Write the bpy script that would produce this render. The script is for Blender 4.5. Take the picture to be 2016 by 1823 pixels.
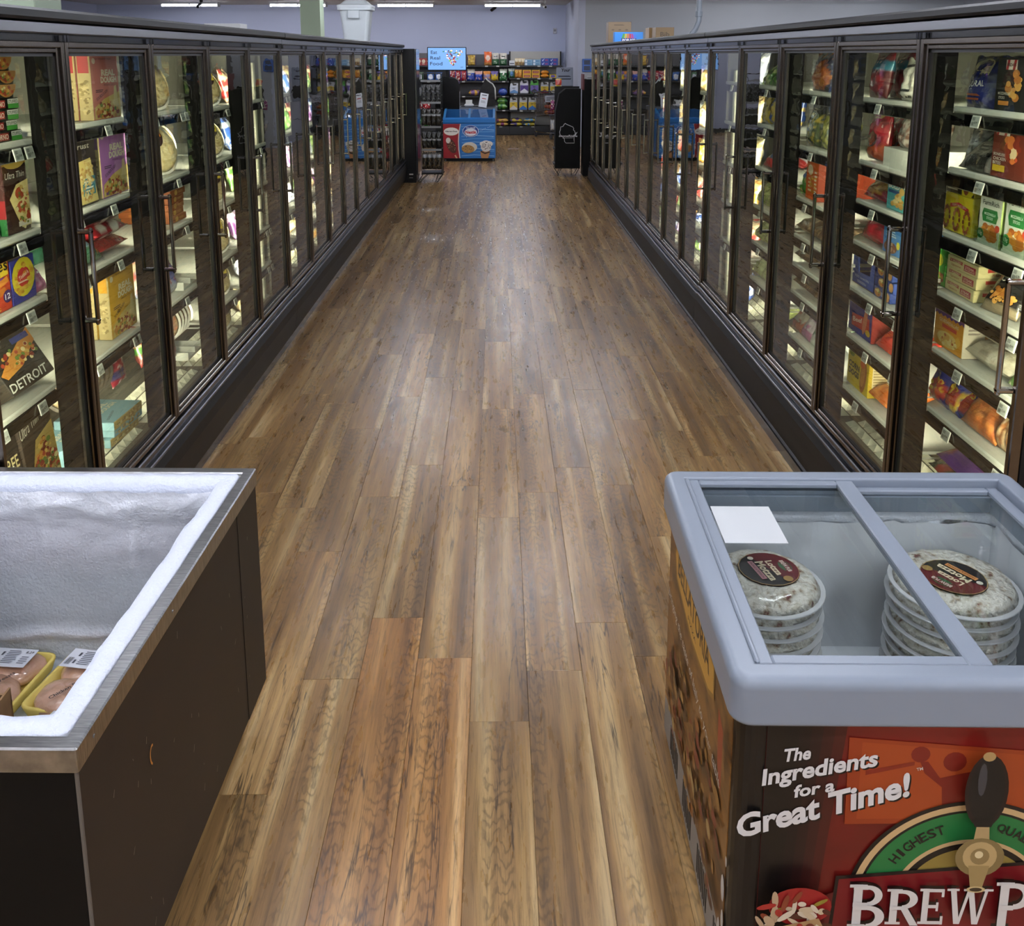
import bpy, math, random
from mathutils import Vector, Matrix, noise
random.seed(11)
SC = bpy.context.scene
COL = SC.collection
for o in list(bpy.data.objects):
    bpy.data.objects.remove(o, do_unlink=True)

# ------------------------------------------------------------------ camera
FPX, CX, CY, CAMZ, HY, VX = 1800.0, 1008.0, 453.0, 1.9, 107.0, 978.0
PITCH = math.atan((CY - HY) / FPX)
YAW = math.atan(((CX - VX) / FPX) / math.sqrt(1 + ((CY - HY) / FPX) ** 2))
cam = bpy.data.cameras.new('camera')
cam.sensor_fit = 'HORIZONTAL'
cam.sensor_width = 36.0
cam.lens = FPX / 2016.0 * 36.0
cam.shift_y = -(1823 / 2.0 - CY) / 2016.0
cam.clip_start = 0.05
camo = bpy.data.objects.new('camera', cam)
camo.location = (0, 0, CAMZ)
camo.rotation_euler = (math.pi / 2 - PITCH, 0, -YAW)
COL.objects.link(camo)
SC.camera = camo

# ------------------------------------------------------------------ world, exposure
W = bpy.data.worlds.new('world')
SC.world = W
W.use_nodes = True
W.node_tree.nodes['Background'].inputs[0].default_value = (0.55, 0.6, 0.7, 1)
W.node_tree.nodes['Background'].inputs[1].default_value = 0.05
SC.view_settings.view_transform = 'Standard'
SC.view_settings.look = 'None'
SC.view_settings.gamma = 1.0
SC.view_settings.use_curve_mapping = False
SC.view_settings.exposure = 0.0
try:
    SC.cycles.max_bounces = 10
    SC.cycles.diffuse_bounces = 4
    SC.cycles.glossy_bounces = 4
    SC.cycles.transparent_max_bounces = 14
    SC.cycles.caustics_reflective = False
    SC.cycles.caustics_refractive = False
    SC.cycles.sample_clamp_indirect = 4.0
except Exception:
    pass
TUBE_POWER = 56.0       # ceiling fluorescent fixtures
LED_POWER = 19.0        # watts of each strip inside the freezer cases

# ------------------------------------------------------------------ colours, materials
def lin(h, a=1.0):
    if not isinstance(h, str):
        return (h[0], h[1], h[2], a)
    h = h.lstrip('#')
    r = []
    for i in (0, 2, 4):
        c = int(h[i:i + 2], 16) / 255.0
        r.append(c / 12.92 if c <= 0.04045 else ((c + 0.055) / 1.055) ** 2.4)
    return (r[0], r[1], r[2], a)

MATS = {}
def M(name, col='#808080', rough=0.5, metal=0.0, spec=0.5, coat=0.0, emit=None, power=0.0, bump=0.0, bscale=40.0):
    if name in MATS:
        return MATS[name]
    m = bpy.data.materials.new(name)
    m.use_nodes = True
    nt = m.node_tree
    b = nt.nodes['Principled BSDF']
    b.inputs['Base Color'].default_value = lin(col)
    b.inputs['Roughness'].default_value = rough
    b.inputs['Metallic'].default_value = metal
    b.inputs['Specular IOR Level'].default_value = spec
    b.inputs['Coat Weight'].default_value = coat
    b.inputs['Coat Roughness'].default_value = 0.08
    if emit:
        b.inputs['Emission Color'].default_value = lin(emit)
        b.inputs['Emission Strength'].default_value = power
    if bump:
        tc = nt.nodes.new('ShaderNodeTexCoord')
        n = nt.nodes.new('ShaderNodeTexNoise')
        n.inputs['Scale'].default_value = bscale
        n.inputs['Detail'].default_value = 4
        bp = nt.nodes.new('ShaderNodeBump')
        bp.inputs['Strength'].default_value = bump
        bp.inputs['Distance'].default_value = 0.01
        nt.links.new(tc.outputs['Object'], n.inputs['Vector'])
        nt.links.new(n.outputs['Fac'], bp.inputs['Height'])
        nt.links.new(bp.outputs['Normal'], b.inputs['Normal'])
    MATS[name] = m
    return m

def noise_mat(name, stops, scale=6.0, detail=5.0, rough=0.5, metal=0.0, stretch=(1, 1, 1), spec=0.5, coat=0.0, bump=0.0, dist=0.0):
    """colour ramp over object-space noise"""
    m = M(name, rough=rough, metal=metal, spec=spec, coat=coat)
    nt = m.node_tree
    b = nt.nodes['Principled BSDF']
    tc = nt.nodes.new('ShaderNodeTexCoord')
    mp = nt.nodes.new('ShaderNodeMapping')
    mp.inputs['Scale'].default_value = stretch
    n = nt.nodes.new('ShaderNodeTexNoise')
    n.inputs['Scale'].default_value = scale
    n.inputs['Detail'].default_value = detail
    n.inputs['Distortion'].default_value = dist
    r = nt.nodes.new('ShaderNodeValToRGB')
    el = r.color_ramp.elements
    while len(el) < len(stops):
        el.new(0.5)
    for e, (p, c) in zip(el, stops):
        e.position = p
        e.color = lin(c)
    nt.links.new(tc.outputs['Object'], mp.inputs['Vector'])
    nt.links.new(mp.outputs['Vector'], n.inputs['Vector'])
    nt.links.new(n.outputs['Fac'], r.inputs['Fac'])
    nt.links.new(r.outputs['Color'], b.inputs['Base Color'])
    if bump:
        bp = nt.nodes.new('ShaderNodeBump')
        bp.inputs['Strength'].default_value = bump
        bp.inputs['Distance'].default_value = 0.01
        nt.links.new(n.outputs['Fac'], bp.inputs['Height'])
        nt.links.new(bp.outputs['Normal'], b.inputs['Normal'])
    return m

def attr_mat(name, rough, coat=0.0, bump=0.0, bscale=60.0, spec=0.5):
    """colour from the printed colour of every face"""
    m = M(name, rough=rough, coat=coat, bump=bump, bscale=bscale, spec=spec)
    nt = m.node_tree
    a = nt.nodes.new('ShaderNodeAttribute')
    a.attribute_name = 'Col'
    nt.links.new(a.outputs['Color'], nt.nodes['Principled BSDF'].inputs['Base Color'])
    return m

PRINT = attr_mat('printed_carton', 0.42)
BAGM = attr_mat('printed_film', 0.24, coat=0.3, bump=0.5, bscale=45.0)
MATTE = attr_mat('matte_colour', 0.7)
WRAPM = attr_mat('wrapped_food', 0.45, coat=0.8, bump=0.6, bscale=55.0)

def glass_mat(name, tint, ior=1.5, gain=1.0, wave=0.0, rough=0.0):
    """thin pane: clear straight through, mirror-like by its Fresnel term, slightly wavy"""
    m = bpy.data.materials.new(name)
    m.use_nodes = True
    nt = m.node_tree
    nt.nodes.clear()
    out = nt.nodes.new('ShaderNodeOutputMaterial')
    mix = nt.nodes.new('ShaderNodeMixShader')
    tr = nt.nodes.new('ShaderNodeBsdfTransparent')
    tr.inputs[0].default_value = lin(tint)
    gl = nt.nodes.new('ShaderNodeBsdfGlossy')
    gl.inputs['Roughness'].default_value = rough
    gl.inputs[0].default_value = (1, 1, 1, 1)
    lw = nt.nodes.new('ShaderNodeFresnel')
    lw.inputs['IOR'].default_value = ior
    geo = nt.nodes.new('ShaderNodeNewGeometry')
    inv = nt.nodes.new('ShaderNodeMath')
    inv.operation = 'SUBTRACT'
    inv.inputs[0].default_value = 1.0
    mul = nt.nodes.new('ShaderNodeMath')
    mul.operation = 'MULTIPLY'
    gn = nt.nodes.new('ShaderNodeMath')
    gn.operation = 'MULTIPLY'
    gn.use_clamp = True
    gn.inputs[1].default_value = gain
    nt.links.new(geo.outputs['Backfacing'], inv.inputs[1])
    nt.links.new(lw.outputs[0], gn.inputs[0])
    nt.links.new(gn.outputs[0], mul.inputs[0])
    nt.links.new(inv.outputs[0], mul.inputs[1])
    nt.links.new(mul.outputs[0], mix.inputs[0])
    nt.links.new(tr.outputs[0], mix.inputs[1])
    nt.links.new(gl.outputs[0], mix.inputs[2])
    nt.links.new(mix.outputs[0], out.inputs[0])
    if wave:
        tc = nt.nodes.new('ShaderNodeTexCoord')
        mp = nt.nodes.new('ShaderNodeMapping')
        mp.inputs['Scale'].default_value = (1.0, 2.2, 6.0)
        n = nt.nodes.new('ShaderNodeTexNoise')
        n.inputs['Scale'].default_value = 2.2
        n.inputs['Detail'].default_value = 2.0
        bp = nt.nodes.new('ShaderNodeBump')
        bp.inputs['Strength'].default_value = wave
        bp.inputs['Distance'].default_value = 0.01
        nt.links.new(tc.outputs['Object'], mp.inputs[0])
        nt.links.new(mp.outputs[0], n.inputs['Vector'])
        nt.links.new(n.outputs['Fac'], bp.inputs['Height'])
        nt.links.new(bp.outputs['Normal'], gl.inputs['Normal'])
    MATS[name] = m
    return m

# ------------------------------------------------------------------ mesh builder
class MB:
    def __init__(s):
        s.v = []; s.f = []; s.c = []; s.m = []
    def add(s, vs, fs, col=None, mi=0, mtx=None):
        k = len(s.v)
        for p in vs:
            if mtx is not None:
                p = mtx @ Vector(p)
            s.v.append((p[0], p[1], p[2]))
        for i, f in enumerate(fs):
            s.f.append(tuple(k + j for j in f))
            c = col[i] if isinstance(col, list) else col
            s.c.append(c)
            s.m.append(mi)
        return s
    def box(s, x0, x1, y0, y1, z0, z1, col=None, mi=0, mtx=None):
        vs = [(x0, y0, z0), (x1, y0, z0), (x1, y1, z0), (x0, y1, z0), (x0, y0, z1), (x1, y0, z1), (x1, y1, z1), (x0, y1, z1)]
        fs = [(0, 3, 2, 1), (4, 5, 6, 7), (0, 1, 5, 4), (1, 2, 6, 5), (2, 3, 7, 6), (3, 0, 4, 7)]
        return s.add(vs, fs, col, mi, mtx)
    def cbox(s, x0, x1, y0, y1, z0, z1, c=0.003, col=None, mi=0, mtx=None):
        """chamfered box; col may be a dict F,B,L,R,T,D"""
        c = min(c, (x1 - x0) * .45, (y1 - y0) * .45, (z1 - z0) * .45)
        X = (x0, x1); Y = (y0, y1); Z = (z0, z1)
        vs = []; idx = {}
        for i in (0, 1):
            for j in (0, 1):
                for k in (0, 1):
                    dx = c if i == 0 else -c; dy = c if j == 0 else -c; dz = c if k == 0 else -c
                    for a in range(3):
                        p = [X[i], Y[j], Z[k]]
                        if a != 0: p[0] += dx
                        if a != 1: p[1] += dy
                        if a != 2: p[2] += dz
                        idx[(i, j, k, a)] = len(vs); vs.append(tuple(p))
        fs = []; nm = []
        def q(l, n): fs.append(tuple(l)); nm.append(n)
        q([idx[(0, 0, 0, 0)], idx[(0, 0, 1, 0)], idx[(0, 1, 1, 0)], idx[(0, 1, 0, 0)]], 'L')
        q([idx[(1, 0, 0, 0)], idx[(1, 1, 0, 0)], idx[(1, 1, 1, 0)], idx[(1, 0, 1, 0)]], 'R')
        q([idx[(0, 0, 0, 1)], idx[(1, 0, 0, 1)], idx[(1, 0, 1, 1)], idx[(0, 0, 1, 1)]], 'F')
        q([idx[(0, 1, 0, 1)], idx[(0, 1, 1, 1)], idx[(1, 1, 1, 1)], idx[(1, 1, 0, 1)]], 'B')
        q([idx[(0, 0, 0, 2)], idx[(0, 1, 0, 2)], idx[(1, 1, 0, 2)], idx[(1, 0, 0, 2)]], 'D')
        q([idx[(0, 0, 1, 2)], idx[(1, 0, 1, 2)], idx[(1, 1, 1, 2)], idx[(0, 1, 1, 2)]], 'T')
        for j in (0, 1):
            for k in (0, 1):
                q([idx[(0, j, k, 1)], idx[(1, j, k, 1)], idx[(1, j, k, 2)], idx[(0, j, k, 2)]], 'F' if j == 0 else 'B')
        for i in (0, 1):
            for k in (0, 1):
                q([idx[(i, 0, k, 0)], idx[(i, 1, k, 0)], idx[(i, 1, k, 2)], idx[(i, 0, k, 2)]], 'L' if i == 0 else 'R')
            for j in (0, 1):
                q([idx[(i, j, 0, 0)], idx[(i, j, 1, 0)], idx[(i, j, 1, 1)], idx[(i, j, 0, 1)]], 'L' if i == 0 else 'R')
        for i in (0, 1):
            for j in (0, 1):
                for k in (0, 1):
                    q([idx[(i, j, k, 0)], idx[(i, j, k, 1)], idx[(i, j, k, 2)]], 'T')
        if isinstance(col, dict):
            d = col.get('*', '#888888')
            cl = [col.get(n, d) for n in nm]
        else:
            cl = col
        return s.add(vs, fs, cl, mi, mtx)
    def tube(s, pts, r, n=8, col=None, mi=0, mtx=None, cap=True):
        P = [Vector(p) for p in pts]
        R = r if isinstance(r, (list, tuple)) else [r] * len(P)
        vs = []; fs = []
        up = None
        for i, p in enumerate(P):
            t = (P[min(i + 1, len(P) - 1)] - P[max(i - 1, 0)]).normalized()
            if up is None:
                a = Vector((0, 0, 1)) if abs(t.z) < .9 else Vector((1, 0, 0))
                up = (a - t * a.dot(t)).normalized()
            else:
                up = (up - t * up.dot(t)).normalized()
            sd = t.cross(up)
            for k in range(n):
                an = 2 * math.pi * k / n
                vs.append(p + (up * math.cos(an) + sd * math.sin(an)) * R[i])
        for i in range(len(P) - 1):
            for k in range(n):
                fs.append((i * n + k, i * n + (k + 1) % n, (i + 1) * n + (k + 1) % n, (i + 1) * n + k))
        if cap:
            fs.append(tuple(range(n - 1, -1, -1)))
            fs.append(tuple((len(P) - 1) * n + k for k in range(n)))
        return s.add(vs, fs, col, mi, mtx)
    def lathe(s, prof, n=24, col=None, mi=0, mtx=None):
        """prof: (r, z) bottom to top round local z"""
        vs = []; fs = []
        for (r, z) in prof:
            for k in range(n):
                a = 2 * math.pi * k / n
                vs.append((r * math.cos(a), r * math.sin(a), z))
        for i in range(len(prof) - 1):
            for k in range(n):
                fs.append((i * n + k, i * n + (k + 1) % n, (i + 1) * n + (k + 1) % n, (i + 1) * n + k))
        fs.append(tuple(range(n - 1, -1, -1)))
        fs.append(tuple((len(prof) - 1) * n + k for k in range(n)))
        return s.add(vs, fs, col, mi, mtx)
    def prism(s, poly, a0, a1, axis='y', col=None, mi=0, mtx=None):
        """extrude a 2D polygon; axis y: poly is (x,z); x: poly is (y,z); z: poly is (x,y)"""
        def P(p, a):
            if axis == 'y': return (p[0], a, p[1])
            if axis == 'x': return (a, p[0], p[1])
            return (p[0], p[1], a)
        n = len(poly)
        vs = [P(p, a0) for p in poly] + [P(p, a1) for p in poly]
        fs = [tuple(range(n)), tuple(range(2 * n - 1, n - 1, -1))]
        for i in range(n):
            j = (i + 1) % n
            fs.append((i, i + n, j + n, j))
        return s.add(vs, fs, col, mi, mtx)
    def build(s, name, mats, parent=None, smooth=False, loc=None, mtx=None, me_only=False):
        me = bpy.data.meshes.new(name)
        me.from_pydata(s.v, [], s.f)
        if not isinstance(mats, (list, tuple)):
            mats = [mats]
        for m in mats:
            me.materials.append(m)
        if len(mats) > 1:
            me.polygons.foreach_set('material_index', s.m)
        if any(c is not None for c in s.c):
            at = me.color_attributes.new('Col', 'FLOAT_COLOR', 'CORNER')
            buf = []
            cache = {}
            for f, c in zip(s.f, s.c):
                if c is None: c = '#808080'
                if isinstance(c, tuple) and len(c) == len(f) and isinstance(c[0], tuple):
                    for q in c: buf.extend((q[0], q[1], q[2], 1.0))
                    continue
                if isinstance(c, str):
                    if c not in cache: cache[c] = lin(c)
                    q = cache[c]
                else:
                    q = (c[0], c[1], c[2], 1.0)
                buf.extend(tuple(q) * len(f))
            at.data.foreach_set('color', buf)
        if smooth:
            me.polygons.foreach_set('use_smooth', [True] * len(me.polygons))
        me.update()
        if me_only:
            return me
        return link(name, me, parent, loc, mtx)

def fixn(me):
    """make normals point outwards"""
    import bmesh
    bm = bmesh.new(); bm.from_mesh(me)
    bmesh.ops.recalc_face_normals(bm, faces=bm.faces)
    bm.to_mesh(me); bm.free()

def link(name, me, parent=None, loc=None, mtx=None):
    o = bpy.data.objects.new(name, me)
    COL.objects.link(o)
    if parent is not None:
        o.parent = parent
    if mtx is not None:
        o.matrix_local = mtx
    elif loc is not None:
        o.location = loc
    return o
def empty(name, loc=(0, 0, 0), rz=0.0):
    o = bpy.data.objects.new(name, None)
    o.empty_display_size = 0.1
    COL.objects.link(o)
    o.location = loc
    o.rotation_euler = (0, 0, rz)
    return o
def tag(o, label, cat, group=None):
    o['label'] = label
    o['category'] = cat
    if group: o['group'] = group
    return o
def struct(o):
    o['kind'] = 'structure'
    return o
def copy_tree(o, parent=None):
    c = o.copy()
    COL.objects.link(c)
    c.parent = parent
    for ch in list(o.children):
        copy_tree(ch, c)
    return c

# ------------------------------------------------------------------ lettering and printed art
TXT = {}
def text2d(s, bold=0.0, res=2):
    key = (s, bold, res)
    if key in TXT: return TXT[key]
    cu = bpy.data.curves.new('lettering', 'FONT')
    cu.body = s
    cu.resolution_u = res
    cu.offset = bold
    ob = bpy.data.objects.new('lettering', cu)
    COL.objects.link(ob)
    bpy.context.view_layer.update()
    dg = bpy.context.evaluated_depsgraph_get()
    ev = ob.evaluated_get(dg)
    me = ev.to_mesh()
    vs = [(v.co.x, v.co.y) for v in me.vertices]
    fs = [tuple(p.vertices) for p in me.polygons]
    ev.to_mesh_clear()
    bpy.data.objects.remove(ob, do_unlink=True)
    bpy.data.curves.remove(cu)
    if not vs:
        vs = [(0, 0), (1, 0), (1, 1)]; fs = [(0, 1, 2)]
    xs = [v[0] for v in vs]; ys = [v[1] for v in vs]
    TXT[key] = (vs, fs, (min(xs), max(xs), min(ys), max(ys)))
    return TXT[key]

def ellipse(cx, cy, rx, ry, n=18, a0=0, a1=360, rot=0):
    r = []
    full = abs(a1 - a0) >= 359.9
    c, s_ = math.cos(math.radians(rot)), math.sin(math.radians(rot))
    for i in range(n if full else n + 1):
        a = math.radians(a0 + (a1 - a0) * i / n)
        x, y = rx * math.cos(a), ry * math.sin(a)
        r.append((cx + x * c - y * s_, cy + x * s_ + y * c))
    return r
PLAIN = {'RED', 'TONY', 'BEST', 'VEG', 'HOT', 'NOODLES', 'Rolls', 'SELF CHECKOUT', 'CARD ONLY', 'SIRLOIN', 'CRISPY', 'super', 'TEXAN', 'CATTLE', 'STRIPS', 'Fries', 'Pizza', 'SANDRAS', 'UNCURED', 'RISING CRUST', 'PUB', 'Dough', 'all dark', 'Prest', 'Stella', 'CASTELLITELLI', 'Meaty'}
def art(mb, ops, w, h, mp, step=0.00022):
    """ops in face fractions (0..1, 0..1); mp(x, z, lift) gives the surface point (x from the face centre)"""
    k = 0
    for op in ops:
        k += 1
        t = op[0]
        lift = 0.0005 + k * step
        def put(poly, col):
            vs = [mp((x - .5) * w, y * h, lift) for x, y in poly]
            mb.add(vs, [tuple(range(len(vs)))], col)
        if t == 'r':
            _, x0, y0, x1, y1, col = op
            put([(x0, y0), (x1, y0), (x1, y1), (x0, y1)], col)
        elif t == 'e':
            _, x, y, rx, ry, col = op[:6]
            put(ellipse(x, y, rx, ry, 18), col)
        elif t == 'p':
            put(op[1], op[2])
        elif t == 't':
            _, x, y, tw, s, col = op[:6]
            o = op[6] if len(op) > 6 else {}
            if s in PLAIN:      # print too small to read in the photograph
                put([(x - tw / 2, y - .03), (x + tw / 2, y - .03), (x + tw / 2, y + .03), (x - tw / 2, y + .03)], col)
                continue
            vs, fs, (a, b, c, d) = text2d(s, o.get('bold', 0.012), o.get('res', 2))
            sc = tw * w / max(b - a, 1e-3)
            sy = sc
            if 'ht' in o: sy = o['ht'] * h / max(d - c, 1e-3)
            rot = math.radians(o.get('rot', 0)); sh = o.get('shear', 0.0)
            cr, sr = math.cos(rot), math.sin(rot)
            out = []
            for p in vs:
                px = (p[0] - (a + b) / 2) * sc; py = (p[1] - (c + d) / 2) * sy
                px += py * sh
                out.append(mp((x - .5) * w + px * cr - py * sr, y * h + px * sr + py * cr, lift))
            mb.add(out, fs, col)
        elif t == 'f':      # scattered printed food
            _, x, y, rx, ry, n, sz, cols = op[:8]
            rr = random.Random(int(x * 977 + y * 613 + n))
            for i in range(n):
                a = rr.uniform(0, 6.283); q = math.sqrt(rr.random())
                px, py = x + rx * q * math.cos(a), y + ry * q * math.sin(a)
                s1 = sz * rr.uniform(.6, 1.25)
                vs = [mp((px - .5) * w + s1 * math.cos(b) * (1 + .25 * rr.random()), py * h + s1 * .75 * math.sin(b), lift + i * 0.00002)
                      for b in [j * 6.283 / 8 for j in range(8)]]
                mb.add(vs, [tuple(range(8))], rr.choice(cols))
        elif t == 'b':      # lines of small print
            _, x0, y0, x1, y1, n, col = op
            rr = random.Random(n + int(x0 * 100))
            for i in range(n):
                ya = y0 + (y1 - y0) * (i + .2) / n; yb = y0 + (y1 - y0) * (i + .7) / n
                put([(x0, ya), (x0 + (x1 - x0) * rr.uniform(.7, 1), ya), (x0 + (x1 - x0) * rr.uniform(.7, 1), yb), (x0, yb)], col)
        elif t == 'c':      # barcode
            _, x0, y0, x1, y1, n, col = op
            for i in range(n):
                xa = x0 + (x1 - x0) * i / n
                put([(xa, y0), (xa + (x1 - x0) / n * (.35 + .3 * (i % 3) / 2), y0), (xa + (x1 - x0) / n * (.35 + .3 * (i % 3) / 2), y1), (xa, y1)], col)
# ------------------------------------------------------------------ room materials
def wood_floor():
    m = bpy.data.materials.new('oak_plank')
    m.use_nodes = True
    nt = m.node_tree
    b = nt.nodes['Principled BSDF']
    N = nt.nodes.new
    L = nt.links.new
    tc = N('ShaderNodeTexCoord'); oi = N('ShaderNodeObjectInfo')
    at = N('ShaderNodeAttribute'); at.attribute_name = 'prand'
    rs = N('ShaderNodeMath'); rs.operation = 'ADD'
    L(oi.outputs['Random'], rs.inputs[0]); L(at.outputs['Fac'], rs.inputs[1])
    cb = N('ShaderNodeCombineXYZ')
    for i, k in enumerate((37.0, 91.0, 53.0)):
        q = N('ShaderNodeMath'); q.operation = 'MULTIPLY'; q.inputs[1].default_value = k
        L(rs.outputs[0], q.inputs[0]); L(q.outputs[0], cb.inputs[i])
    ad = N('ShaderNodeVectorMath'); ad.operation = 'ADD'
    L(tc.outputs['Object'], ad.inputs[0]); L(cb.outputs[0], ad.inputs[1])
    def nz(sc, detail=3, dist=0.0, scale=1.0, rough=.55):
        mp = N('ShaderNodeMapping'); mp.inputs['Scale'].default_value = sc
        n = N('ShaderNodeTexNoise'); n.inputs['Scale'].default_value = scale
        n.inputs['Detail'].default_value = detail; n.inputs['Distortion'].default_value = dist
        n.inputs['Roughness'].default_value = rough
        L(ad.outputs[0], mp.inputs[0]); L(mp.outputs[0], n.inputs['Vector'])
        return n.outputs['Fac']
    def ramp(src, stops):
        r = N('ShaderNodeValToRGB')
        el = r.color_ramp.elements
        while len(el) < len(stops): el.new(.5)
        for e, (p, c) in zip(el, stops):
            e.position = p; e.color = lin(c) if isinstance(c, str) else (c, c, c, 1)
        L(src, r.inputs[0])
        return r.outputs[0]
    def mixc(kind, a, bb, fac):
        x = N('ShaderNodeMix'); x.data_type = 'RGBA'; x.blend_type = kind
        if isinstance(fac, float): x.inputs[0].default_value = fac
        else: L(fac, x.inputs[0])
        L(a, x.inputs[6]); L(bb, x.inputs[7])
        return x.outputs[2]
    strips = nz((17, .55, 1), 2, .35, rough=.4)
    base = ramp(strips, [(.30, '#6a4f2f'), (.43, '#8b6a42'), (.52, '#9b794b'), (.60, '#af8f60'), (.72, '#c8ae80')])
    grain = nz((95, 4.2, 1), 7, .9, rough=.75)
    g2 = ramp(grain, [(.30, .42), (.5, 1.0), (.72, 1.3)])
    c = mixc('MULTIPLY', base, g2, 1.0)
    # flame figure
    wv = N('ShaderNodeTexWave'); wv.bands_direction = 'Y'
    wv.inputs['Scale'].default_value = 12.0; wv.inputs['Distortion'].default_value = 14.0
    wv.inputs['Detail'].default_value = 3.0; wv.inputs['Detail Scale'].default_value = 1.6
    mpw = N('ShaderNodeMapping'); mpw.inputs['Scale'].default_value = (1.6, .5, 1)
    L(ad.outputs[0], mpw.inputs[0]); L(mpw.outputs[0], wv.inputs['Vector'])
    wr = ramp(wv.outputs['Color'], [(.0, .62), (.35, 1.0), (1.0, 1.08)])
    fl = ramp(nz((13, .5, 1), 1, .2), [(.50, 0.0), (.58, .95)])
    c = mixc('MULTIPLY', c, wr, fl)
    # dark splits
    cr = nz((21, 1.3, 1), 5, .5)
    crk = ramp(cr, [(.482, 0.0), (.4955, 1.0), (.503, 1.0), (.517, 0.0)])
    cm = ramp(nz((7, 1.1, 1), 2), [(.47, 0.0), (.58, .85)])
    mm = N('ShaderNodeMath'); mm.operation = 'MULTIPLY'
    L(crk, mm.inputs[0]); L(cm, mm.inputs[1])
    dark = N('ShaderNodeRGB'); dark.outputs[0].default_value = lin('#33261a')
    c = mixc('MIX', c, dark.outputs[0], mm.outputs[0])
    # knots
    vo = N('ShaderNodeTexVoronoi'); vo.inputs['Scale'].default_value = 1.0
    mv = N('ShaderNodeMapping'); mv.inputs['Scale'].default_value = (3.4, .85, 1)
    L(ad.outputs[0], mv.inputs[0]); L(mv.outputs[0], vo.inputs['Vector'])
    kn = ramp(vo.outputs['Distance'], [(.0, .5), (.035, .3), (.10, 0.0)])
    c = mixc('MIX', c, dark.outputs[0], kn)
    # blotches, plank tone and plank tint
    bl = ramp(nz((3, 1.2, 1), 3), [(.3, .78), (.7, 1.15)])
    c = mixc('MULTIPLY', c, bl, .7)
    tone = ramp(rs.outputs[0], [(.0, .92), (.5, 1.0), (1.0, 1.07)])
    c = mixc('MULTIPLY', c, tone, 1.0)
    c = mixc('MULTIPLY', c, oi.outputs['Color'], 1.0)
    L(c, b.inputs['Base Color'])
    rr = ramp(nz((40, 6, 1), 4), [(.3, .25), (.75, .36)])
    L(rr, b.inputs['Roughness'])
    b.inputs['Specular IOR Level'].default_value = .55
    MATS['oak_plank'] = m
    return m
OAK = wood_floor()
WALLM = M('lavender_paint', '#aab0c6', .75, bump=.06, bscale=30)
GREYW = M('grey_paint', '#a3a7ac', .75, bump=.06, bscale=30)
PALEW = M('pale_paint', '#b4bacb', .75)
GREENP = M('pale_green_paint', '#a3b39b', .7)
CEILM = noise_mat('ceiling_tile', [(.3, '#b9b6b0'), (.7, '#cbc8c2')], scale=40, rough=.9)
BLACK = M('black_powder_coat', '#060607', .5, spec=.3)
BLACKG = M('black_gloss', '#060607', .16)
DARKM = M('dark_anodised', '#4b4641', .2, metal=1.0)
CHROME = M('chrome', '#b9b9bd', .1, metal=1.0)
STEEL = noise_mat('brushed_steel', [(.3, '#8b8d8f'), (.7, '#b5b6b8')], scale=30, rough=.28, metal=1.0, stretch=(1, 14, 1))
WHITEP = M('white_plastic', '#d9d8d2', .4)
LINER = M('freezer_liner', '#6f6e66', .6)
MULL = M('mullion_black', '#050505', .8, spec=.15)
WALL_Y, CEIL, JOGX, JOGY = 22.5, 3.06, 1.66, 19.0

# ------------------------------------------------------------------ floor of planks
PW, PL = 0.1735, 1.19
fl = struct(MB().box(-9.5, 9.5, -6, WALL_Y + .3, -.12, -.004).build('floor', M('floor_screed', '#2b2118', .9)))
pm = MB().cbox(-PW / 2 + .0003, PW / 2 - .0003, -PL / 2 + .0004, PL / 2 - .0004, -.006, 0.0, c=.0007)
plank_me = pm.build('plank', OAK, me_only=True)
KNOWN = {0: 2.336, 1: 2.556, -1: 2.623, -2: 2.838, 2: 2.80, -3: 2.527, -4: 3.27, 3: 2.62}
rest = MB(); rest_r = []
rp = random.Random(5)
for k in range(-34, 36):
    xa = .088 + (k - 1) * PW
    xc = xa + PW / 2
    seam = KNOWN.get(k, rp.uniform(0, PL))
    y = seam - PL * (math.ceil((seam + 3) / PL))
    while y < WALL_Y:
        yc = y + PL / 2
        if xa > -1.48 and xa + PW < 1.5 and yc > .9:
            p = link('plank', plank_me, fl, (xc, yc, 0))
            t = rp.uniform(-.06, .06); g = rp.uniform(-.03, .03)
            p.color = (1 + t + g, 1 + t, 1 + t - g, 1)
            if k in (-1, -2) and abs(y + PL - KNOWN[k]) < .02:
                p.color = (1.09, .95, .86, 1)
        elif (yc > 12.5 and abs(xc) < 6) or (yc < 3.4 and abs(xc) < 5):
            rest.box(xa + .0004, xa + PW - .0004, y + .0005, y + PL - .0005, -.006, 0)
            rest_r += [rp.random()] * 6
        y += PL
fr = rest.build('planks', OAK, fl)
fr['kind'] = 'stuff'
a = fr.data.attributes.new('prand', 'FLOAT', 'FACE')
a.data.foreach_set('value', rest_r)

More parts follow.
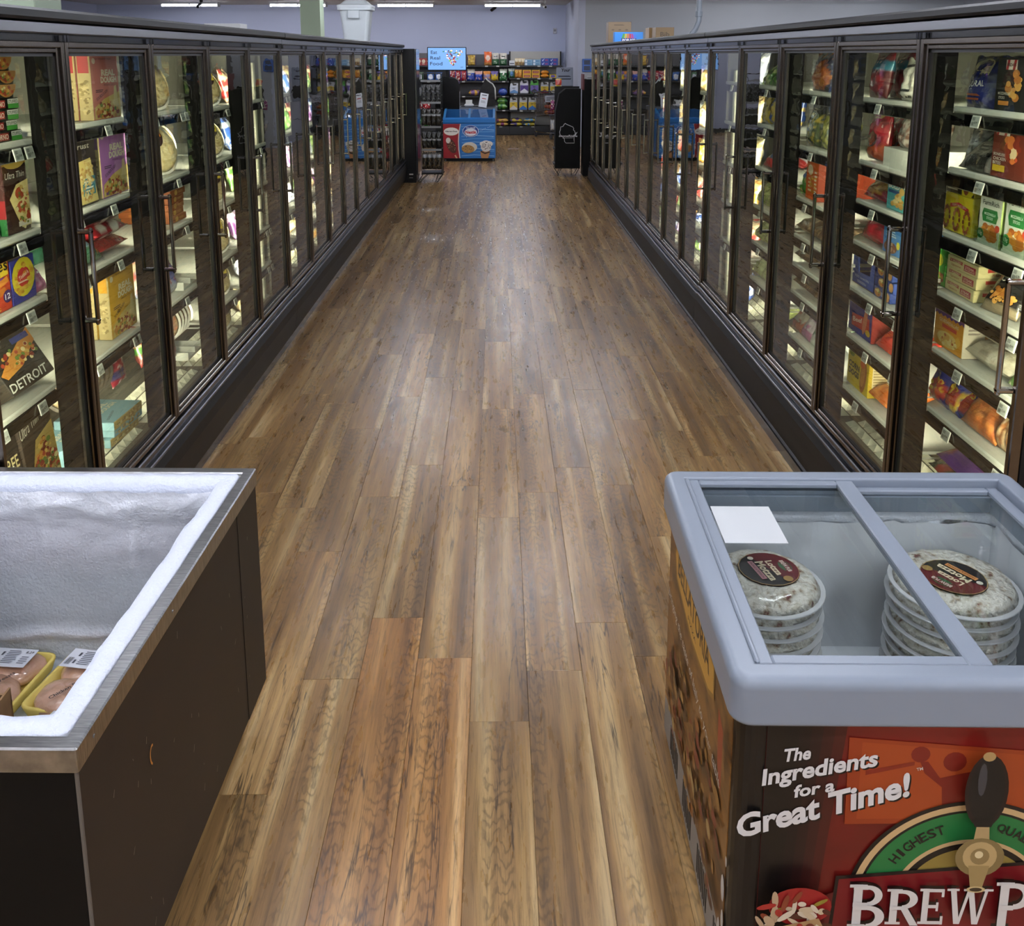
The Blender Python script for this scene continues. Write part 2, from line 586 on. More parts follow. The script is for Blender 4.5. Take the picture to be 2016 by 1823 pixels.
# ------------------------------------------------------------------ walls, ceiling
struct(MB().box(-9.5, JOGX, WALL_Y, WALL_Y + .2, 0, CEIL).build('wall_back', WALLM))
struct(MB().box(JOGX, JOGX + .14, JOGY, WALL_Y + .2, 0, CEIL).build('wall_return', PALEW))
struct(MB().box(JOGX + .14, 9.5, JOGY, JOGY + .2, 0, CEIL).build('wall_right_back', GREYW))
struct(MB().box(-9.7, -9.5, -6, WALL_Y + .2, 0, CEIL).build('wall_left', WALLM))
struct(MB().box(9.5, 9.7, -6, JOGY + .2, 0, CEIL).build('wall_right', GREYW))
struct(MB().box(-9.7, 9.7, -6.2, -6, 0, CEIL).build('wall_front', GREYW))
struct(MB().box(-9.7, 9.7, -6.2, WALL_Y + .2, CEIL, CEIL + .1).build('ceiling', CEILM))
struct(MB().box(-9.5, JOGX, WALL_Y - .015, WALL_Y, 0, .1).build('baseboard_back', M('dark_base', '#2a2725', .5)))
for (x0, x1, y0, y1) in ((-3.13, -2.81, 15.0, 15.32), (-3.4, -2.8, 5.75, 6.1)):
    o = MB().cbox(x0, x1, y0, y1, 0, CEIL, .006).build('column', GREENP)
    struct(o)

# ceiling fixtures
def fixture():
    r = empty('ceiling_light')
    MB().cbox(-.62, .62, -.09, .09, .02, .07, .008).build('housing', M('fixture_white', '#cfd2d6', .5), r)
    tm = M('fluorescent_tube', '#ffffff', .5, emit='#f1f4ff', power=TUBE_POWER)
    for s in (-1, 1):
        MB().tube([(-.6, s * .045, 0), (.6, s * .045, 0)], .019, 8).build('tube', tm, r, smooth=True)
    MB().cbox(-.012, .012, -.085, .085, -.02, .03, .003).build('centre_bracket', M('fixture_white'), r)
    for s in (-1, 1):
        MB().cbox(s * .61 - .012, s * .61 + .012, -.08, .08, -.03, .03, .003).build('lamp_holder', M('fixture_white'), r)
        MB().tube([(s * .45, 0, .06), (s * .45, 0, .13)], .006, 6).build('hanger', CHROME, r)
    return r
proto = None
for j, y in enumerate((20.6, 17.2, 15.0, 11.6, 7.6, 3.9, 2.1, .3, -1.5, -3.4)):  # includes unseen near rows and a partial far row, added to brighten chests and wall
    for i in range(-3, 4):
        if y == 17.2 and abs(i) < 2: continue
        x = .35 + i * 2.34 + (.9 if j in (3, 5) else 0)
        if abs(x) > 8.6 or (y > JOGY - .6 and x > JOGX - .4): continue
        o = proto if proto is None else copy_tree(proto)
        if o is None:
            proto = o = fixture()
        o.location = (x, y, 2.95)
        tag(o, 'two-tube fluorescent strip light hanging under the ceiling', 'ceiling light', 'strip lights under the ceiling')

# ------------------------------------------------------------------ freezer cases
PANE = glass_mat('door_glass', '#ecf0e8', 1.5, 1.35, wave=.03)
LED = M('led_strip', '#ffffff', .5, emit='#fff5da', power=3.0)
FRAME = M('bronze_door_frame', '#6f6760', .2, metal=1.0)
GASKET = M('gasket_black', '#0a0a0a', .5)
KICK = noise_mat('kick_plate_black', [(.3, '#0d0a09'), (.7, '#15110f')], scale=5, rough=.5, spec=.35)
RAILT = M('canopy_charcoal', '#101114', .55, spec=.3)
BAND = M('satin_band', '#6a6b70', .3, metal=1.0)
SHELFW = M('shelf_white', '#d4d5cd', .35)
TAGW = attr_mat('tag_plastic', .35)
GRILLE = M('grille_cream', '#d8d6c4', .5)

def tag_mesh(price, n):
    mb = MB().cbox(-.026, .026, -.0035, 0, -.02, .02, .002, '#e9e9e2')
    ops = [('r', .1, .12, .9, .88, '#b9bdb8'), ('b', .14, .58, .5, .84, 3, '#3a3b3c'), ('t', .66, .42, .36, price, '#17181a', {'bold': .03, 'res': 1}),
           ('c', .14, .18, .46, .45, 7, '#2b2c2e')]
    art(mb, ops, .052, .04, lambda x, z, l: (x, -.0035 - l, z - .02))
    return mb.build('price_tag', TAGW, me_only=True)
TAGS = [tag_mesh(p, i) for i, p in enumerate(('11.99', '3.29', '8.99', '4.99', '12.99', '6.79', '14.99', '5.49'))]
HANDLE_ME = {}
PYR = {}

def row_mtx(side):
    """local x runs along the face, local y into the case"""
    return Matrix.Rotation(math.radians(90 if side < 0 else -90), 4, 'Z')

def make_case(side, XD, joints, zb, zt, H, shelves, label, first=False, near_end=None, tags=True, depth=.8, cab_label=None):
    """one glass-door freezer section; X is measured outwards from the aisle"""
    s = side
    y0, y1 = joints[0], joints[-1]
    root = empty('freezer_case', (s * XD, (y0 + y1) / 2, 0))
    tag(root, label, 'freezer', 'glass door freezer cases along the aisle')
    oy = (y0 + y1) / 2
    def BX(mb, a0, a1, ya, yb, z0, z1, c=0.0, mi=0):
        xa, xb = sorted((s * a0, s * a1))
        if c: mb.cbox(xa, xb, ya - oy, yb - oy, z0, z1, c, mi=mi)
        else: mb.box(xa, xb, ya - oy, yb - oy, z0, z1, mi=mi)
        return mb
    deck = zb - .03
    # shell
    mb = MB()
    BX(mb, .02, depth, y0, y1, H - .06, H - .02)
    BX(mb, depth - .03, depth, y0, y1, .02, H - .02)
    BX(mb, .03, depth, y0, y0 + .03, .1, H - .03); BX(mb, .03, depth, y1 - .03, y1, .1, H - .03)
    BX(mb, .05, depth, y0, y1, .0, deck - .06)
    mb.build('cabinet_shell', BLACK, root)
    mb = MB()
    BX(mb, depth - .06, depth - .031, y0 + .03, y1 - .03, deck, zt + .02)
    BX(mb, .13, depth - .03, y0 + .03, y1 - .03, zt + .03, zt + .05)
    BX(mb, .05, depth - .03, y0 + .03, y1 - .03, deck - .05, deck - .005)
    BX(mb, .12, depth - .03, y0 + .031, y0 + .045, deck, zt + .02); BX(mb, .12, depth - .03, y1 - .045, y1 - .031, deck, zt + .02)
    mb.build('liner', LINER, root)
    # header: gap, satin band, charcoal rail
    BX(MB(), .01, .1, y0, y1, zt, zt + .03).build('header_recess', BLACKG, root)
    BX(MB(), -.012, .06, y0, y1, zt + .022, zt + .058, .004).build('trim_band', BAND, root)
    BX(MB(), -.035, .07, y0, y1, zt + .06, H, .008).build('canopy_rail', RAILT, root)
    # foot: bumper rails, kick plate with rounded shoulder, toe strip
    BX(MB(), -.014, .04, y0, y1, zb - .03, zb - .006, .004).build('sill_rail', BAND, root)
    BX(MB(), -.002, .05, y0, y1, zb - .05, zb - .03).build('sill_groove', BLACKG, root)
    BX(MB(), -.02, .04, y0, y1, zb - .068, zb - .052, .004).build('bumper_rail', BAND, root)
    toe = .012 if s < 0 else -.045
    prof = [(.05, zb - .07), (-.012, zb - .07), (-.03, zb - .10), (-.033, zb - .15), (-.012 + toe * .5, .06), (toe, .055), (toe, 0.0), (.05, 0.0)]
    mb = MB()
    mb.prism([(s * a, z) for a, z in prof], y0 - oy + .003, y1 - oy - .003, 'y')
    k = mb.build('kick_plate', KICK, root); fixn(k.data)
    BX(MB(), toe - .006, toe + .02, y0, y1, 0.0, .05).build('toe_strip', BLACKG, root)
    # joints
    for i, yj in enumerate(joints):
        ya, yb = (yj - .032, yj + .032)
        if i == 0: ya, yb = yj, yj + .04
        if i == len(joints) - 1: ya, yb = yj - .04, yj
        mu = BX(MB(), .045, .118, ya, yb, zb - .03, zt + .03, .004).build('mullion', MULL, root)
        if i < len(joints) - 1:
            BX(MB(), .056, .080, yb, yb + .008, zb + .02, zt - .03, .002).build('led_strip', LED, mu)
            BX(MB(), .046, .050, yb, yb + .034, zb + .01, zt - .01).build('light_shield', MULL, mu)  # added lip that keeps the strip's light from spilling into the aisle
            ld = bpy.data.lights.new('led_lamp', 'AREA')
            ld.shape = 'RECTANGLE'; ld.size = zt - zb - .1; ld.size_y = .024
            ld.energy = LED_POWER; ld.color = (1.0, .93, .74); ld.spread = math.radians(96)
            lo = bpy.data.objects.new('led_lamp', ld); COL.objects.link(lo); lo.parent = mu
            ph = math.radians(40)
            d = Vector((s * math.sin(ph), math.cos(ph), 0)); zz_ = -d; xx_ = Vector((0, 0, 1)); yy_ = zz_.cross(xx_)
            R3 = Matrix((xx_, yy_, zz_)).transposed().to_4x4()
            lo.matrix_local = Matrix.Translation((s * .070, yb + .012 - oy, (zb + zt) / 2)) @ R3
        mb = MB()
        yh = min(max(yj, y0 + .02), y1 - .02)
        for q in (-1, 1):
            mb.tube([(s * -.006, yh - oy + q * .011, zt - .002), (s * -.006, yh - oy + q * .011, zt + .02)], .006, 6)
        mb.build('hinge', CHROME, root)
    # doors
    for i in range(len(joints) - 1):
        a, b = joints[i] + .004, joints[i + 1] - .004
        mb = MB()
        for (w0, w1, d0, d1) in ((0, .020, -.002, .04), (.020, .036, .007, .04)):
            BX(mb, d0, d1, a + w0, a + w1, zb, zt, .003); BX(mb, d0, d1, b - w1, b - w0, zb, zt, .003)
            BX(mb, d0, d1, a + w1, b - w1, zb + w0, zb + w1, .003); BX(mb, d0, d1, a + w1, b - w1, zt - w1, zt - w0, .003)
        d = mb.build('door', FRAME, root)
        mb = MB()
        g = .036
        for (p, q_, r_, t_) in ((a + g, a + g + .01, zb + g, zt - g), (b - g - .01, b - g, zb + g, zt - g), (a + g, b - g, zb + g, zb + g + .01), (a + g, b - g, zt - g - .01, zt - g)):
            BX(mb, .016, .036, p, q_, r_, t_)
        mb.build('gasket', GASKET, d)
        BX(MB(), .020, .026, a + g, b - g, zb + g, zt - g).build('glass_pane', PANE, d)
        # handle: flat bar on two brackets
        hy = (b - .022) if s < 0 else (a + .022)
        z0, z1 = (1.01, 1.34) if s < 0 else (.975, 1.31)
        if not (i == len(joints) - 2 and s < 0 and False):
            mb = MB()
            so = -.048
            BX(mb, so, so + .012, hy - .009, hy + .009, z0, z1, .004)
            for zz in (z0 + .008, z1 - .02):
                BX(mb, so, 0, hy - .013, hy + .013, zz, zz + .014, .004)
            mb.build('handle', M('handle_metal', '#b5b2ae', .12, metal=1.0), d)
    # shelves per door
    for i in range(len(joints) - 1):
        a, b = joints[i] + .035, joints[i + 1] - .035
        zs = shelves[i] if isinstance(shelves[0], (list, tuple)) else shelves
        for j, z in enumerate(zs):
            mb = MB()
            BX(mb, .13, .68, a, b, z - .014, z - .002)
            BX(mb, .112, .13, a, b, z - .016, z + .006, .005)
            sh = mb.build('shelf', SHELFW, root)
            BX(MB(), .108, .122, a, b, z - .058, z - .017, .003).build('price_channel', BLACKG, sh)
            mb = MB()
            for yy in (a + .01, b - .01):
                pts = [(s * .12, yy - oy, z - .02), (s * .15, yy - oy, z - .034), (s * .3, yy - oy, z - .034), (s * .66, yy - oy, z - .02)]
                mb.tube(pts, .004, 5)
            mb.build('bracket', SHELFW, sh)
            if tags:
                rr = random.Random(i * 31 + j * 7 + (0 if s < 0 else 99))
                for f in ((.3, .78) if rr.random() < .75 else (.42, .84, .93)):
                    f = f + rr.uniform(-.07, .05)
                    yy = a + (b - a) * (f if s < 0 else 1 - f)
                    t = link('price_tag', TAGS[rr.randrange(len(TAGS))], sh)
                    t.matrix_local = Matrix.Translation((s * .103, yy - oy, z - .036)) @ row_mtx(s) @ Matrix.Rotation(math.radians(-12), 4, 'X')
        # cream pyramid grille on the deck
        mb = MB()
        n = 11; m_ = 4; cell = (b - a) / n; cz = deck - .004
        for u in range(n):
            for v in range(m_):
                xa = .135 + v * .056; ya = a + u * cell
                P = [(s * xa, ya - oy, cz), (s * (xa + .05), ya - oy, cz), (s * (xa + .05), ya - oy + cell * .9, cz), (s * xa, ya - oy + cell * .9, cz), (s * (xa + .025), ya - oy + cell * .45, cz + .022)]
                mb.add(P, [(0, 1, 4), (1, 2, 4), (2, 3, 4), (3, 0, 4)])
        gr = mb.build('deck_grille', GRILLE, root)
        gr['kind'] = 'stuff'
    return root

XL, XR = 1.38, 1.42
def lsp(a, b, n): return [a + (b - a) * i / n for i in range(n + 1)]
JL1 = [2.40, 3.0, 3.74, 4.475, 5.205, 5.965]
JL2 = lsp(5.965, 9.80, 5); JL3 = lsp(9.80, 13.64, 5)
JR1 = [2.345, 3.105, 3.875, 4.65, 5.42, 6.205]
JR2 = lsp(6.205, 10.09, 5); JR3 = lsp(10.09, 13.85, 5)
SL = [[1.63, 1.34, 1.115, .805], [1.65, 1.345, 1.12, .78], [1.645, 1.345, 1.11, .775], [1.62, 1.34, 1.09, .80, .56], [1.62, 1.34, 1.09, .80, .56]]
SR = [[1.725, 1.52, 1.30, 1.09, .885, .665], [1.72, 1.46, 1.293, 1.115, .91, .70, .46], [1.72, 1.445, 1.185, .99, .84, .695, .46],
      [1.72, 1.50, 1.25, 1.02, .80, .58], [1.72, 1.46, 1.19, .93, .67]]
SG = [1.62, 1.34, 1.06, .78, .56]
make_case(-1, XL, JL1, .36, 1.94, 2.036, SL, 'dark freezer case of pizzas behind the open frosty chest')
make_case(-1, XL, JL2, .355, 1.938, 2.036, SG, 'dark freezer case between the pizza case and the case below the white bin')
make_case(-1, XL, JL3, .35, 1.938, 2.036, SG, 'dark freezer case ending beside the tall black cooler', tags=False)
make_case(1, XR, JR1, .315, 1.952, 2.045, SR, 'dark freezer case of snacks behind the glass-lidded chest')
make_case(1, XR, JR2, .305, 1.952, 2.045, SG, 'dark freezer case between the snack case and the case below the freezer-pop box')
make_case(1, XR, JR3, .30, 1.952, 2.045, SG, 'dark freezer case ending beside the black jerky stand', tags=False)
# ------------------------------------------------------------------ packaged goods
def finish(mb_body, mb_art, name, mat, artmat, rx, smooth):
    """tilt the goods about their long edge, rest them on z=0 with the front at y=0"""
    if rx:
        R = Matrix.Rotation(math.radians(rx), 3, 'X')
        mb_body.v = [tuple(R @ Vector(p)) for p in mb_body.v]
        if mb_art: mb_art.v = [tuple(R @ Vector(p)) for p in mb_art.v]
    zmin = min(p[2] for p in mb_body.v); ymin = min(p[1] for p in mb_body.v)
    for mb in (mb_body, mb_art):
        if mb: mb.v = [(p[0], p[1] - ymin, p[2] - zmin) for p in mb.v]
    o = mb_body.build(name, mat, smooth=smooth)
    if mb_art and mb_art.f:
        mb_art.build('printed_design', artmat, o)
    return o

def make_box(name, w, d, h, cols, arts=None, rx=0, mat=None):
    """cols: one colour or dict of faces; arts: dict face -> ops"""
    b = MB()
    if not isinstance(cols, dict): cols = {'*': cols}
    b.cbox(-w / 2, w / 2, 0, d, 0, h, min(.0025, h * .1), cols)
    a = MB()
    for face, ops in (arts or {}).items():
        if face == 'F': art(a, ops, w, h, lambda x, z, l: (x, -l, z))
        elif face == 'L': art(a, ops, d, h, lambda x, z, l: (-w / 2 - l, d / 2 - x, z))
        elif face == 'R': art(a, ops, d, h, lambda x, z, l: (w / 2 + l, d / 2 + x, z))
        elif face == 'T': art(a, ops, w, d, lambda x, z, l: (x, z, h + l))
    return finish(b, a, name, mat or PRINT, PRINT, rx, False)

def bagcol(spec, u, v, seed):
    c = Vector(lin(spec[0])[:3])
    for s in spec[1:]:
        if s[0] == 'band':
            if s[1] <= v <= s[2]: c = Vector(lin(s[3])[:3])
        elif s[0] == 'blob':
            q = ((u - s[1]) / s[3]) ** 2 + ((v - s[2]) / s[4]) ** 2
            if q < 1 + .35 * noise.noise(Vector((u * 6 + seed, v * 6, 1))): c = Vector(lin(s[5])[:3])
        elif s[0] == 'noise':
            n = noise.noise(Vector((u * s[1] + seed * 3.1, v * s[1] * 1.2, seed)))
            if n > s[2] and (len(s) < 5 or s[4] <= v <= s[5]): c = Vector(lin(s[3])[:3])
        elif s[0] == 'side':
            if u < s[1] or u > 1 - s[1]: c = Vector(lin(s[2])[:3])
    return tuple(c)

def make_bag(name, w, h, t, spec, ops=None, rx=0, seed=1, pouch=False, mat=None, wr=1.0):
    nu, nv = 15, 20
    if not isinstance(spec, (list, tuple)): spec = [spec]
    def T(u, v):
        e = max(0.0, 1 - abs(2 * u - 1) ** 3.2) ** .65
        lo = (.55 + .45 * min(1, v / .3)) if pouch else min(1, v / .16) ** .6
        hi = min(1, max(0, (.94 - v)) / .34) ** .65
        base = t / 2 * e * lo * hi
        wk = noise.noise(Vector((u * 4.2 + seed, v * 5.0, seed * 1.7))) * .3 + noise.noise(Vector((u * 11, v * 9 + seed, seed))) * .14
        return base * (1 + wk * wr) + .0012
    def X(u, v):
        pin = 1 - .05 * math.sin(math.pi * min(1, max(0, v)))
        return (u - .5) * w * pin + noise.noise(Vector((v * 6, seed, u * 2))) * .006 * wr
    def Z(u, v):
        return v * h + (noise.noise(Vector((u * 5, seed * 2, 3))) * .012 * wr * (v if v > .5 else 0))
    b = MB()
    vs = []; vc = []
    for sd in (-1, 1):
        for j in range(nv + 1):
            for i in range(nu + 1):
                u, v = i / nu, j / nv
                vs.append((X(u, v), sd * T(u, v), Z(u, v)))
                vc.append(bagcol(spec, u, v, seed))
    fs = []; cs = []
    o2 = (nu + 1) * (nv + 1)
    for sd in (0, 1):
        for j in range(nv):
            for i in range(nu):
                a = sd * o2 + j * (nu + 1) + i
                q = (a, a + 1, a + nu + 2, a + nu + 1)
                if sd: q = q[::-1]
                fs.append(q); cs.append(tuple(vc[k] for k in q))
    for i in range(nu):
        for j in (0, nv):
            a = j * (nu + 1) + i
            q = (a + o2, a + 1 + o2, a + 1, a) if j == 0 else (a, a + 1, a + 1 + o2, a + o2)
            fs.append(q); cs.append(tuple(vc[k % o2] for k in q))
    for j in range(nv):
        for i in (0, nu):
            a = j * (nu + 1) + i
            q = (a, a + nu + 1, a + nu + 1 + o2, a + o2) if i == 0 else (a + o2, a + nu + 1 + o2, a + nu + 1, a)
            fs.append(q); cs.append(tuple(vc[k % o2] for k in q))
    b.add(vs, fs)
    b.c = cs
    am = MB()
    if ops:
        def mp(x, z, l):
            u = min(1, max(0, x / w + .5)); v = min(1, max(0, z / h))
            return (X(u, v), -T(u, v) - .0012 - l, Z(u, v))
        art(am, ops, w, h, mp)
    return finish(b, am, name, mat or BAGM, BAGM, rx, True)

def make_disc(name, r, t, cols, rx=0, seed=1, rim=.012, label=None, board='#d8d5ca', wrap=True, dome=1.0, mat=None):
    """round pizza on its cardboard circle, front facing -y"""
    nr, ns = 9, 36
    b = MB(); vs = []; vc = []
    rr = r - rim
    def hgt(q, a):
        e = max(0, 1 - q ** 5)
        n = noise.noise(Vector((math.cos(a) * q * 5 + seed, math.sin(a) * q * 5, seed)))
        n2 = noise.noise(Vector((math.cos(a) * q * 16 + seed, math.sin(a) * q * 16, seed)))
        return t * (.55 + .45 * e) * dome * (1 + .16 * n + .12 * n2) if q < .999 else 0.0015
    def cc(q, a):
        n = noise.noise(Vector((math.cos(a) * q * 12 + seed * 5, math.sin(a) * q * 12, seed)))
        n3 = noise.noise(Vector((math.cos(a) * q * 7 + seed * 9, math.sin(a) * q * 7, seed + 4)))
        if n3 > .36 and len(cols) > 2: return lin(cols[2])[:3]
        k = min(1, max(0, .5 + n * 1.6))
        A, B = lin(cols[0]), lin(cols[1])
        return tuple(A[i] * (1 - k) + B[i] * k for i in range(3))
    vs.append((0, -hgt(0, 0), 0)); vc.append(cc(0, 0))
    for i in range(1, nr + 1):
        q = (i / nr) ** .8
        for k in range(ns):
            a = 2 * math.pi * k / ns
            wob = 1 + .015 * noise.noise(Vector((math.cos(a) * 2, math.sin(a) * 2, seed)))
            vs.append((math.cos(a) * rr * q * wob, -hgt(q, a), math.sin(a) * rr * q * wob)); vc.append(cc(q, a))
    fs = []
    for k in range(ns): fs.append((0, 1 + k, 1 + (k + 1) % ns))
    for i in range(nr - 1):
        for k in range(ns):
            a = 1 + i * ns; fs.append((a + k, a + ns + k, a + ns + (k + 1) % ns, a + (k + 1) % ns))
    base = 1 + (nr - 1) * ns
    fs.append(tuple(base + k for k in range(ns)))
    b.add(vs, fs); b.c = [tuple(vc[i] for i in f) for f in fs]
    bd = MB()
    R = Matrix.Rotation(math.radians(90), 4, 'X')
    bd.lathe([(r - .002, -.0035), (r, -.002), (r, 0), (r - .001, .0012)], 40, board, mtx=R)
    lb = MB()
    if label:
        lr, ops, ox, oz = label
        lab = ellipse(ox, oz, lr, lr, 32)
        ly = -t * dome * 1.12
        lb.add([(p[0], ly, p[1]) for p in lab], [tuple(range(32))], '#2a1416')
        lb.add([(p[0], ly + .002, p[1]) for p in lab] , [tuple(range(31, -1, -1))], '#2a1416')
        art(lb, ops, 2 * lr, 2 * lr, lambda x, z, l: (x + ox, ly - l, z - lr + oz))
    allm = [b, bd] + ([lb] if label else [])
    Rm = Matrix.Rotation(math.radians(rx), 3, 'X')
    for q in allm: q.v = [tuple(Rm @ Vector(p)) for p in q.v]
    zmin = min(p[2] for q in allm for p in q.v); ymin = min(p[1] for q in allm for p in q.v)
    for q in allm: q.v = [(p[0], p[1] - ymin, p[2] - zmin) for p in q.v]
    o = b.build(name, mat or (WRAPM if wrap else MATTE), smooth=True)
    fixn(o.data)
    x = bd.build('cardboard_circle', MATTE, o); fixn(x.data)
    if label: lb.build('round_label', PRINT, o)
    return o

PLACED = 0
def shelf_put(o, side, XD, y, z, inset=.15, rz=0.0, dz=0.0):
    """set goods on a shelf: front at inset behind the door plane"""
    o.matrix_world = Matrix.Translation((side * (XD + inset), y, z + dz)) @ row_mtx(side) @ Matrix.Rotation(math.radians(rz), 4, 'Z')
    return o
# ------------------------------------------------------------------ goods in the near freezer case on the pizza side
def put(o, side, y, z, label, cat, group=None, inset=.155, rz=0.0):
    shelf_put(o, side, XL if side < 0 else XR, y, z, inset, rz)
    if cat in ('carton', 'bag') and group is None and inset <= .17 and 'empty' not in label:
        dep = max(c[1] for c in o.bound_box) + .012          # a second facing pushed in behind the first
        if inset + 2 * dep < .68:
            group = 'facing of ' + ' '.join(label.split()[:5])
            c = copy_tree(o)
            shelf_put(c, side, XL if side < 0 else XR, y, z, inset + dep, rz)
            tag(c, label, cat, group)
    return tag(o, label, cat, group)
def stack(n, make, side, y, z, dz, label, cat, group, inset=.155, jit=.006, rz=0.0):
    first = None
    for i in range(n):
        if first is None:
            o = first = make()
        else:
            o = copy_tree(first)
        rr = random.Random(i * 13 + int(y * 100))
        shelf_put(o, side, XL if side < 0 else XR, y + rr.uniform(-jit, jit) * 2, z + i * dz, inset + rr.uniform(0, jit), rz + rr.uniform(-1.5, 1.5))
        tag(o, label, cat, group)
def deep(n, make, side, y, z, dd, label, cat, group, inset=.155, dy=.0):
    first = None
    for i in range(n):
        if first is None: o = first = make()
        else: o = copy_tree(first)
        shelf_put(o, side, XL if side < 0 else XR, y + i * dy, z, inset + i * dd)
        tag(o, label, cat, group)

PZ = ['#d9b45f', '#c98a3a', '#b5432a', '#e8d9a0', '#8f2f20', '#6f8a3a']
TAN = ['#b89a63', '#cbb27c', '#9b7c48', '#d8c699']
S = -1
# --- pizza case, bay beside the open chest
Z = SL[0]
stack(4, lambda: make_box('pizza_carton', .30, .29, .033, {'*': '#15120f', 'T': '#2a2018'},
      {'F': [('r', .34, .16, .72, .86, '#a3211f'), ('t', .53, .5, .36, 'DIGIORNO', '#f0e6d8', {'ht': .5}), ('r', .77, .5, .98, .95, '#efeee6'), ('r', .77, .05, .98, .5, '#45a03c'),
             ('t', .875, .7, .19, 'STUFFED', '#1a1a1a', {'ht': .3})]}), S, 2.835, Z[0], .0335,
      'thin black pizza carton with red lettering panel and green corner, stacked on the top shelf', 'carton', 'black pizza cartons with green corners')
stack(3, lambda: make_box('pizza_carton', .29, .29, .042, {'*': '#191613', 'T': '#2a2018'},
      {'F': [('p', ellipse(.86, 1.0, .2, .95, 14, 180, 360), '#b98343'), ('f', .85, .55, .13, .3, 26, .008, PZ), ('b', .3, .2, .6, .7, 3, '#4c4a38')]}), S, 2.82, Z[0] + .135, .0425,
      'dark pizza carton with a half pizza printed on its edge, above the green-cornered cartons', 'carton', 'dark half-pizza cartons')
stack(6, lambda: make_box('pizza_carton', .30, .29, .039, {'*': '#231b16', 'T': '#3a2a1c', 'R': '#a98a55', 'L': '#a98a55'},
      {'F': [('r', 0, 0, 1, .12, '#9c7b45'), ('e', .42, .45, .07, .42, '#e9e2cc'), ('e', .42, .4, .045, .26, '#6d2a20'), ('t', .6, .68, .16, 'PUB', '#b92b22', {'ht': .4}), ('r', .52, .1, .70, .42, '#5a2a20'),
             ('f', .80, .5, .07, .34, 20, .007, PZ), ('r', .86, .1, .99, .92, '#e6e6de'), ('c', .88, .16, .97, .86, 6, '#5b5d5e')]}), S, 2.672, Z[1], .0405,
      'tavern style pizza carton with barcode end, stacked behind the first door', 'carton', 'stacked barcode pizza cartons', inset=.165)
BELLA = [('r', 0, .82, 1, .98, '#b98f35'), ('p', ellipse(.5, .84, .42, .07, 16), '#d9b75a'), ('t', .5, .9, .86, 'BELLATORIA', '#2a1a10', {'ht': .06}), ('t', .48, .70, .8, 'Ultra Thin', '#e9e2d4', {'shear': .2, 'bold': 0}),
         ('p', [(.18, .42), (.5, .58), (1, .62), (1, .06), (.6, .05), (.42, .2)], '#e3d08d'), ('e', .62, .47, .2, .075, '#b2472c'), ('e', .66, .30, .22, .075, '#c1562f'), ('e', .9, .16, .1, .05, '#a83c26'),
         ('f', .7, .3, .28, .26, 60, .007, ['#e9dba4', '#cfae5e', '#b5432a', '#7d8a3c']), ('t', .7, .1, .5, 'UNCURED', '#e9e2d4', {'ht': .03})]
put(make_box('pizza_carton', .145, .055, .265, {'*': '#3a1a1a', 'F': '#381f18'}, {'F': BELLA, 'L': [('r', 0, .0, 1, .2, '#1d5a2c'), ('r', 0, .2, 1, .42, '#7a151c'), ('t', .5, .55, .9, 'Crust', '#d8c9b4', {'rot': 90, 'ht': .05})]}),
    S, 2.905, Z[1], 'upright brown thin crust carton with yellow arch heading beside the barcode cartons', 'carton', inset=.15)
put(make_box('snack_carton', .19, .07, .185, {'*': '#b8391f', 'F': '#c5432a'}, {'F': [('p', [(.1, .92), (.95, .96), (.95, .6), (.1, .55)], '#e8c93c'), ('t', .5, .78, .9, 'l Bites', '#20140f', {'ht': .2}),
    ('r', .1, .5, .8, .58, '#7c3f8e'), ('p', [(.05, .42), (.9, .58), (.95, .48), (.1, .3)], '#d88937'), ('p', [(.05, .26), (.8, .42), (.86, .32), (.1, .14)], '#c9742c'), ('e', .86, .24, .13, .11, '#3f2a6b'), ('t', .86, .24, .16, '12', '#f2f2f2', {'ht': .1}), ('b', .1, .03, .7, .13, 2, '#e8c93c')]}),
    S, 2.72, Z[2], 'red bites carton with yellow ribbon and breadstick picture, beside the round-faced snack carton', 'carton', inset=.15)
put(make_box('snack_carton', .15, .07, .145, {'*': '#3b3f98'}, {'F': [('e', .5, .56, .47, .44, '#e6d43a'), ('f', .5, .5, .4, .36, 26, .011, ['#d9a63a', '#e6b94a', '#c98f30']), ('e', .5, .56, .27, .22, '#cf3a35'), ('t', .5, .6, .4, "Totino's", '#f5ead8', {'rot': 14, 'ht': .1}), ('b', .25, .43, .7, .5, 1, '#f0d9c0')]}),
    S, 2.895, Z[2], 'blue snack carton with big yellow disc beside the red bites carton', 'carton', inset=.15)
put(make_bag('snack_bag', .16, .15, .06, ['#cbb33a', ('band', .6, 1, '#5b3a7d'), ('noise', 5, .2, '#e3cf55')], [('t', .5, .7, .6, 'Rolls', '#f2e7c8')], seed=3, rx=-12), S, 3.0, Z[2],
    'yellow and purple snack bag leaning behind the blue snack carton', 'bag', inset=.2)
put(make_bag('snack_bag', .12, .12, .04, ['#d76fae', ('noise', 6, .25, '#e59cc8')], [('t', .5, .5, .7, 'super', '#f8e6f0', {'rot': 20})], seed=5, rx=-30), S, 3.0, Z[2],
    'small pink snack bag at the edge of the blue snack carton', 'bag', inset=.15)
stack(5, lambda: make_box('pizza_carton', .24, .26, .036, {'*': '#1d2420', 'T': '#2a2a22'}, {'F': [('b', .1, .2, .5, .8, 3, '#3f5244'), ('p', ellipse(.85, .1, .2, .85, 12, 0, 180), '#a9875a'), ('f', .85, .4, .12, .3, 20, .008, TAN)]}),
      S, 2.635, Z[3], .0365, 'dark green pizza carton with tan pizza on its end, stacked beside the deep-dish carton', 'carton', 'dark green pizza cartons', inset=.19)
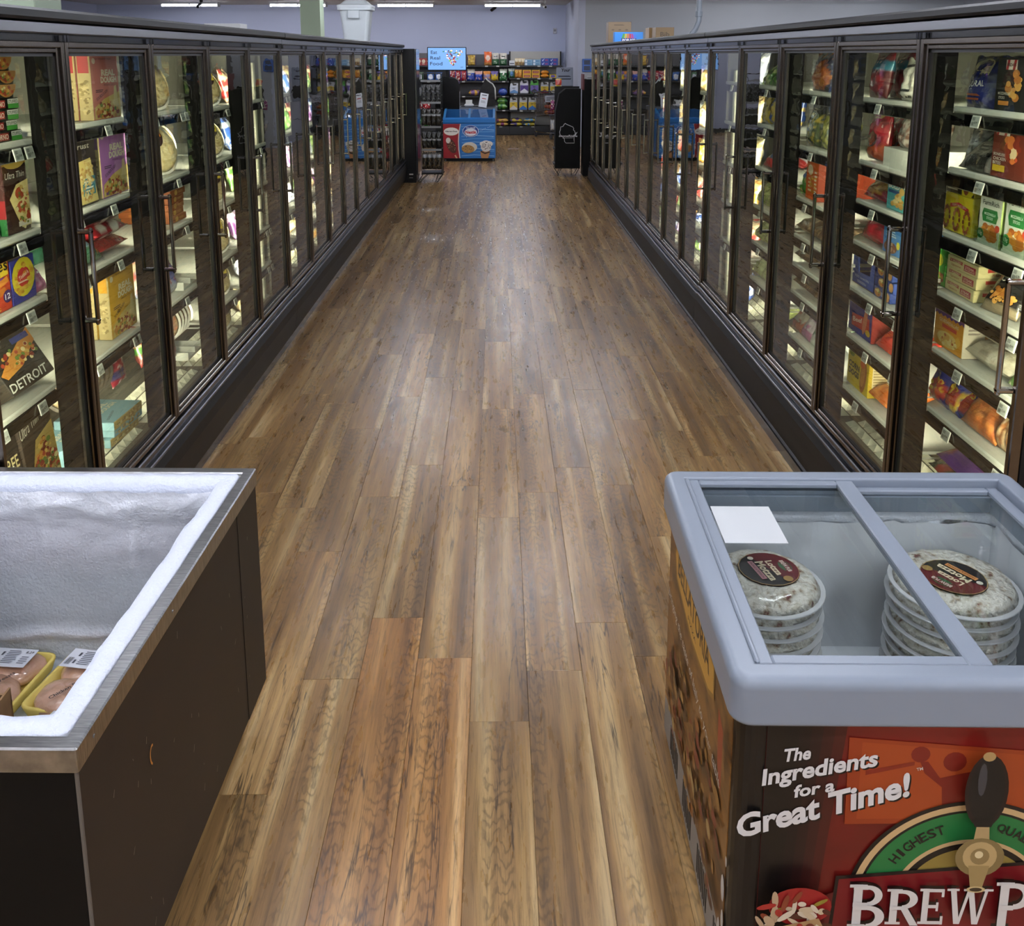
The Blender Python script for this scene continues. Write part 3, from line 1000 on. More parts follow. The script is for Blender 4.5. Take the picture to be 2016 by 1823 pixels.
put(make_box('pizza_carton', .27, .06, .25, {'*': '#23201d', 'F': '#2b2926'}, {'F': [('t', .45, .84, .5, 'RISING CRUST', '#a03a2c', {'ht': .07}), ('p', [(.02, .30), (.25, .42), (1, .70), (1, .5), (.5, .28), (.1, .22)], '#cf8a3c'), ('f', .55, .42, .4, .12, 50, .009, PZ), ('r', .55, .58, .95, .66, '#3b4a97'),
    ('t', .45, .1, .85, 'DETROIT', '#e8e6df', {'shear': .3, 'ht': .12}), ('b', .1, .6, .4, .8, 3, '#6b6256')]}, rx=-30), S, 2.90, Z[3],
    'black pan pizza carton lettered in slanted white, tilted back on the low shelf', 'carton', inset=.15)
put(make_box('pizza_carton', .30, .05, .36, {'*': '#1d1815', 'F': '#211c18'}, {'F': [('t', .5, .62, .9, 'GLUTEN FREE', '#c9b98a', {'ht': .12}), ('t', .55, .47, .5, 'Thin Crust', '#d7ccb0', {'shear': .2, 'ht': .08}), ('p', ellipse(.55, .05, .45, .3, 18, 0, 180), '#d9c07a'), ('f', .55, .15, .38, .16, 70, .011, PZ), ('r', .72, .5, .84, .6, '#dadada')]}, rx=-8),
    S, 2.69, .37, 'black thin crust carton with cream capitals standing on the bottom deck', 'carton', inset=.16)
put(make_box('pizza_carton', .21, .05, .37, {'*': '#2f2620', 'F': '#332a22'}, {'F': [('t', .45, .84, .9, 'Ultra Thin Cru', '#e2dccb', {'shear': .25, 'bold': 0, 'rot': 12, 'ht': .1}), ('p', [(.05, .25), (.4, .66), (.98, .74), (.98, .02), (.2, .02)], '#b59a55'), ('f', .58, .34, .36, .3, 170, .011, PZ + ['#5e7a35', '#7a2a1c'])]}, rx=-6),
    S, 2.95, .37, 'brown ultra thin crust carton with square pizza picture on the bottom deck', 'carton', inset=.16)

# --- pizza case, second bay
Z = SL[1]
def dough(col, dk, h=.25, w=.255):
    return make_box('pizza_carton', w, .052, h, {'*': '#a8966a', 'F': col, 'T': dk},
        {'F': [('t', .62, .72, .5, 'REAL', '#efe8cf', {'bold': .05, 'ht': .1}), ('t', .62, .61, .58, 'DOUGH', '#efe8cf', {'bold': .05, 'ht': .1}), ('t', .62, .53, .36, 'PIZZA CO.', '#3a2a2a', {'ht': .025}), ('t', .45, .93, .6, 'CUT THE BUDGET PIZZA', '#3a2a2a', {'ht': .022}), ('e', .12, .9, .06, .045, '#e9dfc8'),
               ('t', .33, .38, .42, 'SOURDOUGH', '#2c2030', {'rot': 18, 'ht': .05}), ('b', .12, .42, .4, .47, 2, '#2c2030'), ('p', [(.02, .02), (.05, .2), (.4, .32), (.75, .38), (.98, .42), (.98, .02)], '#d8bf72'), ('f', .52, .15, .44, .13, 60, .012, PZ), ('p', [(.72, .2), (.78, .5), (.86, .52), (.9, .2)], '#e6d69b'), ('r', .1, .04, .45, .1, dk)],
         'L': [('r', .1, .72, .9, .98, dk), ('f', .5, .36, .36, .3, 40, .006, ['#8e7a4c', '#c0ad7e', '#7c6a40'])]})
deep(3, lambda: dough('#cf7d74', '#a03a3c'), S, 3.655, Z[0], .058, 'salmon pink sourdough pizza carton on the top shelf of the second bay', 'carton', 'salmon pink pizza cartons')
deep(3, lambda: dough('#b778c4', '#6a2f86', .268), S, 3.675, Z[1], .058, 'lilac sourdough pizza carton below the salmon pink cartons', 'carton', 'lilac pizza cartons')
deep(3, lambda: dough('#dda92f', '#c78f1f', .268), S, 3.65, Z[3], .058, 'yellow sourdough pizza carton standing above the pale blue cartons', 'carton', 'yellow pizza cartons')
put(make_box('pizza_carton', .20, .05, .265, {'*': '#2b2019'}, {'F': [('t', .4, .84, .7, 'Crust', '#e6dfce', {'shear': .25, 'ht': .08}), ('p', [(.05, .03), (.1, .62), (.75, .66), (.98, .03)], '#dcc67c'), ('f', .5, .34, .38, .28, 110, .008, ['#e8dba8', '#c9a55a', '#d8bd78', '#b98a45']), ('r', .35, .14, .88, .40, '#2f7f92'), ('b', .42, .18, .82, .36, 4, '#e6efe9'), ('r', .02, .92, .4, 1, '#d9a52c')]}),
    S, 3.40, Z[1], 'thin crust carton with blue badge over a cheese pizza, beside the lilac cartons', 'carton', inset=.15)
for i, (yy, zz, cl, dk) in enumerate(((3.60, 0, '#7a1f22', '#b33a3a'), (3.61, .058, '#8c1d24', '#d9d2c8'), (3.60, .116, '#5d191c', '#a89a90'))):
    put(make_bag('frozen_bag', .30, .26, .06, [cl, ('noise', 4, .15, dk), ('band', .3, .42, '#c22b34')], [('t', .5, .36, .3, 'RED', '#f0e6dc')], rx=-84, seed=20 + i), S, yy, Z[2] + zz, 'dark red frozen bag lying in the pile below the lilac cartons', 'bag', 'dark red bags lying in a pile')
put(make_bag('frozen_bag', .19, .22, .06, ['#d9a738', ('band', 0, .35, '#2f5a48'), ('blob', .3, .85, .3, .12, '#b02c2c'), ('noise', 4, .2, '#c9782c'), ('blob', .7, .3, .25, .1, '#6fa6b8')], [('t', .32, .85, .4, 'TONY', '#f0e6dc')], rx=-52, seed=31), S, 3.40, Z[2], 'yellow and green frozen bag leaning at the red bag pile', 'bag', inset=.15)
for i, (yy, zz, ins) in enumerate(((3.60, .42, .17), (3.62, .457, .16), (3.60, .494, .15), (3.43, .42, .2), (3.42, .457, .22))):
    put(make_box('pizza_carton', .25, .25, .036, {'*': '#8fb6c4', 'T': '#93c0cf', 'F': '#b49d63' if i != 1 else '#7fadc0'},
        {'T': [('t', .62, .55, .42, 'REAL', '#efe8cf', {'bold': .05, 'ht': .1}), ('t', .62, .42, .5, 'DOUGH', '#efe8cf', {'bold': .05, 'ht': .1}), ('t', .5, .86, .7, 'THE WORKS VEGGIE', '#2a3a44', {'ht': .03}), ('t', .3, .2, .4, 'SOURDOUGH', '#2a3a44', {'rot': 15, 'ht': .04})],
         'F': [('f', .5, .5, .45, .35, 40, .007, TAN), ('t', .25, .5, .3, 'Dough', '#3a4a54')]}), S, yy, zz - .08, 'pale blue pizza carton lying flat on the bottom deck', 'carton', 'pale blue pizza cartons', inset=ins, rz=(-4 if i < 3 else 5))
for i in range(5):
    put(make_disc('boxed_pizza', .095, .022, ['#8a7a5c', '#6b4f38', '#a89a78'], rx=-8, seed=40 + i, board='#3a332a'), S, 3.36 + i * .045, .535, 'plastic wrapped dark pizza standing on edge above the pale blue cartons', 'pizza', 'dark pizzas standing on edge', inset=.26, rz=-50)
put(make_bag('frozen_bag', .14, .17, .04, ['#a3263a', ('noise', 5, .2, '#e0d6cc'), ('band', .2, .35, '#23316b')], [('t', .5, .62, .7, 'BEST', '#f0e6dc')], rx=-10, seed=47), S, 3.70, .535, 'red and white bag beside the pizzas standing on edge', 'bag', inset=.2)

# --- pizza case, third bay: plastic-wrapped bakery pizzas
Z = SL[2]
CH = ['#cdbf96', '#a08d5f', '#7d6c48']
put(make_disc('wrapped_pizza', .125, .028, CH, rx=-25, seed=51), S, 4.27, Z[0], 'plastic wrapped cheese pizza leaning on the top shelf of the third bay', 'pizza', inset=.17, rz=-20)
put(make_disc('wrapped_pizza', .125, .028, ['#b9a87c', '#94835a', '#8a4a34'], rx=-18, seed=52), S, 4.45, Z[0], 'plastic wrapped meat pizza leaning behind the top shelf cheese pizza', 'pizza', inset=.24, rz=-20)
put(make_disc('wrapped_pizza', .122, .03, ['#d9cba4', '#b7a570', '#c9b98a'], rx=-20, seed=53, label=(.045, [('r', .1, .55, .9, .8, '#d98a2c'), ('b', .15, .2, .85, .5, 3, '#4a6a7a')], -.02, .05)), S, 4.27, Z[1],
    'plastic wrapped pizza with orange sticker on the second shelf of the third bay', 'pizza', inset=.16, rz=-25)
for i in range(3):
    put(make_disc('wrapped_pizza', .12, .026, CH, rx=-14, seed=55 + i), S, 4.38 + i * .05, Z[1], 'plastic wrapped pizza standing behind the orange sticker pizza', 'pizza', 'plastic wrapped pizzas standing in a row', inset=.26, rz=-35)
stack(5, lambda: make_box('bread_carton', .20, .24, .031, {'*': '#8a4a22', 'F': '#9a5528', 'T': '#a86a35'}, {'F': [('e', .35, .5, .1, .4, '#d9b35c'), ('b', .5, .3, .85, .7, 2, '#d8b070')], 'L': [('b', .2, .2, .8, .6, 2, '#b9783a')]}), S, 4.37, Z[2], .0315,
      'orange brown bread carton in the stack of five', 'carton', 'orange brown bread cartons')
put(make_bag('frozen_bag', .2, .25, .07, ['#8f94a8', ('noise', 5, .1, '#c9b9a0'), ('blob', .6, .4, .3, .2, '#3d4f8f'), ('noise', 7, .3, '#a34a3a')], [('b', .3, .6, .7, .8, 3, '#e8e4da')], rx=-18, seed=61), S, 4.27, Z[3], 'blue and tan frozen bag leaning above the white tray', 'bag', inset=.16)
for (zz, yy) in ((Z[3], 4.42), (.42, 4.42)):
    t = MB(); t.box(-.1, .1, 0, .2, 0, .012)
    for q in (-.1, .0, .094): t.box(q, q + .006, 0, .2, .012, .04)
    o = t.build('shelf_tray', SHELFW)
    put(o, S, yy, zz, 'white plastic shelf divider tray ' + ('below the bread cartons' if zz > .6 else 'by the red wrapped bag'), 'tray', inset=.14)
put(make_bag('frozen_bag', .18, .22, .06, ['#7a2f2c', ('noise', 5, .15, '#c9b48c'), ('band', .3, .4, '#4f8a3c'), ('blob', .5, .75, .35, .12, '#b03038')], [('t', .5, .7, .6, 'JACKS', '#f0e6dc')], rx=-14, seed=62), S, 4.22, .45, 'red and tan wrapped bag at the foot of the third bay', 'bag', inset=.17)
for i in range(5):
    put(make_disc('wrapped_pizza', .10, .02, ['#9a8a68', '#7a4a34', '#b5562f'], rx=-10, seed=64 + i), S, 4.30 + i * .045, .50, 'plastic wrapped dark pizza standing at the foot of the third bay', 'pizza', 'dark pizzas at the foot of the third bay', inset=.25, rz=-55)

# --- pizza case, fourth bay
Z = SL[3]
for j, zz in enumerate(Z + [.36]):
    for i in range(2):
        lab = (.05, [('r', .05, .3, .95, .75, '#d2bb3a'), ('t', .5, .52, .8, 'PABLO', '#2a2414', {'ht': .2})], .01, .05) if i == 0 else None
        nm = ('topmost', 'second', 'third', 'fourth', 'fifth', 'lowest')[j]
        put(make_disc('wrapped_pizza', (.11, .11, .10, .105, .085, .075)[j], .026, ['#c4b68e', '#9b8a5e', '#8a7248'], rx=-24, seed=70 + j * 3 + i, label=lab), S, 5.03 + i * .17, zz,
            ('plastic wrapped pizza with yellow label on the %s shelf of the fourth bay' if i == 0 else 'plain plastic wrapped pizza on the %s shelf of the fourth bay') % nm, 'pizza', inset=.16 + i * .05, rz=-28)
t = MB().cbox(-.022, .022, 0, .05, 0, 1.5, .004).build('upright_post', M('post_cream', '#d3d2bf', .5))
put(t, S, 5.76, .35, 'cream upright post inside the last bay of the pizza case', 'post', inset=.12)
t = MB().cbox(-.022, .022, 0, .05, 0, 1.5, .004).build('upright_post', M('post_cream'))
put(t, 1, 5.98, .30, 'cream upright post inside the last bay of the snack case', 'post', inset=.12)
# ------------------------------------------------------------------ goods in the near freezer case on the snack side
S = 1
Z = SR[0]
put(make_bag('frozen_bag', .17, .17, .06, ['#27307a', ('noise', 5, .3, '#1c2358')], [('e', .5, .82, .34, .13, '#d9cfa8'), ('r', .15, .62, .85, .8, '#d9cfa8'), ('t', .5, .72, .66, 'Johnsonville', '#2a241a', {'ht': .12}), ('t', .5, .45, .5, 'TURAL', '#dfe3ef', {'rot': 4}), ('b', .25, .12, .75, .28, 2, '#b5674a')], seed=101, rx=-8), S, 3.03, Z[0], 'navy sausage bag with cream shield on the top shelf of the snack case', 'bag')
put(make_bag('frozen_bag', .16, .19, .06, ['#8a7a4a', ('noise', 5, .1, '#b59a55'), ('band', .0, .3, '#4a3a2a')], None, seed=102, rx=-5), S, 2.95, Z[0], 'golden potato bag behind the navy sausage bag', 'bag', inset=.27)
put(make_box('snack_carton', .17, .07, .165, {'*': '#1b1917'}, {'F': [('r', .3, .78, .66, .96, '#e8e4da'), ('p', [(.3, .78), (.38, .78), (.42, .96), (.34, .96)], '#b03038'), ('p', [(.52, .78), (.6, .78), (.64, .96), (.56, .96)], '#b03038'), ('t', .48, .87, .3, 'FRIDAYS', '#1a1a1a', {'ht': .06}), ('f', .66, .5, .24, .24, 16, .016, ['#c8893a', '#b8742c', '#d9a455']), ('t', .32, .34, .4, 'MOZZARELLA', '#e8e4da', {'ht': .05}), ('t', .25, .26, .2, 'STICKS', '#e8e4da', {'ht': .05}), ('r', .15, .12, .5, .2, '#d18a3a')]}), S, 2.81, Z[0], 'black mozzarella snack carton on the top shelf of the snack case', 'carton')
put(make_bag('frozen_bag', .16, .17, .06, ['#7d4a2a', ('noise', 5, .1, '#b5723a'), ('band', .0, .25, '#b03a3a')], None, seed=103, rx=-6), S, 2.62, Z[0], 'brown snack bag beside the black mozzarella carton', 'bag')
put(make_bag('frozen_bag', .13, .18, .05, ['#b9b9b6', ('noise', 7, .05, '#6d6d6c'), ('band', .85, 1, '#a3263a')], [('b', .2, .45, .8, .8, 6, '#3a3a3c')], seed=104, rx=-12), S, 3.10, Z[1], 'silver nutrition bag with red top on the second shelf of the snack case', 'bag', inset=.2)
put(make_bag('frozen_bag', .21, .22, .06, ['#3a3836', ('side', .2, '#8d8680'), ('noise', 4, .3, '#23211f')], [('t', .5, .5, .35, 'SIRLOIN', '#6f8a6a', {'rot': 25}), ('b', .35, .3, .65, .42, 2, '#8d8a84')], seed=105, rx=-48), S, 2.98, Z[1], 'dark tray bag tilted back beside the red bites carton', 'bag')
put(make_box('snack_carton', .19, .07, .165, {'*': '#5d2018', 'F': '#6b2a1c'}, {'F': [('r', .1, .80, .5, .97, '#e8e4da'), ('p', [(.1, .80), (.17, .80), (.22, .97), (.15, .97)], '#b03038'), ('p', [(.34, .80), (.41, .80), (.46, .97), (.39, .97)], '#b03038'), ('t', .3, .885, .34, 'FRIDAYS', '#1a1a1a', {'ht': .06}), ('f', .62, .55, .25, .26, 22, .014, ['#c8502a', '#d97a3a', '#8a2f1c']), ('e', .64, .5, .12, .12, '#e3cba0'), ('t', .25, .44, .34, 'BONELESS', '#f0ece2', {'ht': .05}), ('t', .27, .36, .38, 'CHICKEN', '#f0ece2', {'ht': .06}), ('t', .2, .28, .24, 'BITES', '#f0ece2', {'ht': .06}), ('r', .08, .12, .45, .24, '#d9b52c')]}), S, 2.785, Z[1], 'red brown chicken bites carton on the second shelf of the snack case', 'carton')
put(make_box('snack_carton', .12, .07, .165, {'*': '#cfd3c8', 'F': '#d9dcd0'}, {'F': [('r', .0, .3, 1, .7, '#a87a55'), ('r', 0, 0, 1, .2, '#4f8a4a')]}), S, 2.62, Z[1], 'white and green carton beside the red brown chicken bites carton', 'carton')
PRZ = ['#7a3a20', '#8f4a28', '#a85c34']
def pretzel(n):
    ops = [('t', .5, .86, .7, 'SUPERPRETZEL', '#e9c22a', {'ht': .09, 'rot': -3}), ('p', [(.2, .72), (.5, .8), (.86, .7), (.86, .6), (.5, .7), (.2, .62)], '#c32f38'), ('t', .53, .71, .5, 'SOFT PRETZELS', '#f2e9dc', {'ht': .06})]
    for cx in (.12, .5, .88):
        for a in range(0, 360, 30):
            ops.append(('e', cx + .1 * math.cos(math.radians(a)), .36 + .26 * math.sin(math.radians(a)), .035, .06, PRZ[(a // 30) % 3]))
    return ops
put(make_box('pretzel_carton', .19, .18, .132, {'*': '#b3a52c', 'F': '#e3d32e', 'R': '#c2b63a', 'L': '#c2b63a'}, {'F': pretzel(1), 'R': [('e', .2, .55, .1, .4, '#3a3520'), ('b', .35, .2, .7, .6, 4, '#8a8030')]}), S, 3.045, Z[2], 'yellow soft pretzel carton, lower one under the black-panelled carton', 'carton', inset=.15)
put(make_box('pretzel_carton', .19, .18, .066, {'*': '#b3a52c', 'F': '#211d16', 'R': '#c2b63a', 'T': '#c9bb30'}, {'F': [('p', [(.58, 0), (.56, .5), (.7, 1), (1, 1), (1, .25), (.9, 0)], '#e3d32e'), ('t', .26, .85, .4, 'STORY OF THE BAKING', '#e3d32e', {'ht': .12}), ('b', .06, .15, .48, .72, 4, '#d8d2c0'), ('e', .72, .35, .09, .3, '#8f4a28'), ('p', [(.56, .55), (.74, .72), (.92, .55), (.92, .42), (.74, .6), (.56, .44)], '#c32f38')], 'T': [('b', .2, .2, .8, .6, 3, '#8a8030')]}), S, 3.045, Z[2] + .133, 'upper pretzel carton with black side panel on top of the yellow one', 'carton', inset=.15)
FR = [('t', .5, .86, .72, 'FarmRich', '#1c2a1e', {'ht': .1, 'bold': .01}), ('p', [(.2, .74), (.8, .74), (.86, .62), (.8, .48), (.2, .48), (.14, .62)], '#2f7f3f'), ('t', .5, .64, .5, 'MOZZARELLA', '#eef2ea', {'ht': .05}), ('t', .5, .56, .28, 'STICKS', '#eef2ea', {'ht': .05}), ('f', .55, .3, .36, .14, 22, .016, ['#d98a32', '#c9742a', '#e6a24a', '#b8642a']), ('e', .5, .33, .1, .05, '#f0e8cf'), ('e', .88, .4, .1, .07, '#c33a2a'), ('e', .15, .22, .15, .1, '#2f7f3f'), ('t', .15, .22, .16, '13g', '#f0f2ea'), ('r', 0, 0, 1, .06, '#e9ebe4')]
for yy, hh, lb in ((2.825, .16, 'white cheese stick carton with green shield next to the pretzel cartons'), (2.675, .185, 'taller white cheese stick carton with green shield away from the pretzel cartons')):
    put(make_box('snack_carton', .132, .09, hh, {'*': '#d7dccb', 'F': '#e4e8da', 'T': '#9fb26a', 'R': '#9fb26a'}, {'F': FR}), S, yy, Z[2], lb, 'carton', inset=.14)
for yy in (2.825, 2.675):
    t = MB(); t.box(-.068, .068, 0, .004, 0, .055); t.box(-.068, -.064, .004, .12, 0, .055); t.box(.064, .068, .004, .12, 0, .055)
    o = t.build('acrylic_bin', glass_mat('clear_acrylic', '#eef2ee', 1.45, 1.2) if 'clear_acrylic' not in MATS else MATS['clear_acrylic'])
    put(o, S, yy, Z[2], 'clear acrylic bin front holding the ' + ('taller' if yy < 2.7 else 'shorter') + ' cheese stick carton', 'bin', inset=.128)
stack(4, lambda: make_box('entree_carton', .205, .30, .0415, {'*': '#d3c894', 'F': '#dbd09c', 'T': '#b9ad7c'}, {'F': [('p', [(.1, .52), (.3, .62), (.5, .52), (.5, .8), (.1, .8)], '#b0352c'), ('t', .3, .68, .34, 'EL MONTEREY', '#f2e6d0', {'ht': .16}), ('t', .3, .3, .3, 'Signature', '#9a4a2a', {'shear': .3, 'ht': .22}), ('r', .56, .2, .92, .72, '#a3243c'), ('t', .74, .52, .28, 'STEAK', '#f2e6d0', {'ht': .2}), ('t', .74, .32, .3, 'ENCHILADAS', '#f2e6d0', {'ht': .12})],
      'R': [('p', [(.1, .5), (.3, .6), (.5, .5), (.5, .8), (.1, .8)], '#b0352c'), ('t', .3, .3, .3, 'Signature', '#9a4a2a', {'shear': .3, 'ht': .22}), ('r', .6, .2, .95, .75, '#a3243c'), ('t', .77, .5, .26, 'STEAK', '#f2e6d0', {'ht': .25})]}), S, 3.005, Z[3], .042,
      'cream entree carton with red panels in the stack of four', 'carton', 'cream entree cartons with red panels')
put(make_box('entree_carton', .1, .2, .15, {'*': '#3f9a3a', 'F': '#4aa843'}, {'F': [('e', .5, .6, .3, .15, '#d9d23a'), ('f', .5, .2, .4, .15, 12, .01, PZ)]}), S, 3.165, Z[3], 'bright green carton behind the stack of cream cartons', 'carton', inset=.16)
put(make_bag('frozen_bag', .17, .22, .06, ['#191817', ('noise', 5, .45, '#2d2b28'), ('band', 0, .12, '#9a8a70')], [('t', .45, .62, .6, 'CHEESE', '#e6e0cf', {'ht': .09}), ('t', .5, .5, .5, 'CURDS', '#e6e0cf', {'ht': .09}), ('e', .62, .8, .12, .07, '#e6e0cf'), ('f', .5, .24, .36, .13, 24, .012, ['#c8873a', '#d9a050', '#b8722c'])], seed=110, rx=-34), S, 2.77, Z[3], 'black cheese curd bag leaning beside the cream cartons', 'bag', rz=8)
put(make_bag('frozen_bag', .15, .2, .05, ['#b98a2c', ('noise', 4, .2, '#d9b04a')], None, seed=111, rx=-40), S, 2.66, Z[3], 'golden bag tucked behind the black cheese curd bag', 'bag', inset=.24)
put(make_box('entree_carton', .205, .075, .165, {'*': '#7a5aa8', 'F': '#e09a2c', 'R': '#cfc6b4'}, {'F': [('p', [(0, 1), (1, 1), (1, .66)] + [(1 - i / 14., .66 + (.05 if i % 2 else 0)) for i in range(1, 14)] + [(0, .66)], '#5b2f8a'), ('t', .5, .86, .6, 'Delimex', '#e9d23a', {'ht': .12}), ('t', .5, .58, .66, 'QUESADILLAS', '#f5ead2', {'ht': .08}), ('r', .28, .44, .78, .52, '#c43a32'), ('e', .5, .22, .36, .16, '#eacb7e'), ('f', .5, .2, .3, .12, 22, .009, ['#f0dba0', '#d9a85a', '#b5562f']), ('e', .85, .3, .08, .1, '#e9b54a')], 'R': [('b', .2, .5, .8, .9, 5, '#8a8078')]}), S, 3.035, Z[4], 'orange quesadilla carton with purple zigzag top', 'carton', inset=.15)
for i, (yy, zz, ins) in enumerate(((2.80, 0, .16), (2.77, .082, .17))):
    put(make_bag('frozen_bag', .27, .24, .085, ['#b9b2a0', ('noise', 6, .1, '#d6d0c0'), ('noise', 9, .25, '#8d8676')], [('t', .5, .3, .4, 'NOODLES', '#4a4a44', {'ht': .06})], seed=115 + i, rx=-80, mat=WRAPM), S, yy, Z[4] + zz, ('lower' if i == 0 else 'upper') + ' clear bag of pale noodles lying beside the quesadilla carton', 'bag', inset=ins)
put(make_bag('frozen_bag', .13, .15, .06, ['#5f8a4a', ('noise', 6, .1, '#c9c4a8')], None, seed=118, rx=-60), S, 2.60, Z[4], 'green vegetable bag lying beside the pale noodle bags', 'bag')
for i, (yy, rxx) in enumerate(((3.10, -16), (3.02, -24), (2.955, -38))):
    put(make_bag('snack_bag', .14, .2, .06, ['#26357f', ('blob', .5, .25, .45, .18, '#b03432'), ('noise', 5, .35, '#d9b13a'), ('blob', .4, .8, .3, .1, '#3a4a9a')], [('t', .5, .62, .5, 'Pizza', '#eef0f6', {'rot': 20}), ('f', .5, .3, .3, .15, 8, .014, ['#d9b13a', '#c9502f'])], seed=120 + i, rx=rxx), S, yy, Z[5], 'blue pizza roll bag in the heap under the quesadilla carton', 'bag', 'blue pizza roll bags', inset=.15 + .01 * i)
put(make_bag('frozen_bag', .22, .24, .09, ['#b9662c', ('noise', 5, .1, '#d98a45'), ('noise', 8, .3, '#8f4a20'), ('band', .86, 1, '#c9c4b8')], None, seed=124, rx=-40, mat=WRAPM), S, 2.82, Z[5], 'clear bag of orange breaded chicken on the low snack shelf', 'bag')
put(make_bag('frozen_bag', .15, .26, .08, ['#a86a38', ('noise', 6, .05, '#c9ac86'), ('noise', 8, .25, '#7d4a24')], [('r', .2, .6, .8, .85, '#d8d8d2'), ('b', .25, .64, .75, .82, 4, '#55565a')], seed=125, rx=-18, mat=WRAPM), S, 2.66, Z[5], 'clear bag of browned chicken with white panel near the door handle', 'bag')
put(make_bag('frozen_bag', .30, .24, .08, ['#24503a', ('noise', 4, .2, '#b03a32')], None, seed=126, rx=-82), S, 2.98, .38, 'dark green bag under the purple bag on the deck', 'bag', inset=.17)
put(make_bag('frozen_bag', .32, .24, .09, ['#6a3a98', ('noise', 5, .35, '#8f2f5a'), ('blob', .75, .5, .2, .25, '#c9b9a8')], [('t', .45, .3, .5, 'TEXAN', '#f0e8f2', {'ht': .12})], seed=127, rx=-80), S, 2.90, .445, 'purple chicken bag lying on the deck of the snack case', 'bag', inset=.16)

# --- second bay
Z = SR[1]
for i in range(2):
    put(make_bag('frozen_bag', .17, .2, .06, ['#6d1f22', ('blob', .5, .3, .4, .2, '#a8323a'), ('band', .6, .75, '#2a7f9a' if i == 0 else '#8a2a2c')], [('b', .3, .7, .7, .85, 2, '#d8c4b8')], seed=130 + i, rx=-8), S, 3.86 - i * .17, Z[0], ('dark red bag with teal stripe on the top shelf of the second snack bay', 'dark red bag behind the white torn pasta bag')[i], 'bag', inset=.16 + i * .11)
put(make_bag('pasta_bag', .17, .165, .06, ['#d8d6cc', ('noise', 5, .35, '#bdbab0')], [('t', .42, .8, .45, 'Prest', '#2a2c2c', {'rot': -12, 'ht': .14}), ('r', .1, .02, .95, .36, '#e9e8e0'), ('t', .5, .24, .4, 'Stella', '#3a3c3c', {'ht': .1}), ('t', .5, .1, .6, 'CASTELLITELLI', '#3a3c3c', {'ht': .05})], seed=133, rx=-6, wr=2.0), S, 3.56, Z[0], 'white pasta bag with torn open top', 'bag')
put(make_bag('frozen_bag', .18, .215, .07, ['#b0222c', ('band', 0, .3, '#c9562a'), ('noise', 5, .4, '#7d1a20')], [('e', .5, .85, .25, .05, '#d9b060'), ('t', .5, .68, .7, 'all dark', '#eadfd2'), ('e', .5, .4, .28, .15, '#4a2418'), ('f', .5, .42, .22, .1, 8, .02, ['#7a3a20', '#8f5030'])], seed=134, rx=-5), S, 3.84, Z[1], 'bright red chicken bag standing on the second shelf', 'bag')
put(make_bag('frozen_bag', .17, .2, .07, ['#8e1d2a', ('noise', 4, .3, '#b33a42')], None, seed=135, rx=-5), S, 3.72, Z[1], 'crimson bag behind the bright red chicken bag', 'bag', inset=.25)
put(make_bag('frozen_bag', .16, .16, .07, ['#a9a29a', ('noise', 7, .05, '#6d4a3a'), ('band', .72, 1, '#dedbd2')], [('t', .5, .84, .6, 'SANDRAS', '#1d1d1d', {'ht': .1})], seed=136, rx=-8, mat=WRAPM), S, 3.55, Z[1] + .075, 'clear bag of meatballs with white header beside the red chicken bag', 'bag', inset=.16)
o = MB().box(-.12, .12, 0, .4, 0, .075).build('shelf_riser', SHELFW)
put(o, S, 3.56, Z[1] - .001, 'white shelf riser under the meatball bag', 'riser', inset=.15)
for i in range(2):
    put(make_bag('frozen_bag', .22, .17, .06, ['#8f1f33', ('blob', .5, .25, .4, .2, '#b8863f'), ('noise', 5, .3, '#a83a4a')], [('t', .5, .7, .5, 'Crispy', '#e9d9b8', {'shear': .3, 'ht': .14}), ('f', .5, .22, .34, .12, 12, .018, ['#b8863f', '#cfa055', '#9a6a30'])], seed=140 + i, rx=-48 - 14 * i), S, 3.80 - .03 * i, Z[2] + .012 * i, ('lower' if i == 0 else 'upper') + ' wine red breaded chicken bag beside the teal carton', 'bag', inset=.17 + .02 * i)
put(make_box('snack_carton', .165, .07, .148, {'*': '#3f8f98', 'F': '#4fa3aa', 'R': '#c8873a'}, {'F': [('r', 0, .95, 1, 1, '#d9532c'), ('p', [(.2, .78), (.45, .84), (.66, .78), (.66, .9), (.2, .9)], '#b8302c'), ('t', .43, .84, .36, 'MONTEREY', '#f2e6d0', {'ht': .04}), ('t', .38, .64, .6, 'BOLD', '#f0efe6', {'ht': .13, 'bold': .05}), ('r', .08, .46, .7, .54, '#1f3f7a'), ('e', .82, .55, .14, .1, '#e0b85a'), ('f', .62, .25, .34, .2, 22, .014, ['#d9b56a', '#c99a4a', '#e6ca8a']), ('e', .12, .72, .1, .05, '#e8b02c')]}), S, 3.535, Z[2], 'teal bold snack carton with red stripe', 'carton', inset=.15)
for i, (cl, c2, yy) in enumerate((('#a8242c', '#d3722c', 3.82), ('#c62a3c', '#e8a83a', 3.74))):
    put(make_bag('frozen_bag', .2, .19, .06, [cl, ('band', .55, .8, c2), ('band', .82, 1, '#2a86a0'), ('noise', 5, .35, '#7d1a24')], [('t', .5, .68, .6, 'STRIPS' if i else 'CATTLE', '#f2e8d8', {'rot': 15, 'ht': .12})], seed=144 + i, rx=-38), S, yy, Z[3] + .02 * i, ('red and teal bag leaning in the pile below the wine red bags', 'scarlet and yellow bag on the pile below the wine red bags')[i], 'bag', inset=.15 + .02 * (1 - i))
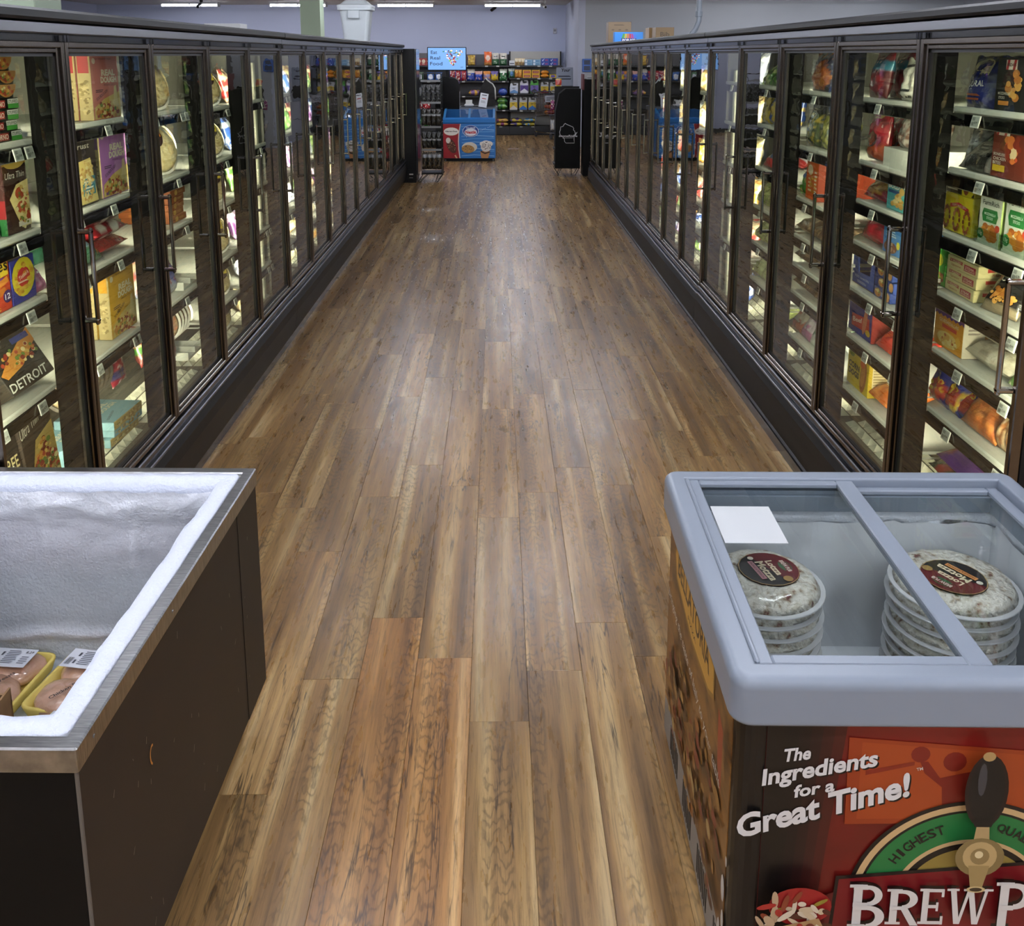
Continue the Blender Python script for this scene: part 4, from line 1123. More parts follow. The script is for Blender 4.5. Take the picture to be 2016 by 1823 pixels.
put(make_box('entree_carton', .165, .08, .155, {'*': '#3f74b8', 'F': '#4a86c9', 'T': '#3a2a86'}, {'F': [('p', [(0, 1), (1, 1), (1, .78), (0, .84)], '#3b2590'), ('t', .5, .9, .5, 'Delimex', '#e9d23a', {'ht': .1}), ('r', .3, .68, .8, .75, '#1f3f8a'), ('b', .2, .45, .75, .64, 3, '#e6eef6'), ('e', .45, .18, .36, .15, '#7a4a38'), ('f', .45, .2, .32, .12, 26, .009, ['#c9a487', '#8a4a38', '#e0ccb4', '#5d3426']), ('e', .88, .3, .09, .1, '#d9d23a')]}), S, 3.54, Z[3], 'bright blue entree carton with purple top beside the scarlet bag', 'carton', inset=.15)
# cut-open display carton
b = MB(); w, d, h = .235, .2, .165
b.box(-w / 2, -w / 2 + .004, 0, d, 0, h, '#3a56a8'); b.box(w / 2 - .004, w / 2, 0, d, 0, h, '#3a56a8'); b.box(-w / 2, w / 2, d - .004, d, 0, h, '#a8834c'); b.box(-w / 2, w / 2, 0, d, 0, .004, '#a8834c')
b.prism([(-w / 2, 0), (w / 2, 0), (w / 2, h * .98), (w / 2 - .03, h * .9), (w / 2 - .05, h * .38), (-w / 2 + .07, h * .34), (-w / 2 + .045, h * .9), (-w / 2, h)], 0, .004, 'y', '#3f5cb2')
a = MB(); art(a, [('t', .45, .22, .62, 'RED BARON', '#c9d2ea', {'ht': .06}), ('r', .22, .06, .72, .15, '#31479a'), ('b', .25, .07, .7, .14, 2, '#c9d2ea')], w, h, lambda x, z, l: (x, -l, z))
put(finish(b, a, 'display_carton', MATTE, PRINT, 0, False), S, 3.815, Z[4], 'blue display carton cut open at the front and empty', 'carton', inset=.16)
stack(3, lambda: make_box('dinner_carton', .15, .16, .045, {'*': '#233c7f', 'F': '#2a4690'}, {'F': [('e', .25, .5, .2, .4, '#b5804a'), ('f', .25, .5, .15, .3, 10, .008, PZ), ('e', .85, .5, .13, .42, '#c99a62'), ('b', .46, .3, .7, .7, 3, '#c9d4ea')]}), S, 3.60, Z[4], .0455, 'small navy dinner carton in the stack of three', 'carton', 'small navy dinner cartons')
put(make_box('snack_carton', .25, .09, .18, {'*': '#2c2f86', 'F': '#2f3590', 'R': '#8f2a24'}, {'F': [('p', [(.15, .45), (.9, .55), (.9, .2), (.15, .15)], '#c9342c'), ('t', .45, .8, .5, 'State Fair', '#f0eef2', {'ht': .14}), ('t', .4, .36, .4, 'Beef', '#f5eee2', {'rot': 8, 'ht': .12}), ('p', ellipse(.72, .45, .08, .36, 16, rot=-10), '#d98a6a'), ('e', .86, .2, .1, .08, '#d9b52c'), ('r', .03, .3, .1, .95, '#3f4ab2')]}), S, 3.79, Z[5], 'royal blue and red corn dog carton above the yellow one', 'carton', inset=.15)
put(make_bag('frozen_bag', .18, .2, .07, ['#b5352a', ('noise', 5, .2, '#d9602f')], [('t', .5, .5, .6, 'HOT', '#f2e0c8')], seed=150, rx=-55), S, 3.55, Z[5], 'orange red bag lying beside the royal blue carton', 'bag')
put(make_box('snack_carton', .23, .14, .185, {'*': '#c9a81f', 'F': '#dfc228', 'R': '#c4a524', 'T': '#e6cc3a'}, {'F': [('r', .35, .82, .55, .92, '#b8302c'), ('e', .2, .8, .12, .1, '#8a9a2c'), ('t', .33, .52, .52, 'CORN', '#231d10', {'ht': .15, 'bold': .05}), ('t', .33, .34, .5, 'DOGS', '#231d10', {'ht': .15, 'bold': .05}), ('p', ellipse(.78, .42, .14, .4, 18, rot=-8), '#a8622c'), ('p', ellipse(.76, .46, .09, .3, 18, rot=-8), '#c98a45'), ('e', .72, .7, .1, .09, '#d9602f')], 'R': [('r', .12, .25, .7, .8, '#d9c9a0'), ('b', .15, .3, .68, .76, 7, '#9a8a5a')]}), S, 3.775, Z[6], 'yellow corn dogs carton on the lowest shelf of the second snack bay', 'carton', inset=.15)
put(make_bag('frozen_bag', .2, .24, .075, ['#c9682a', ('noise', 5, .15, '#e08a45'), ('band', .8, 1, '#b5502a')], [('t', .5, .3, .5, 'CRISPY', '#f2dcc0', {'ht': .1})], seed=152, rx=-78), S, 3.57, Z[6], 'orange bag lying beside the yellow corn dogs carton', 'bag')

# --- third bay
Z = SR[2]
put(make_bag('frozen_bag', .3, .19, .07, ['#3a3a4a', ('blob', .5, .4, .4, .4, '#b0602f'), ('noise', 5, .2, '#c9804a')], [('f', .5, .42, .34, .3, 20, .022, ['#c07038', '#b0602f', '#cf8a4c'])], seed=160, rx=-6), S, 4.53, Z[0], 'nugget bag on the top shelf of the third snack bay', 'bag')
for i, (cl, c2, lb) in enumerate((('#4f5a3a', '#b9a24a', 'green and brown vegetable medley bag on the second shelf of the third snack bay'), ('#8a8a3c', '#c9c47a', 'olive green bean bag beside the vegetable medley bag'))):
    put(make_bag('frozen_bag', .2, .21, .06, [cl, ('noise', 6, .1, c2), ('noise', 8, .3, '#3a3f2a'), ('band', .78, 1, '#2a2a24')], [('b', .3, .8, .7, .9, 2, '#d9d2c0')], seed=162 + i, rx=-6), S, 4.605 - i * .22, Z[1], lb, 'bag')
put(make_box('snack_carton', .17, .14, .19, {'*': '#a8421f', 'F': '#d9642a', 'R': '#8a3418'}, {'F': [('e', .35, .78, .22, .14, '#f0e0c0'), ('b', .2, .2, .5, .6, 4, '#f0d9b0'), ('f', .6, .4, .25, .25, 16, .012, ['#e8b53a', '#c9862c']), ('b', .72, .2, .95, .8, 6, '#f2e8d8')]}), S, 4.50, Z[2], 'orange potato snack carton in the third snack bay', 'carton', inset=.15)
put(make_bag('frozen_bag', .14, .16, .06, ['#5fa03a', ('blob', .5, .7, .4, .2, '#3a5a9a'), ('noise', 5, .3, '#c9b46a')], None, seed=165, rx=-16), S, 4.67, Z[2], 'bright green bag beside the orange potato snack carton', 'bag')
for j in (3, 4, 5):
    for i in range(2):
        put(make_bag('frozen_bag', .22, .2, .065, ['#5d4632', ('noise', 5, .15, '#94734f'), ('noise', 9, .35, '#c9b08a')], None, seed=170 + j * 3 + i, rx=-76, mat=WRAPM), S, 4.60 - i * .21, Z[j], 'clear bag of brown breaded fish on a low shelf of the third snack bay', 'bag', 'bags of brown breaded fish')
for i, (cl, c2, lb) in enumerate((('#c9c0ae', '#a85a3a', 'cream and rust vegetable bag on the lowest shelf of the third snack bay'), ('#d8ccd2', '#a86a92', 'white and pink bag leaning on the cream and rust bag'), ('#8fa892', '#dfe4da', 'pale green bag at the front of the lowest shelf'))):
    put(make_bag('frozen_bag', .2, .19, .06, [cl, ('noise', 5, .2, c2), ('band', .0, .2, c2)], [('t', .5, .6, .5, 'VEG', '#5a3a34', {'ht': .12})], seed=180 + i, rx=-32), S, 4.62 - i * .14, Z[6], lb, 'bag')

# --- fourth bay
Z = SR[3]
put(make_bag('frozen_bag', .22, .2, .07, ['#2f4f9a', ('blob', .6, .4, .3, .3, '#d3bb6a'), ('noise', 6, .3, '#c9a94a')], [('t', .4, .85, .4, 'Fries', '#e9c22a')], seed=190, rx=-6), S, 5.25, Z[1], 'blue french fry bag in the fourth snack bay', 'bag')
put(make_bag('frozen_bag', .18, .2, .06, ['#b5a03a', ('noise', 6, .2, '#6d5a24')], None, seed=191, rx=-6), S, 5.42, Z[1], 'golden fry bag beside the blue french fry bag', 'bag')
put(make_bag('frozen_bag', .2, .19, .06, ['#c9cfd6', ('noise', 5, .2, '#5a6f9a'), ('band', 0, .2, '#b03a3a')], None, seed=192, rx=-50), S, 5.28, Z[2], 'white and blue bag lying under the french fry bag', 'bag')
GREENS = (('#4f7a3a', 'dark green'), ('#7a8f4a', 'moss green'), ('#8fa05a', 'sage green'), ('#a3b27a', 'pale sage'))
for j in range(4):
    cl, nm = GREENS[j]
    zz = Z[2 + j] if j else Z[0]
    for i in range(2):
        put(make_bag('frozen_bag', .19, .17, .06, [cl, ('noise', 6, .1, '#b9c48a'), ('noise', 8, .35, '#3f4f2a')], None, seed=195 + j * 4 + i, rx=-40), S, 5.24 + i * .19, zz, nm + ' vegetable bag in the fourth snack bay', 'bag', nm + ' vegetable bags in the fourth snack bay', inset=.16)
put(make_bag('frozen_bag', .2, .2, .09, ['#a8b56a', ('noise', 5, .2, '#d9dcb0')], None, seed=215, rx=-60), S, 5.25, .31, 'pale lettuce green bag on the deck of the fourth snack bay', 'bag', inset=.2)

# ------------------------------------------------------------------ the remaining bays: simple goods seen in slivers
PAL = [('#b03a3a', '#e0c9a8', 'red'), ('#c9b48c', '#8a7248', 'tan'), ('#4f7a3a', '#b9c48a', 'green'), ('#c98a2c', '#f0dca0', 'orange'), ('#8f94a8', '#dfe2e8', 'grey'), ('#2f4f9a', '#d8dff0', 'blue'), ('#d3cbb0', '#a8986a', 'cream'), ('#6a3a78', '#d8c0e0', 'purple')]
PROTO = {}
def generic(i):
    k = i % len(PAL)
    if k not in PROTO:
        a, c, n = PAL[k]
        PROTO[k] = make_bag('frozen_bag', .2, .2, .07, [a, ('noise', 5, .15, c), ('band', .7, .8, c)], None, seed=300 + k, rx=-14)
        return PROTO[k]
    return copy_tree(PROTO[k])
gi = 0
for side, J, nm, shs, nn in ((-1, [JL1[4], JL1[5]], 'the pizza case', SL[4], 2), (1, [JR1[4], JR1[5]], 'the snack case', SR[4], 2), (-1, JL2, 'the case between the pizza case and the white bin', SG, 2), (1, JR2, 'the case between the snack case and the freezer-pop box', SG, 2),
                         (-1, JL3, 'the case beside the tall black cooler', SG, 1), (1, JR3, 'the case beside the black jerky stand', SG, 1)):
    for q in range(len(J) - 1):
        for j, zz in enumerate(list(shs) + [.36]):
            for i in range(nn):
                o = generic(gi * 5 + j * 3 + q + i)
                col = PAL[(gi * 5 + j * 3 + q + i) % len(PAL)][2]
                rr = random.Random(gi)
                y = J[q] + .25 + i * .22 if not (q == 0 and nn == 2 and len(J) == 2) else J[q] + .34 + i * .2
                put(o, side, y, zz if j < len(shs) else .338, col + ' frozen food bag shelved in ' + nm, 'bag', col + ' bags in ' + nm, inset=.16 + rr.uniform(0, .03), rz=rr.uniform(-8, 8))
                if j == len(shs): o.matrix_world = o.matrix_world @ Matrix.Diagonal((.8, .8, .8, 1))
                gi += 1
# ------------------------------------------------------------------ ring sweep helper for chest rims
def rrect(hx, hy, r, n=6):
    r = max(r, .0005)
    P = []
    for (cx, cy, a0) in ((hx - r, hy - r, 0), (-hx + r, hy - r, 90), (-hx + r, -hy + r, 180), (hx - r, -hy + r, 270)):
        for i in range(n + 1):
            a = math.radians(a0 + 90.0 * i / n)
            P.append((cx + r * math.cos(a), cy + r * math.sin(a)))
    return P
def ring(mb, hx, hy, r, prof, n=6, closed=True, col=None, mi=0, sub=1, jit=None):
    """prof: (inward offset, z) swept round a rounded rectangle"""
    rows = []
    for (o, z) in prof:
        p = rrect(hx - o, hy - o, r - o, n)
        if sub > 1:
            q = []
            for i in range(len(p)):
                a, b = p[i], p[(i + 1) % len(p)]
                m = sub if math.hypot(a[0] - b[0], a[1] - b[1]) > .1 else 1
                q += [(a[0] + (b[0] - a[0]) * k / m, a[1] + (b[1] - a[1]) * k / m) for k in range(m)]
            p = q
        rows.append([(x, y, z) for x, y in p])
    if jit:
        rows = [[jit(p, i) for p in row] for i, row in enumerate(rows)]
    N = min(len(r_) for r_ in rows)
    vs = [p for row in rows for p in row[:N]]
    fs = []
    K = len(rows)
    for i in range(K if closed else K - 1):
        for k in range(N):
            a = i * N; b = ((i + 1) % K) * N
            fs.append((a + k, a + (k + 1) % N, b + (k + 1) % N, b + k))
    mb.add(vs, fs, col, mi)
    return mb

# ------------------------------------------------------------------ glass-lidded pizza chest
GREYP = M('grey_lid_plastic', '#858e9b', .32)
GREYD = M('grey_lid_dark', '#7b8694', .4)
LIDG = glass_mat('lid_glass', '#f8faf9', 1.5, 1.1)
CH = empty('pizza_chest_freezer', (.912, 1.892, 0), math.radians(-1.6))
tag(CH, 'chest freezer with grey sliding glass lids and red pizza graphics', 'chest freezer')
hx, hy = .4715, .433
o = ring(MB(), hx, hy, .04, [(.012, .683), (.002, .686), (0, .69), (0, .694), (0, .758), (0, .762), (.003, .772), (.009, .778), (.015, .78), (.02, .78), (.046, .78), (.049, .78), (.052, .777), (.052, .773), (.052, .70), (.03, .683)]).build('lid_frame', GREYP, CH, smooth=True); fixn(o.data)
o = ring(MB(), hx - .052, hy - .052, .012, [(0, .70), (0, .752), (.016, .752), (.016, .742), (.03, .742), (.03, .70)]).build('lid_track', GREYD, CH); fixn(o.data)
# the two sliding lids
for (x0, x1, z, nm, wl, wr) in ((-.414, .028, .762, 'upper', .030, .046), (-.012, .414, .744, 'lower', .03, .03)):
    cx = (x0 + x1) / 2; w2 = (x1 - x0) / 2
    mb = MB()
    y0, y1 = -.378, .378
    mb.cbox(x0, x0 + wl, y0, y1, z, z + .014, .003); mb.cbox(x1 - wr, x1, y0, y1, z, z + .014, .003)
    mb.cbox(x0 + wl, x1 - wr, y0, y0 + .028, z, z + .014, .003); mb.cbox(x0 + wl, x1 - wr, y1 - .022, y1, z, z + .014, .003)
    lid = mb.build('sliding_lid', GREYP, CH)
    MB().box(x0 + wl - .004, x1 - wr + .004, y0 + .024, y1 - .018, z + .004, z + .008).build('glass_pane', LIDG, lid)
    if nm == 'upper':
        MB().cbox(x0 - .006, x0 + .004, y0, y1, z + .004, z + .020, .003).build('pull_ridge', GREYP, lid)
# body with printed panels
BODYK = M('chest_black', '#0c0a0a', .35)
b = MB()
mbx, mby = hx - .022, hy - .022
o = ring(MB(), mbx, mby, .045, [(0, .02), (0, .70), (.029, .70), (.029, .02)]).build('body', BODYK, CH, smooth=False); fixn(o.data)
LIN2 = M('chest_liner_white', '#e2e6ec', .45)
mb = MB(); ix, iy = mbx - .030, mby - .030
mb.box(-ix, ix, -iy, iy, .27, .28)
mb.box(-ix, -ix + .004, -iy, iy, .28, .70); mb.box(ix - .004, ix, -iy, iy, .28, .70); mb.box(-ix + .004, ix - .004, -iy, -iy + .004, .28, .70); mb.box(-ix + .004, ix - .004, iy - .004, iy, .28, .70)
mb.build('liner', LIN2, CH)
mb = MB()
def fj(p, i): return (p[0] + .006 * noise.noise(Vector((p[0] * 20, p[1] * 20, i))), p[1] + .006 * noise.noise(Vector((p[0] * 20, p[1] * 20, i + 9))), p[2] + .014 * noise.noise(Vector((p[0] * 11, p[1] * 11, i))))
ring(mb, ix - .004, iy - .004, .02, [(0, .655), (.003, .66), (.008, .675), (.005, .69), (0, .695)], sub=16, jit=fj)
o = mb.build('frost', M('frost_white', '#dfe5f0', .8, bump=.5, bscale=90), CH, smooth=True); fixn(o.data)
for x in (-.38, .38):
    for y in (-.33, .33):
        c = MB().tube([(x - .012, y, .012), (x + .012, y, .012)], .012, 10)
        c.box(x - .02, x + .02, y - .02, y + .02, .018, .03)
        c.build('caster', BLACK, CH)

# printed front panel (faces -y): x from the chest centre, z in metres
REDP = noise_mat('front_panel_red', [(.35, '#4c0d0b'), (.65, '#6f1812')], scale=3, rough=.35)
MB().box(-.40, .42, -mby - .002, -mby + .002, .03, .69).build('front_panel', REDP, CH)
fp = MB()
def FP(px, pz, l): return (px, -mby - .003 - l, pz)
def W2(x, z): return (x - .912 + .0, z)      # panel coordinates from floor coordinates
LN = [0]
def poly(pts, col, off=0):
    LN[0] += 1
    fp.add([FP(p[0], p[1], LN[0] * .00012) for p in pts], [tuple(range(len(pts)))], col)
def txt(s, x, z, w, col, rot=0, shear=0, bold=.015, ht=None, res=3):
    LN[0] += 1
    vs, fs, (a, b_, c, d) = text2d(s, bold, res)
    sc = w / (b_ - a); sy = sc if ht is None else ht / (d - c)
    r = math.radians(rot); cr, sr = math.cos(r), math.sin(r)
    out = []
    for p in vs:
        px = (p[0] - (a + b_) / 2) * sc; py = (p[1] - (c + d) / 2) * sy
        px += py * shear
        out.append(FP(x + px * cr - py * sr, z + px * sr + py * cr, LN[0] * .00012))
    fp.add(out, fs, col)
O = -.912
# dark left edge fading in steps (printed vignette of the panel art)
for i, c in enumerate(('#0b0706', '#150a09', '#220d0b', '#310f0c', '#3f100c')):
    poly([(-.40, .03), (.535 + .032 * (4 - i) - .97, .03), (.60 + .035 * (4 - i) - .97, .69), (-.40, .69)][0:4] if False else [(-.40, .03), (-.31 - .016 * i, .03), (-.25 - .022 * i, .69), (-.40, .69)], ('#3f100c', '#310f0c', '#220d0b', '#150a09', '#0b0706')[i])
poly([(.665 + O, .650), (1.03 + O, .622), (1.03 + O, .47), (.668 + O, .462)], '#8a3414')
poly([(.69 + O, .640), (1.03 + O, .613), (1.03 + O, .48), (.69 + O, .474)], '#98401a')
for (cx, cz, r) in ((.80, .615, .018), (.865, .60, .022)):
    poly(ellipse(cx + O, cz, r, r * .95, 14), '#6f1c12')
poly([(.80 + O, .60), (.815 + O, .60), (.84 + O, .565), (.90 + O, .58), (.90 + O, .49), (.85 + O, .49), (.845 + O, .545), (.81 + O, .575)], '#6f1c12')
poly([(.70 + O, .57), (.79 + O, .592), (.79 + O, .60), (.70 + O, .58)], '#7a2414')
for sh, col in ((.0035, '#080404'), (0, '#d9d7d6')):
    txt('The', .570 + O + sh, .614 - sh, .052, col, 8, .25, .03, ht=.028)
    txt('Ingredients', .614 + O + sh, .580 - sh, .218, col, 12, .25, .03, ht=.046)
    txt('for a', .606 + O + sh, .541 - sh, .078, col, 12, .25, .03, ht=.027)
    txt('Great Time!', .624 + O + sh, .503 - sh, .335, col, 17, .25, .035, ht=.052)
txt('TM', .80 + O, .585, .012, '#c9c4c0', 12)
# arch: cream rim, green band, gold middle
cx, cz = .915 + O, .285
for (r1, col) in ((.232, '#0c0807'), (.224, '#c9a878'), (.212, '#14100c'), (.207, '#1f6b35'), (.148, '#c9a878'), (.140, '#120d0a'), (.128, '#8f7a3a')):
    poly(ellipse(cx, cz, r1 * 1.02, r1, 40, 0, 180), col)
def arc_text(s, r, a0, step, size, col):
    for i, ch in enumerate(s):
        a = math.radians(a0 - step * i)
        if ch == ' ': continue
        w = size * (.35 if ch == 'I' else .8)
        txt(ch, cx + r * math.cos(a), cz + r * math.sin(a), w, col, a0 - step * i - 90, 0, .02, ht=size)
arc_text('HIGHEST', .180, 145, 5.6, .020, '#12100c')
arc_text('QUALITY', .180, 74, 5.6, .020, '#12100c')
# banner
poly([(.627 + O, .300), (.665 + O, .318), (.665 + O, .20), (.640 + O, .20)], '#5e0f12')
poly([(.658 + O, .350), (1.15 + O, .400), (1.17 + O, .06), (.64 + O, .06)], '#150a0a')
poly([(.664 + O, .343), (1.144 + O, .392), (1.162 + O, .066), (.648 + O, .066)], '#6e1016')
# banner capitals drawn with serifs
def letter(ch, x, z, w, h, col):
    t = .24 * w; s = .10 * h
    def R(a, b_, c, d): poly([(x + a * w, z + b_ * h), (x + c * w, z + b_ * h), (x + c * w, z + d * h), (x + a * w, z + d * h)], col)
    def bowl(y0, y1, x0, ro):
        yc = (y0 + y1) / 2; ry = (y1 - y0) / 2
        n = 14
        for i in range(n):
            a, b_ = math.radians(-90 + 180 * i / n), math.radians(-90 + 180 * (i + 1) / n)
            P = []
            for (q, k) in ((a, 1), (b_, 1), (b_, .5), (a, .5)):
                rx_ = (ro - x0) * (1 if k == 1 else .48); rz = ry * (1 if k == 1 else .62)
                P.append((x + (x0 + rx_ * math.cos(q)) * w, z + (yc + rz * math.sin(q)) * h))
            poly(P, col)
        R(.1, y1 - .1, x0, y1); R(.1, y0, x0, y0 + .1)
    if ch in 'BRPE':
        R(.12, 0, .36, 1); R(0, 0, .48, .07); R(0, .93, .48, 1)
    if ch == 'B': bowl(.5, 1, .5, .9); bowl(0, .55, .5, .98)
    if ch in 'RP': bowl(.44, 1, .5, .98)
    if ch == 'R':
        poly([(x + .42 * w, z + .5 * h), (x + .66 * w, z + .5 * h), (x + 1.0 * w, z + .05 * h), (x + 1.04 * w, z), (x + .78 * w, z)], col)
    if ch == 'E':
        R(.3, 0, .92, .09); R(.3, .91, .9, 1); R(.3, .46, .72, .55); R(.84, 0, .94, .24); R(.82, .78, .92, 1); R(.64, .38, .73, .63)
    if ch == 'W':
        for (a, b_, wd) in ((.06, .26, .13), (.26, .5, .07), (.46, .68, .13), (.68, .9, .07)):
            up = a in (.06, .46)
            y0, y1 = (1, 0) if up else (0, 1)
            poly([(x + a * w, z + y0 * h), (x + (a + wd) * w, z + y0 * h), (x + (b_ + wd * .5) * w, z + y1 * h), (x + (b_ - wd * .5) * w, z + y1 * h)], col)
        R(-.02, .94, .26, 1); R(.36, .94, .66, 1); R(.8, .94, 1.04, 1)
for sh, col in ((.004, '#1a0507'), (0, '#d8d4d0')):
    letter('B', .682 + O + sh, .246 - sh, .070, .097, col)
    letter('R', .752 + O + sh, .258 - sh, .060, .080, col)
    letter('E', .813 + O + sh, .262 - sh, .050, .080, col)
    letter('W', .865 + O + sh, .264 - sh, .082, .080, col)
    letter('P', .955 + O + sh, .252 - sh, .070, .108, col)
txt('UB', 1.075 + O, .302, .092, '#d8d4d0', 3, 0, .03, ht=.078)
# tap: dark grip over a brass body
poly(ellipse(.915 + O, .560, .040, .078, 24), '#1a0c0a'); poly(ellipse(.915 + O, .562, .033, .070, 24), '#0a0a0b'); poly(ellipse(.905 + O, .585, .008, .035, 12), '#3a3a3e')
poly(ellipse(.913 + O, .634, .012, .010, 12), '#a88a5a'); poly([(.893 + O, .50), (.937 + O, .50), (.930 + O, .484), (.900 + O, .484)], '#0a0a0b')
poly([(.903 + O, .484), (.927 + O, .484), (.932 + O, .43), (.898 + O, .43)], '#a88f63')
poly(ellipse(.915 + O, .418, .046, .042, 24), '#7d6a42'); poly(ellipse(.915 + O, .420, .032, .032, 20), '#b59b6a'); poly(ellipse(.915 + O, .420, .018, .018, 16), '#8a744a'); poly(ellipse(.913 + O, .424, .008, .008, 12), '#d9c79a')
poly([(.895 + O, .40), (.935 + O, .40), (.925 + O, .35), (.903 + O, .35)], '#9a8355'); poly(ellipse(.914 + O, .347, .018, .007, 14), '#c9b282'); poly(ellipse(.914 + O, .347, .012, .0045, 12), '#3a2c1a')
# pizza slice picture
poly(ellipse(.585 + O, .305, .060, .042, 22), '#8e1c1c')
rr = random.Random(4)
for i in range(46):
    a = rr.uniform(0, 6.28); q = math.sqrt(rr.random())
    poly(ellipse(.57 + O + .075 * q * math.cos(a), .275 + .06 * q * math.sin(a), rr.uniform(.006, .022), rr.uniform(.004, .009), 10, rot=rr.uniform(0, 180)), rr.choice(('#b59a7a', '#7d3a24', '#d6c7b0', '#4a2418', '#9a2a24', '#8a7a2c', '#c9b595')))
poly([(.51 + O, .255), (.62 + O, .285), (.66 + O, .20), (.52 + O, .20)], '#a8865c')
for i in range(14):
    poly(ellipse(.585 + O + rr.uniform(-.06, .06), .235 + rr.uniform(-.03, .03), rr.uniform(.008, .02), rr.uniform(.005, .01), 10, rot=rr.uniform(0, 180)), rr.choice(('#c9b595', '#6a2f20', '#8f2a20', '#d8ccb4')))
fp.build('front_graphic', PRINT, CH)
# printed side panel (faces the aisle): y along, z up
sp = MB()
SIDEM = noise_mat('side_panel_food', [(.3, '#3d2712'), (.45, '#6b471f'), (.6, '#8a5f2c'), (.75, '#4d3218')], scale=7, rough=.4, stretch=(1, 1, 2.2), dist=.6)
MB().box(-mbx - .002, -mbx + .002, -mby + .05, mby - .03, .13, .69).build('side_panel', SIDEM, CH)
SN = [0]
def spoly(pts, col):
    SN[0] += 1
    sp.add([(-mbx - .003 - SN[0] * .0001, p[0], p[1]) for p in pts], [tuple(range(len(pts) - 1, -1, -1))], col)
def stxt(s, y, z, w, col, rot=0, shear=0, bold=.01, ht=None):
    SN[0] += 1
    vs, fs, (a, b_, c, d) = text2d(s, bold, 3)
    sc = w / (b_ - a); sy = sc if ht is None else ht / (d - c)
    r = math.radians(rot); cr, sr = math.cos(r), math.sin(r)
    out = []
    for p in vs:
        px = (p[0] - (a + b_) / 2) * sc; py = (p[1] - (c + d) / 2) * sy
        px += py * shear
        q = px * cr - py * sr
        out.append((-mbx - .003 - SN[0] * .0001, y - q, z + px * sr + py * cr))
    sp.add(out, fs, col)
spoly([(.27, .672), (-.15, .672), (-.20, .64), (-.205, .56), (-.15, .535), (.05, .52), (.27, .55), (.30, .61)], '#8f6a2c')
spoly([(.26, .662), (-.145, .662), (-.19, .635), (-.195, .568), (-.145, .545), (.05, .53), (.26, .56), (.29, .61)], '#c4943f')
stxt('BELLATORIA', .05, .607, .40, '#3a2410', 0, 0, .02, ht=.062)
stxt('PIZZA', .05, .553, .10, '#5a3a1a', 0, 0, .01, ht=.012)
sp.build('brand_plaque', PRINT, CH); sp = MB()
stxt('bringing the taste of Italy to your table', .04, .44, .66, '#cfc4b4', -2, .25, 0, ht=.034)
sp.build('slogan_lettering', PRINT, CH); sp = MB()
rr = random.Random(8)
for i in range(120):
    yy = rr.uniform(-.3, .34); zz = rr.uniform(.15, .40)
    spoly(ellipse(yy, zz, rr.uniform(.01, .035), rr.uniform(.005, .016), 9, rot=rr.uniform(-30, 30)), rr.choice(('#7a3320', '#9a7038', '#5a3318', '#a88a55', '#6a2a1a', '#4a2c14', '#8f5a2a')))
spoly([(-.30, .62), (-.345, .6), (-.345, .46), (-.31, .50)], '#8f3a22')
sp.build('side_graphic', PRINT, CH)
mb = MB()
VENT = M('vent_grey', '#8d8983', .45)
mb.box(-mbx - .002, -mbx + .001, -mby + .05, mby - .03, .02, .128)
vp = mb.build('vent_panel', VENT, CH)
mb = MB()
for g in (.27, .08, -.11, -.29):
    for k in range(7):
        y = g - k * .017
        mb.box(-mbx - .003, -mbx - .0015, y - .004, y + .004, .04, .112)
mb.build('vent_slots', GASKET, vp)['kind'] = 'stuff'
mb = MB()
for (y, z, a, c) in ((-.352, .25, .014, .03), (-.36, .18, .010, .026), (-.37, .33, .006, .012), (-.335, .13, .012, .03)):
    mb.add([(-mbx - .0035, y + q[0], z + q[1]) for q in ellipse(0, 0, a, c, 9)], [tuple(range(8, -1, -1))], '#c9c6c0')
mb.build('scuff', PRINT, CH)

# white sheet lying on the lid glass
t = MB().box(-.074, .074, -.089, .089, 0, .0008).build('paper_sheet', M('paper_white', '#c3c7ca', .8))
t.location = (.61, 2.05, .771 + .0005); t.rotation_euler = (0, 0, math.radians(-1.6))
tag(t, 'blank white sheet of paper lying on the glass lid', 'paper')

# pizzas in the chest
LOT = lambda band: [('e', .5, .5, .5, .5, '#b59a6a'), ('e', .5, .5, .485, .485, '#151010'), ('p', ellipse(.5, .5, .485, .485, 24, 20, 200), '#5e141a'), ('t', .5, .60, .44, 'Lotzza', '#e0d2b0', {'bold': .03}), ('t', .56, .43, .58, 'Motzza', '#e0d2b0', {'bold': .03}),
     ('e', .5, .80, .17, .10, '#2f5a34'), ('p', [(.28, .84), (.5, .88), (.72, .84), (.7, .74), (.5, .78), (.3, .74)], '#6b1a20'), ('t', .5, .81, .34, 'BREW PUB', '#e9e2d2', {'ht': .07}), ('r', .24, .24, .78, .33, band), ('t', .51, .285, .48, 'SAUSAGE & PEPPERONI', '#2a1a1a', {'ht': .045}), ('e', .86, .66, .08, .08, '#9a7a42'), ('e', .16, .34, .05, .05, '#d8d2c0')]
CHEESE = noise_mat('shredded_cheese', [(.30, '#6b2f28'), (.36, '#b5a68e'), (.44, '#ddd7c8'), (.55, '#f0ede2'), (.70, '#cfc8b4')], scale=42, detail=6, rough=.5, coat=.5, bump=1.0)
for n_ in CHEESE.node_tree.nodes:
    if n_.type == 'BUMP': n_.inputs['Distance'].default_value = .03
CHZ = ['#d9d3c2', '#b5ab95', '#6d3530']
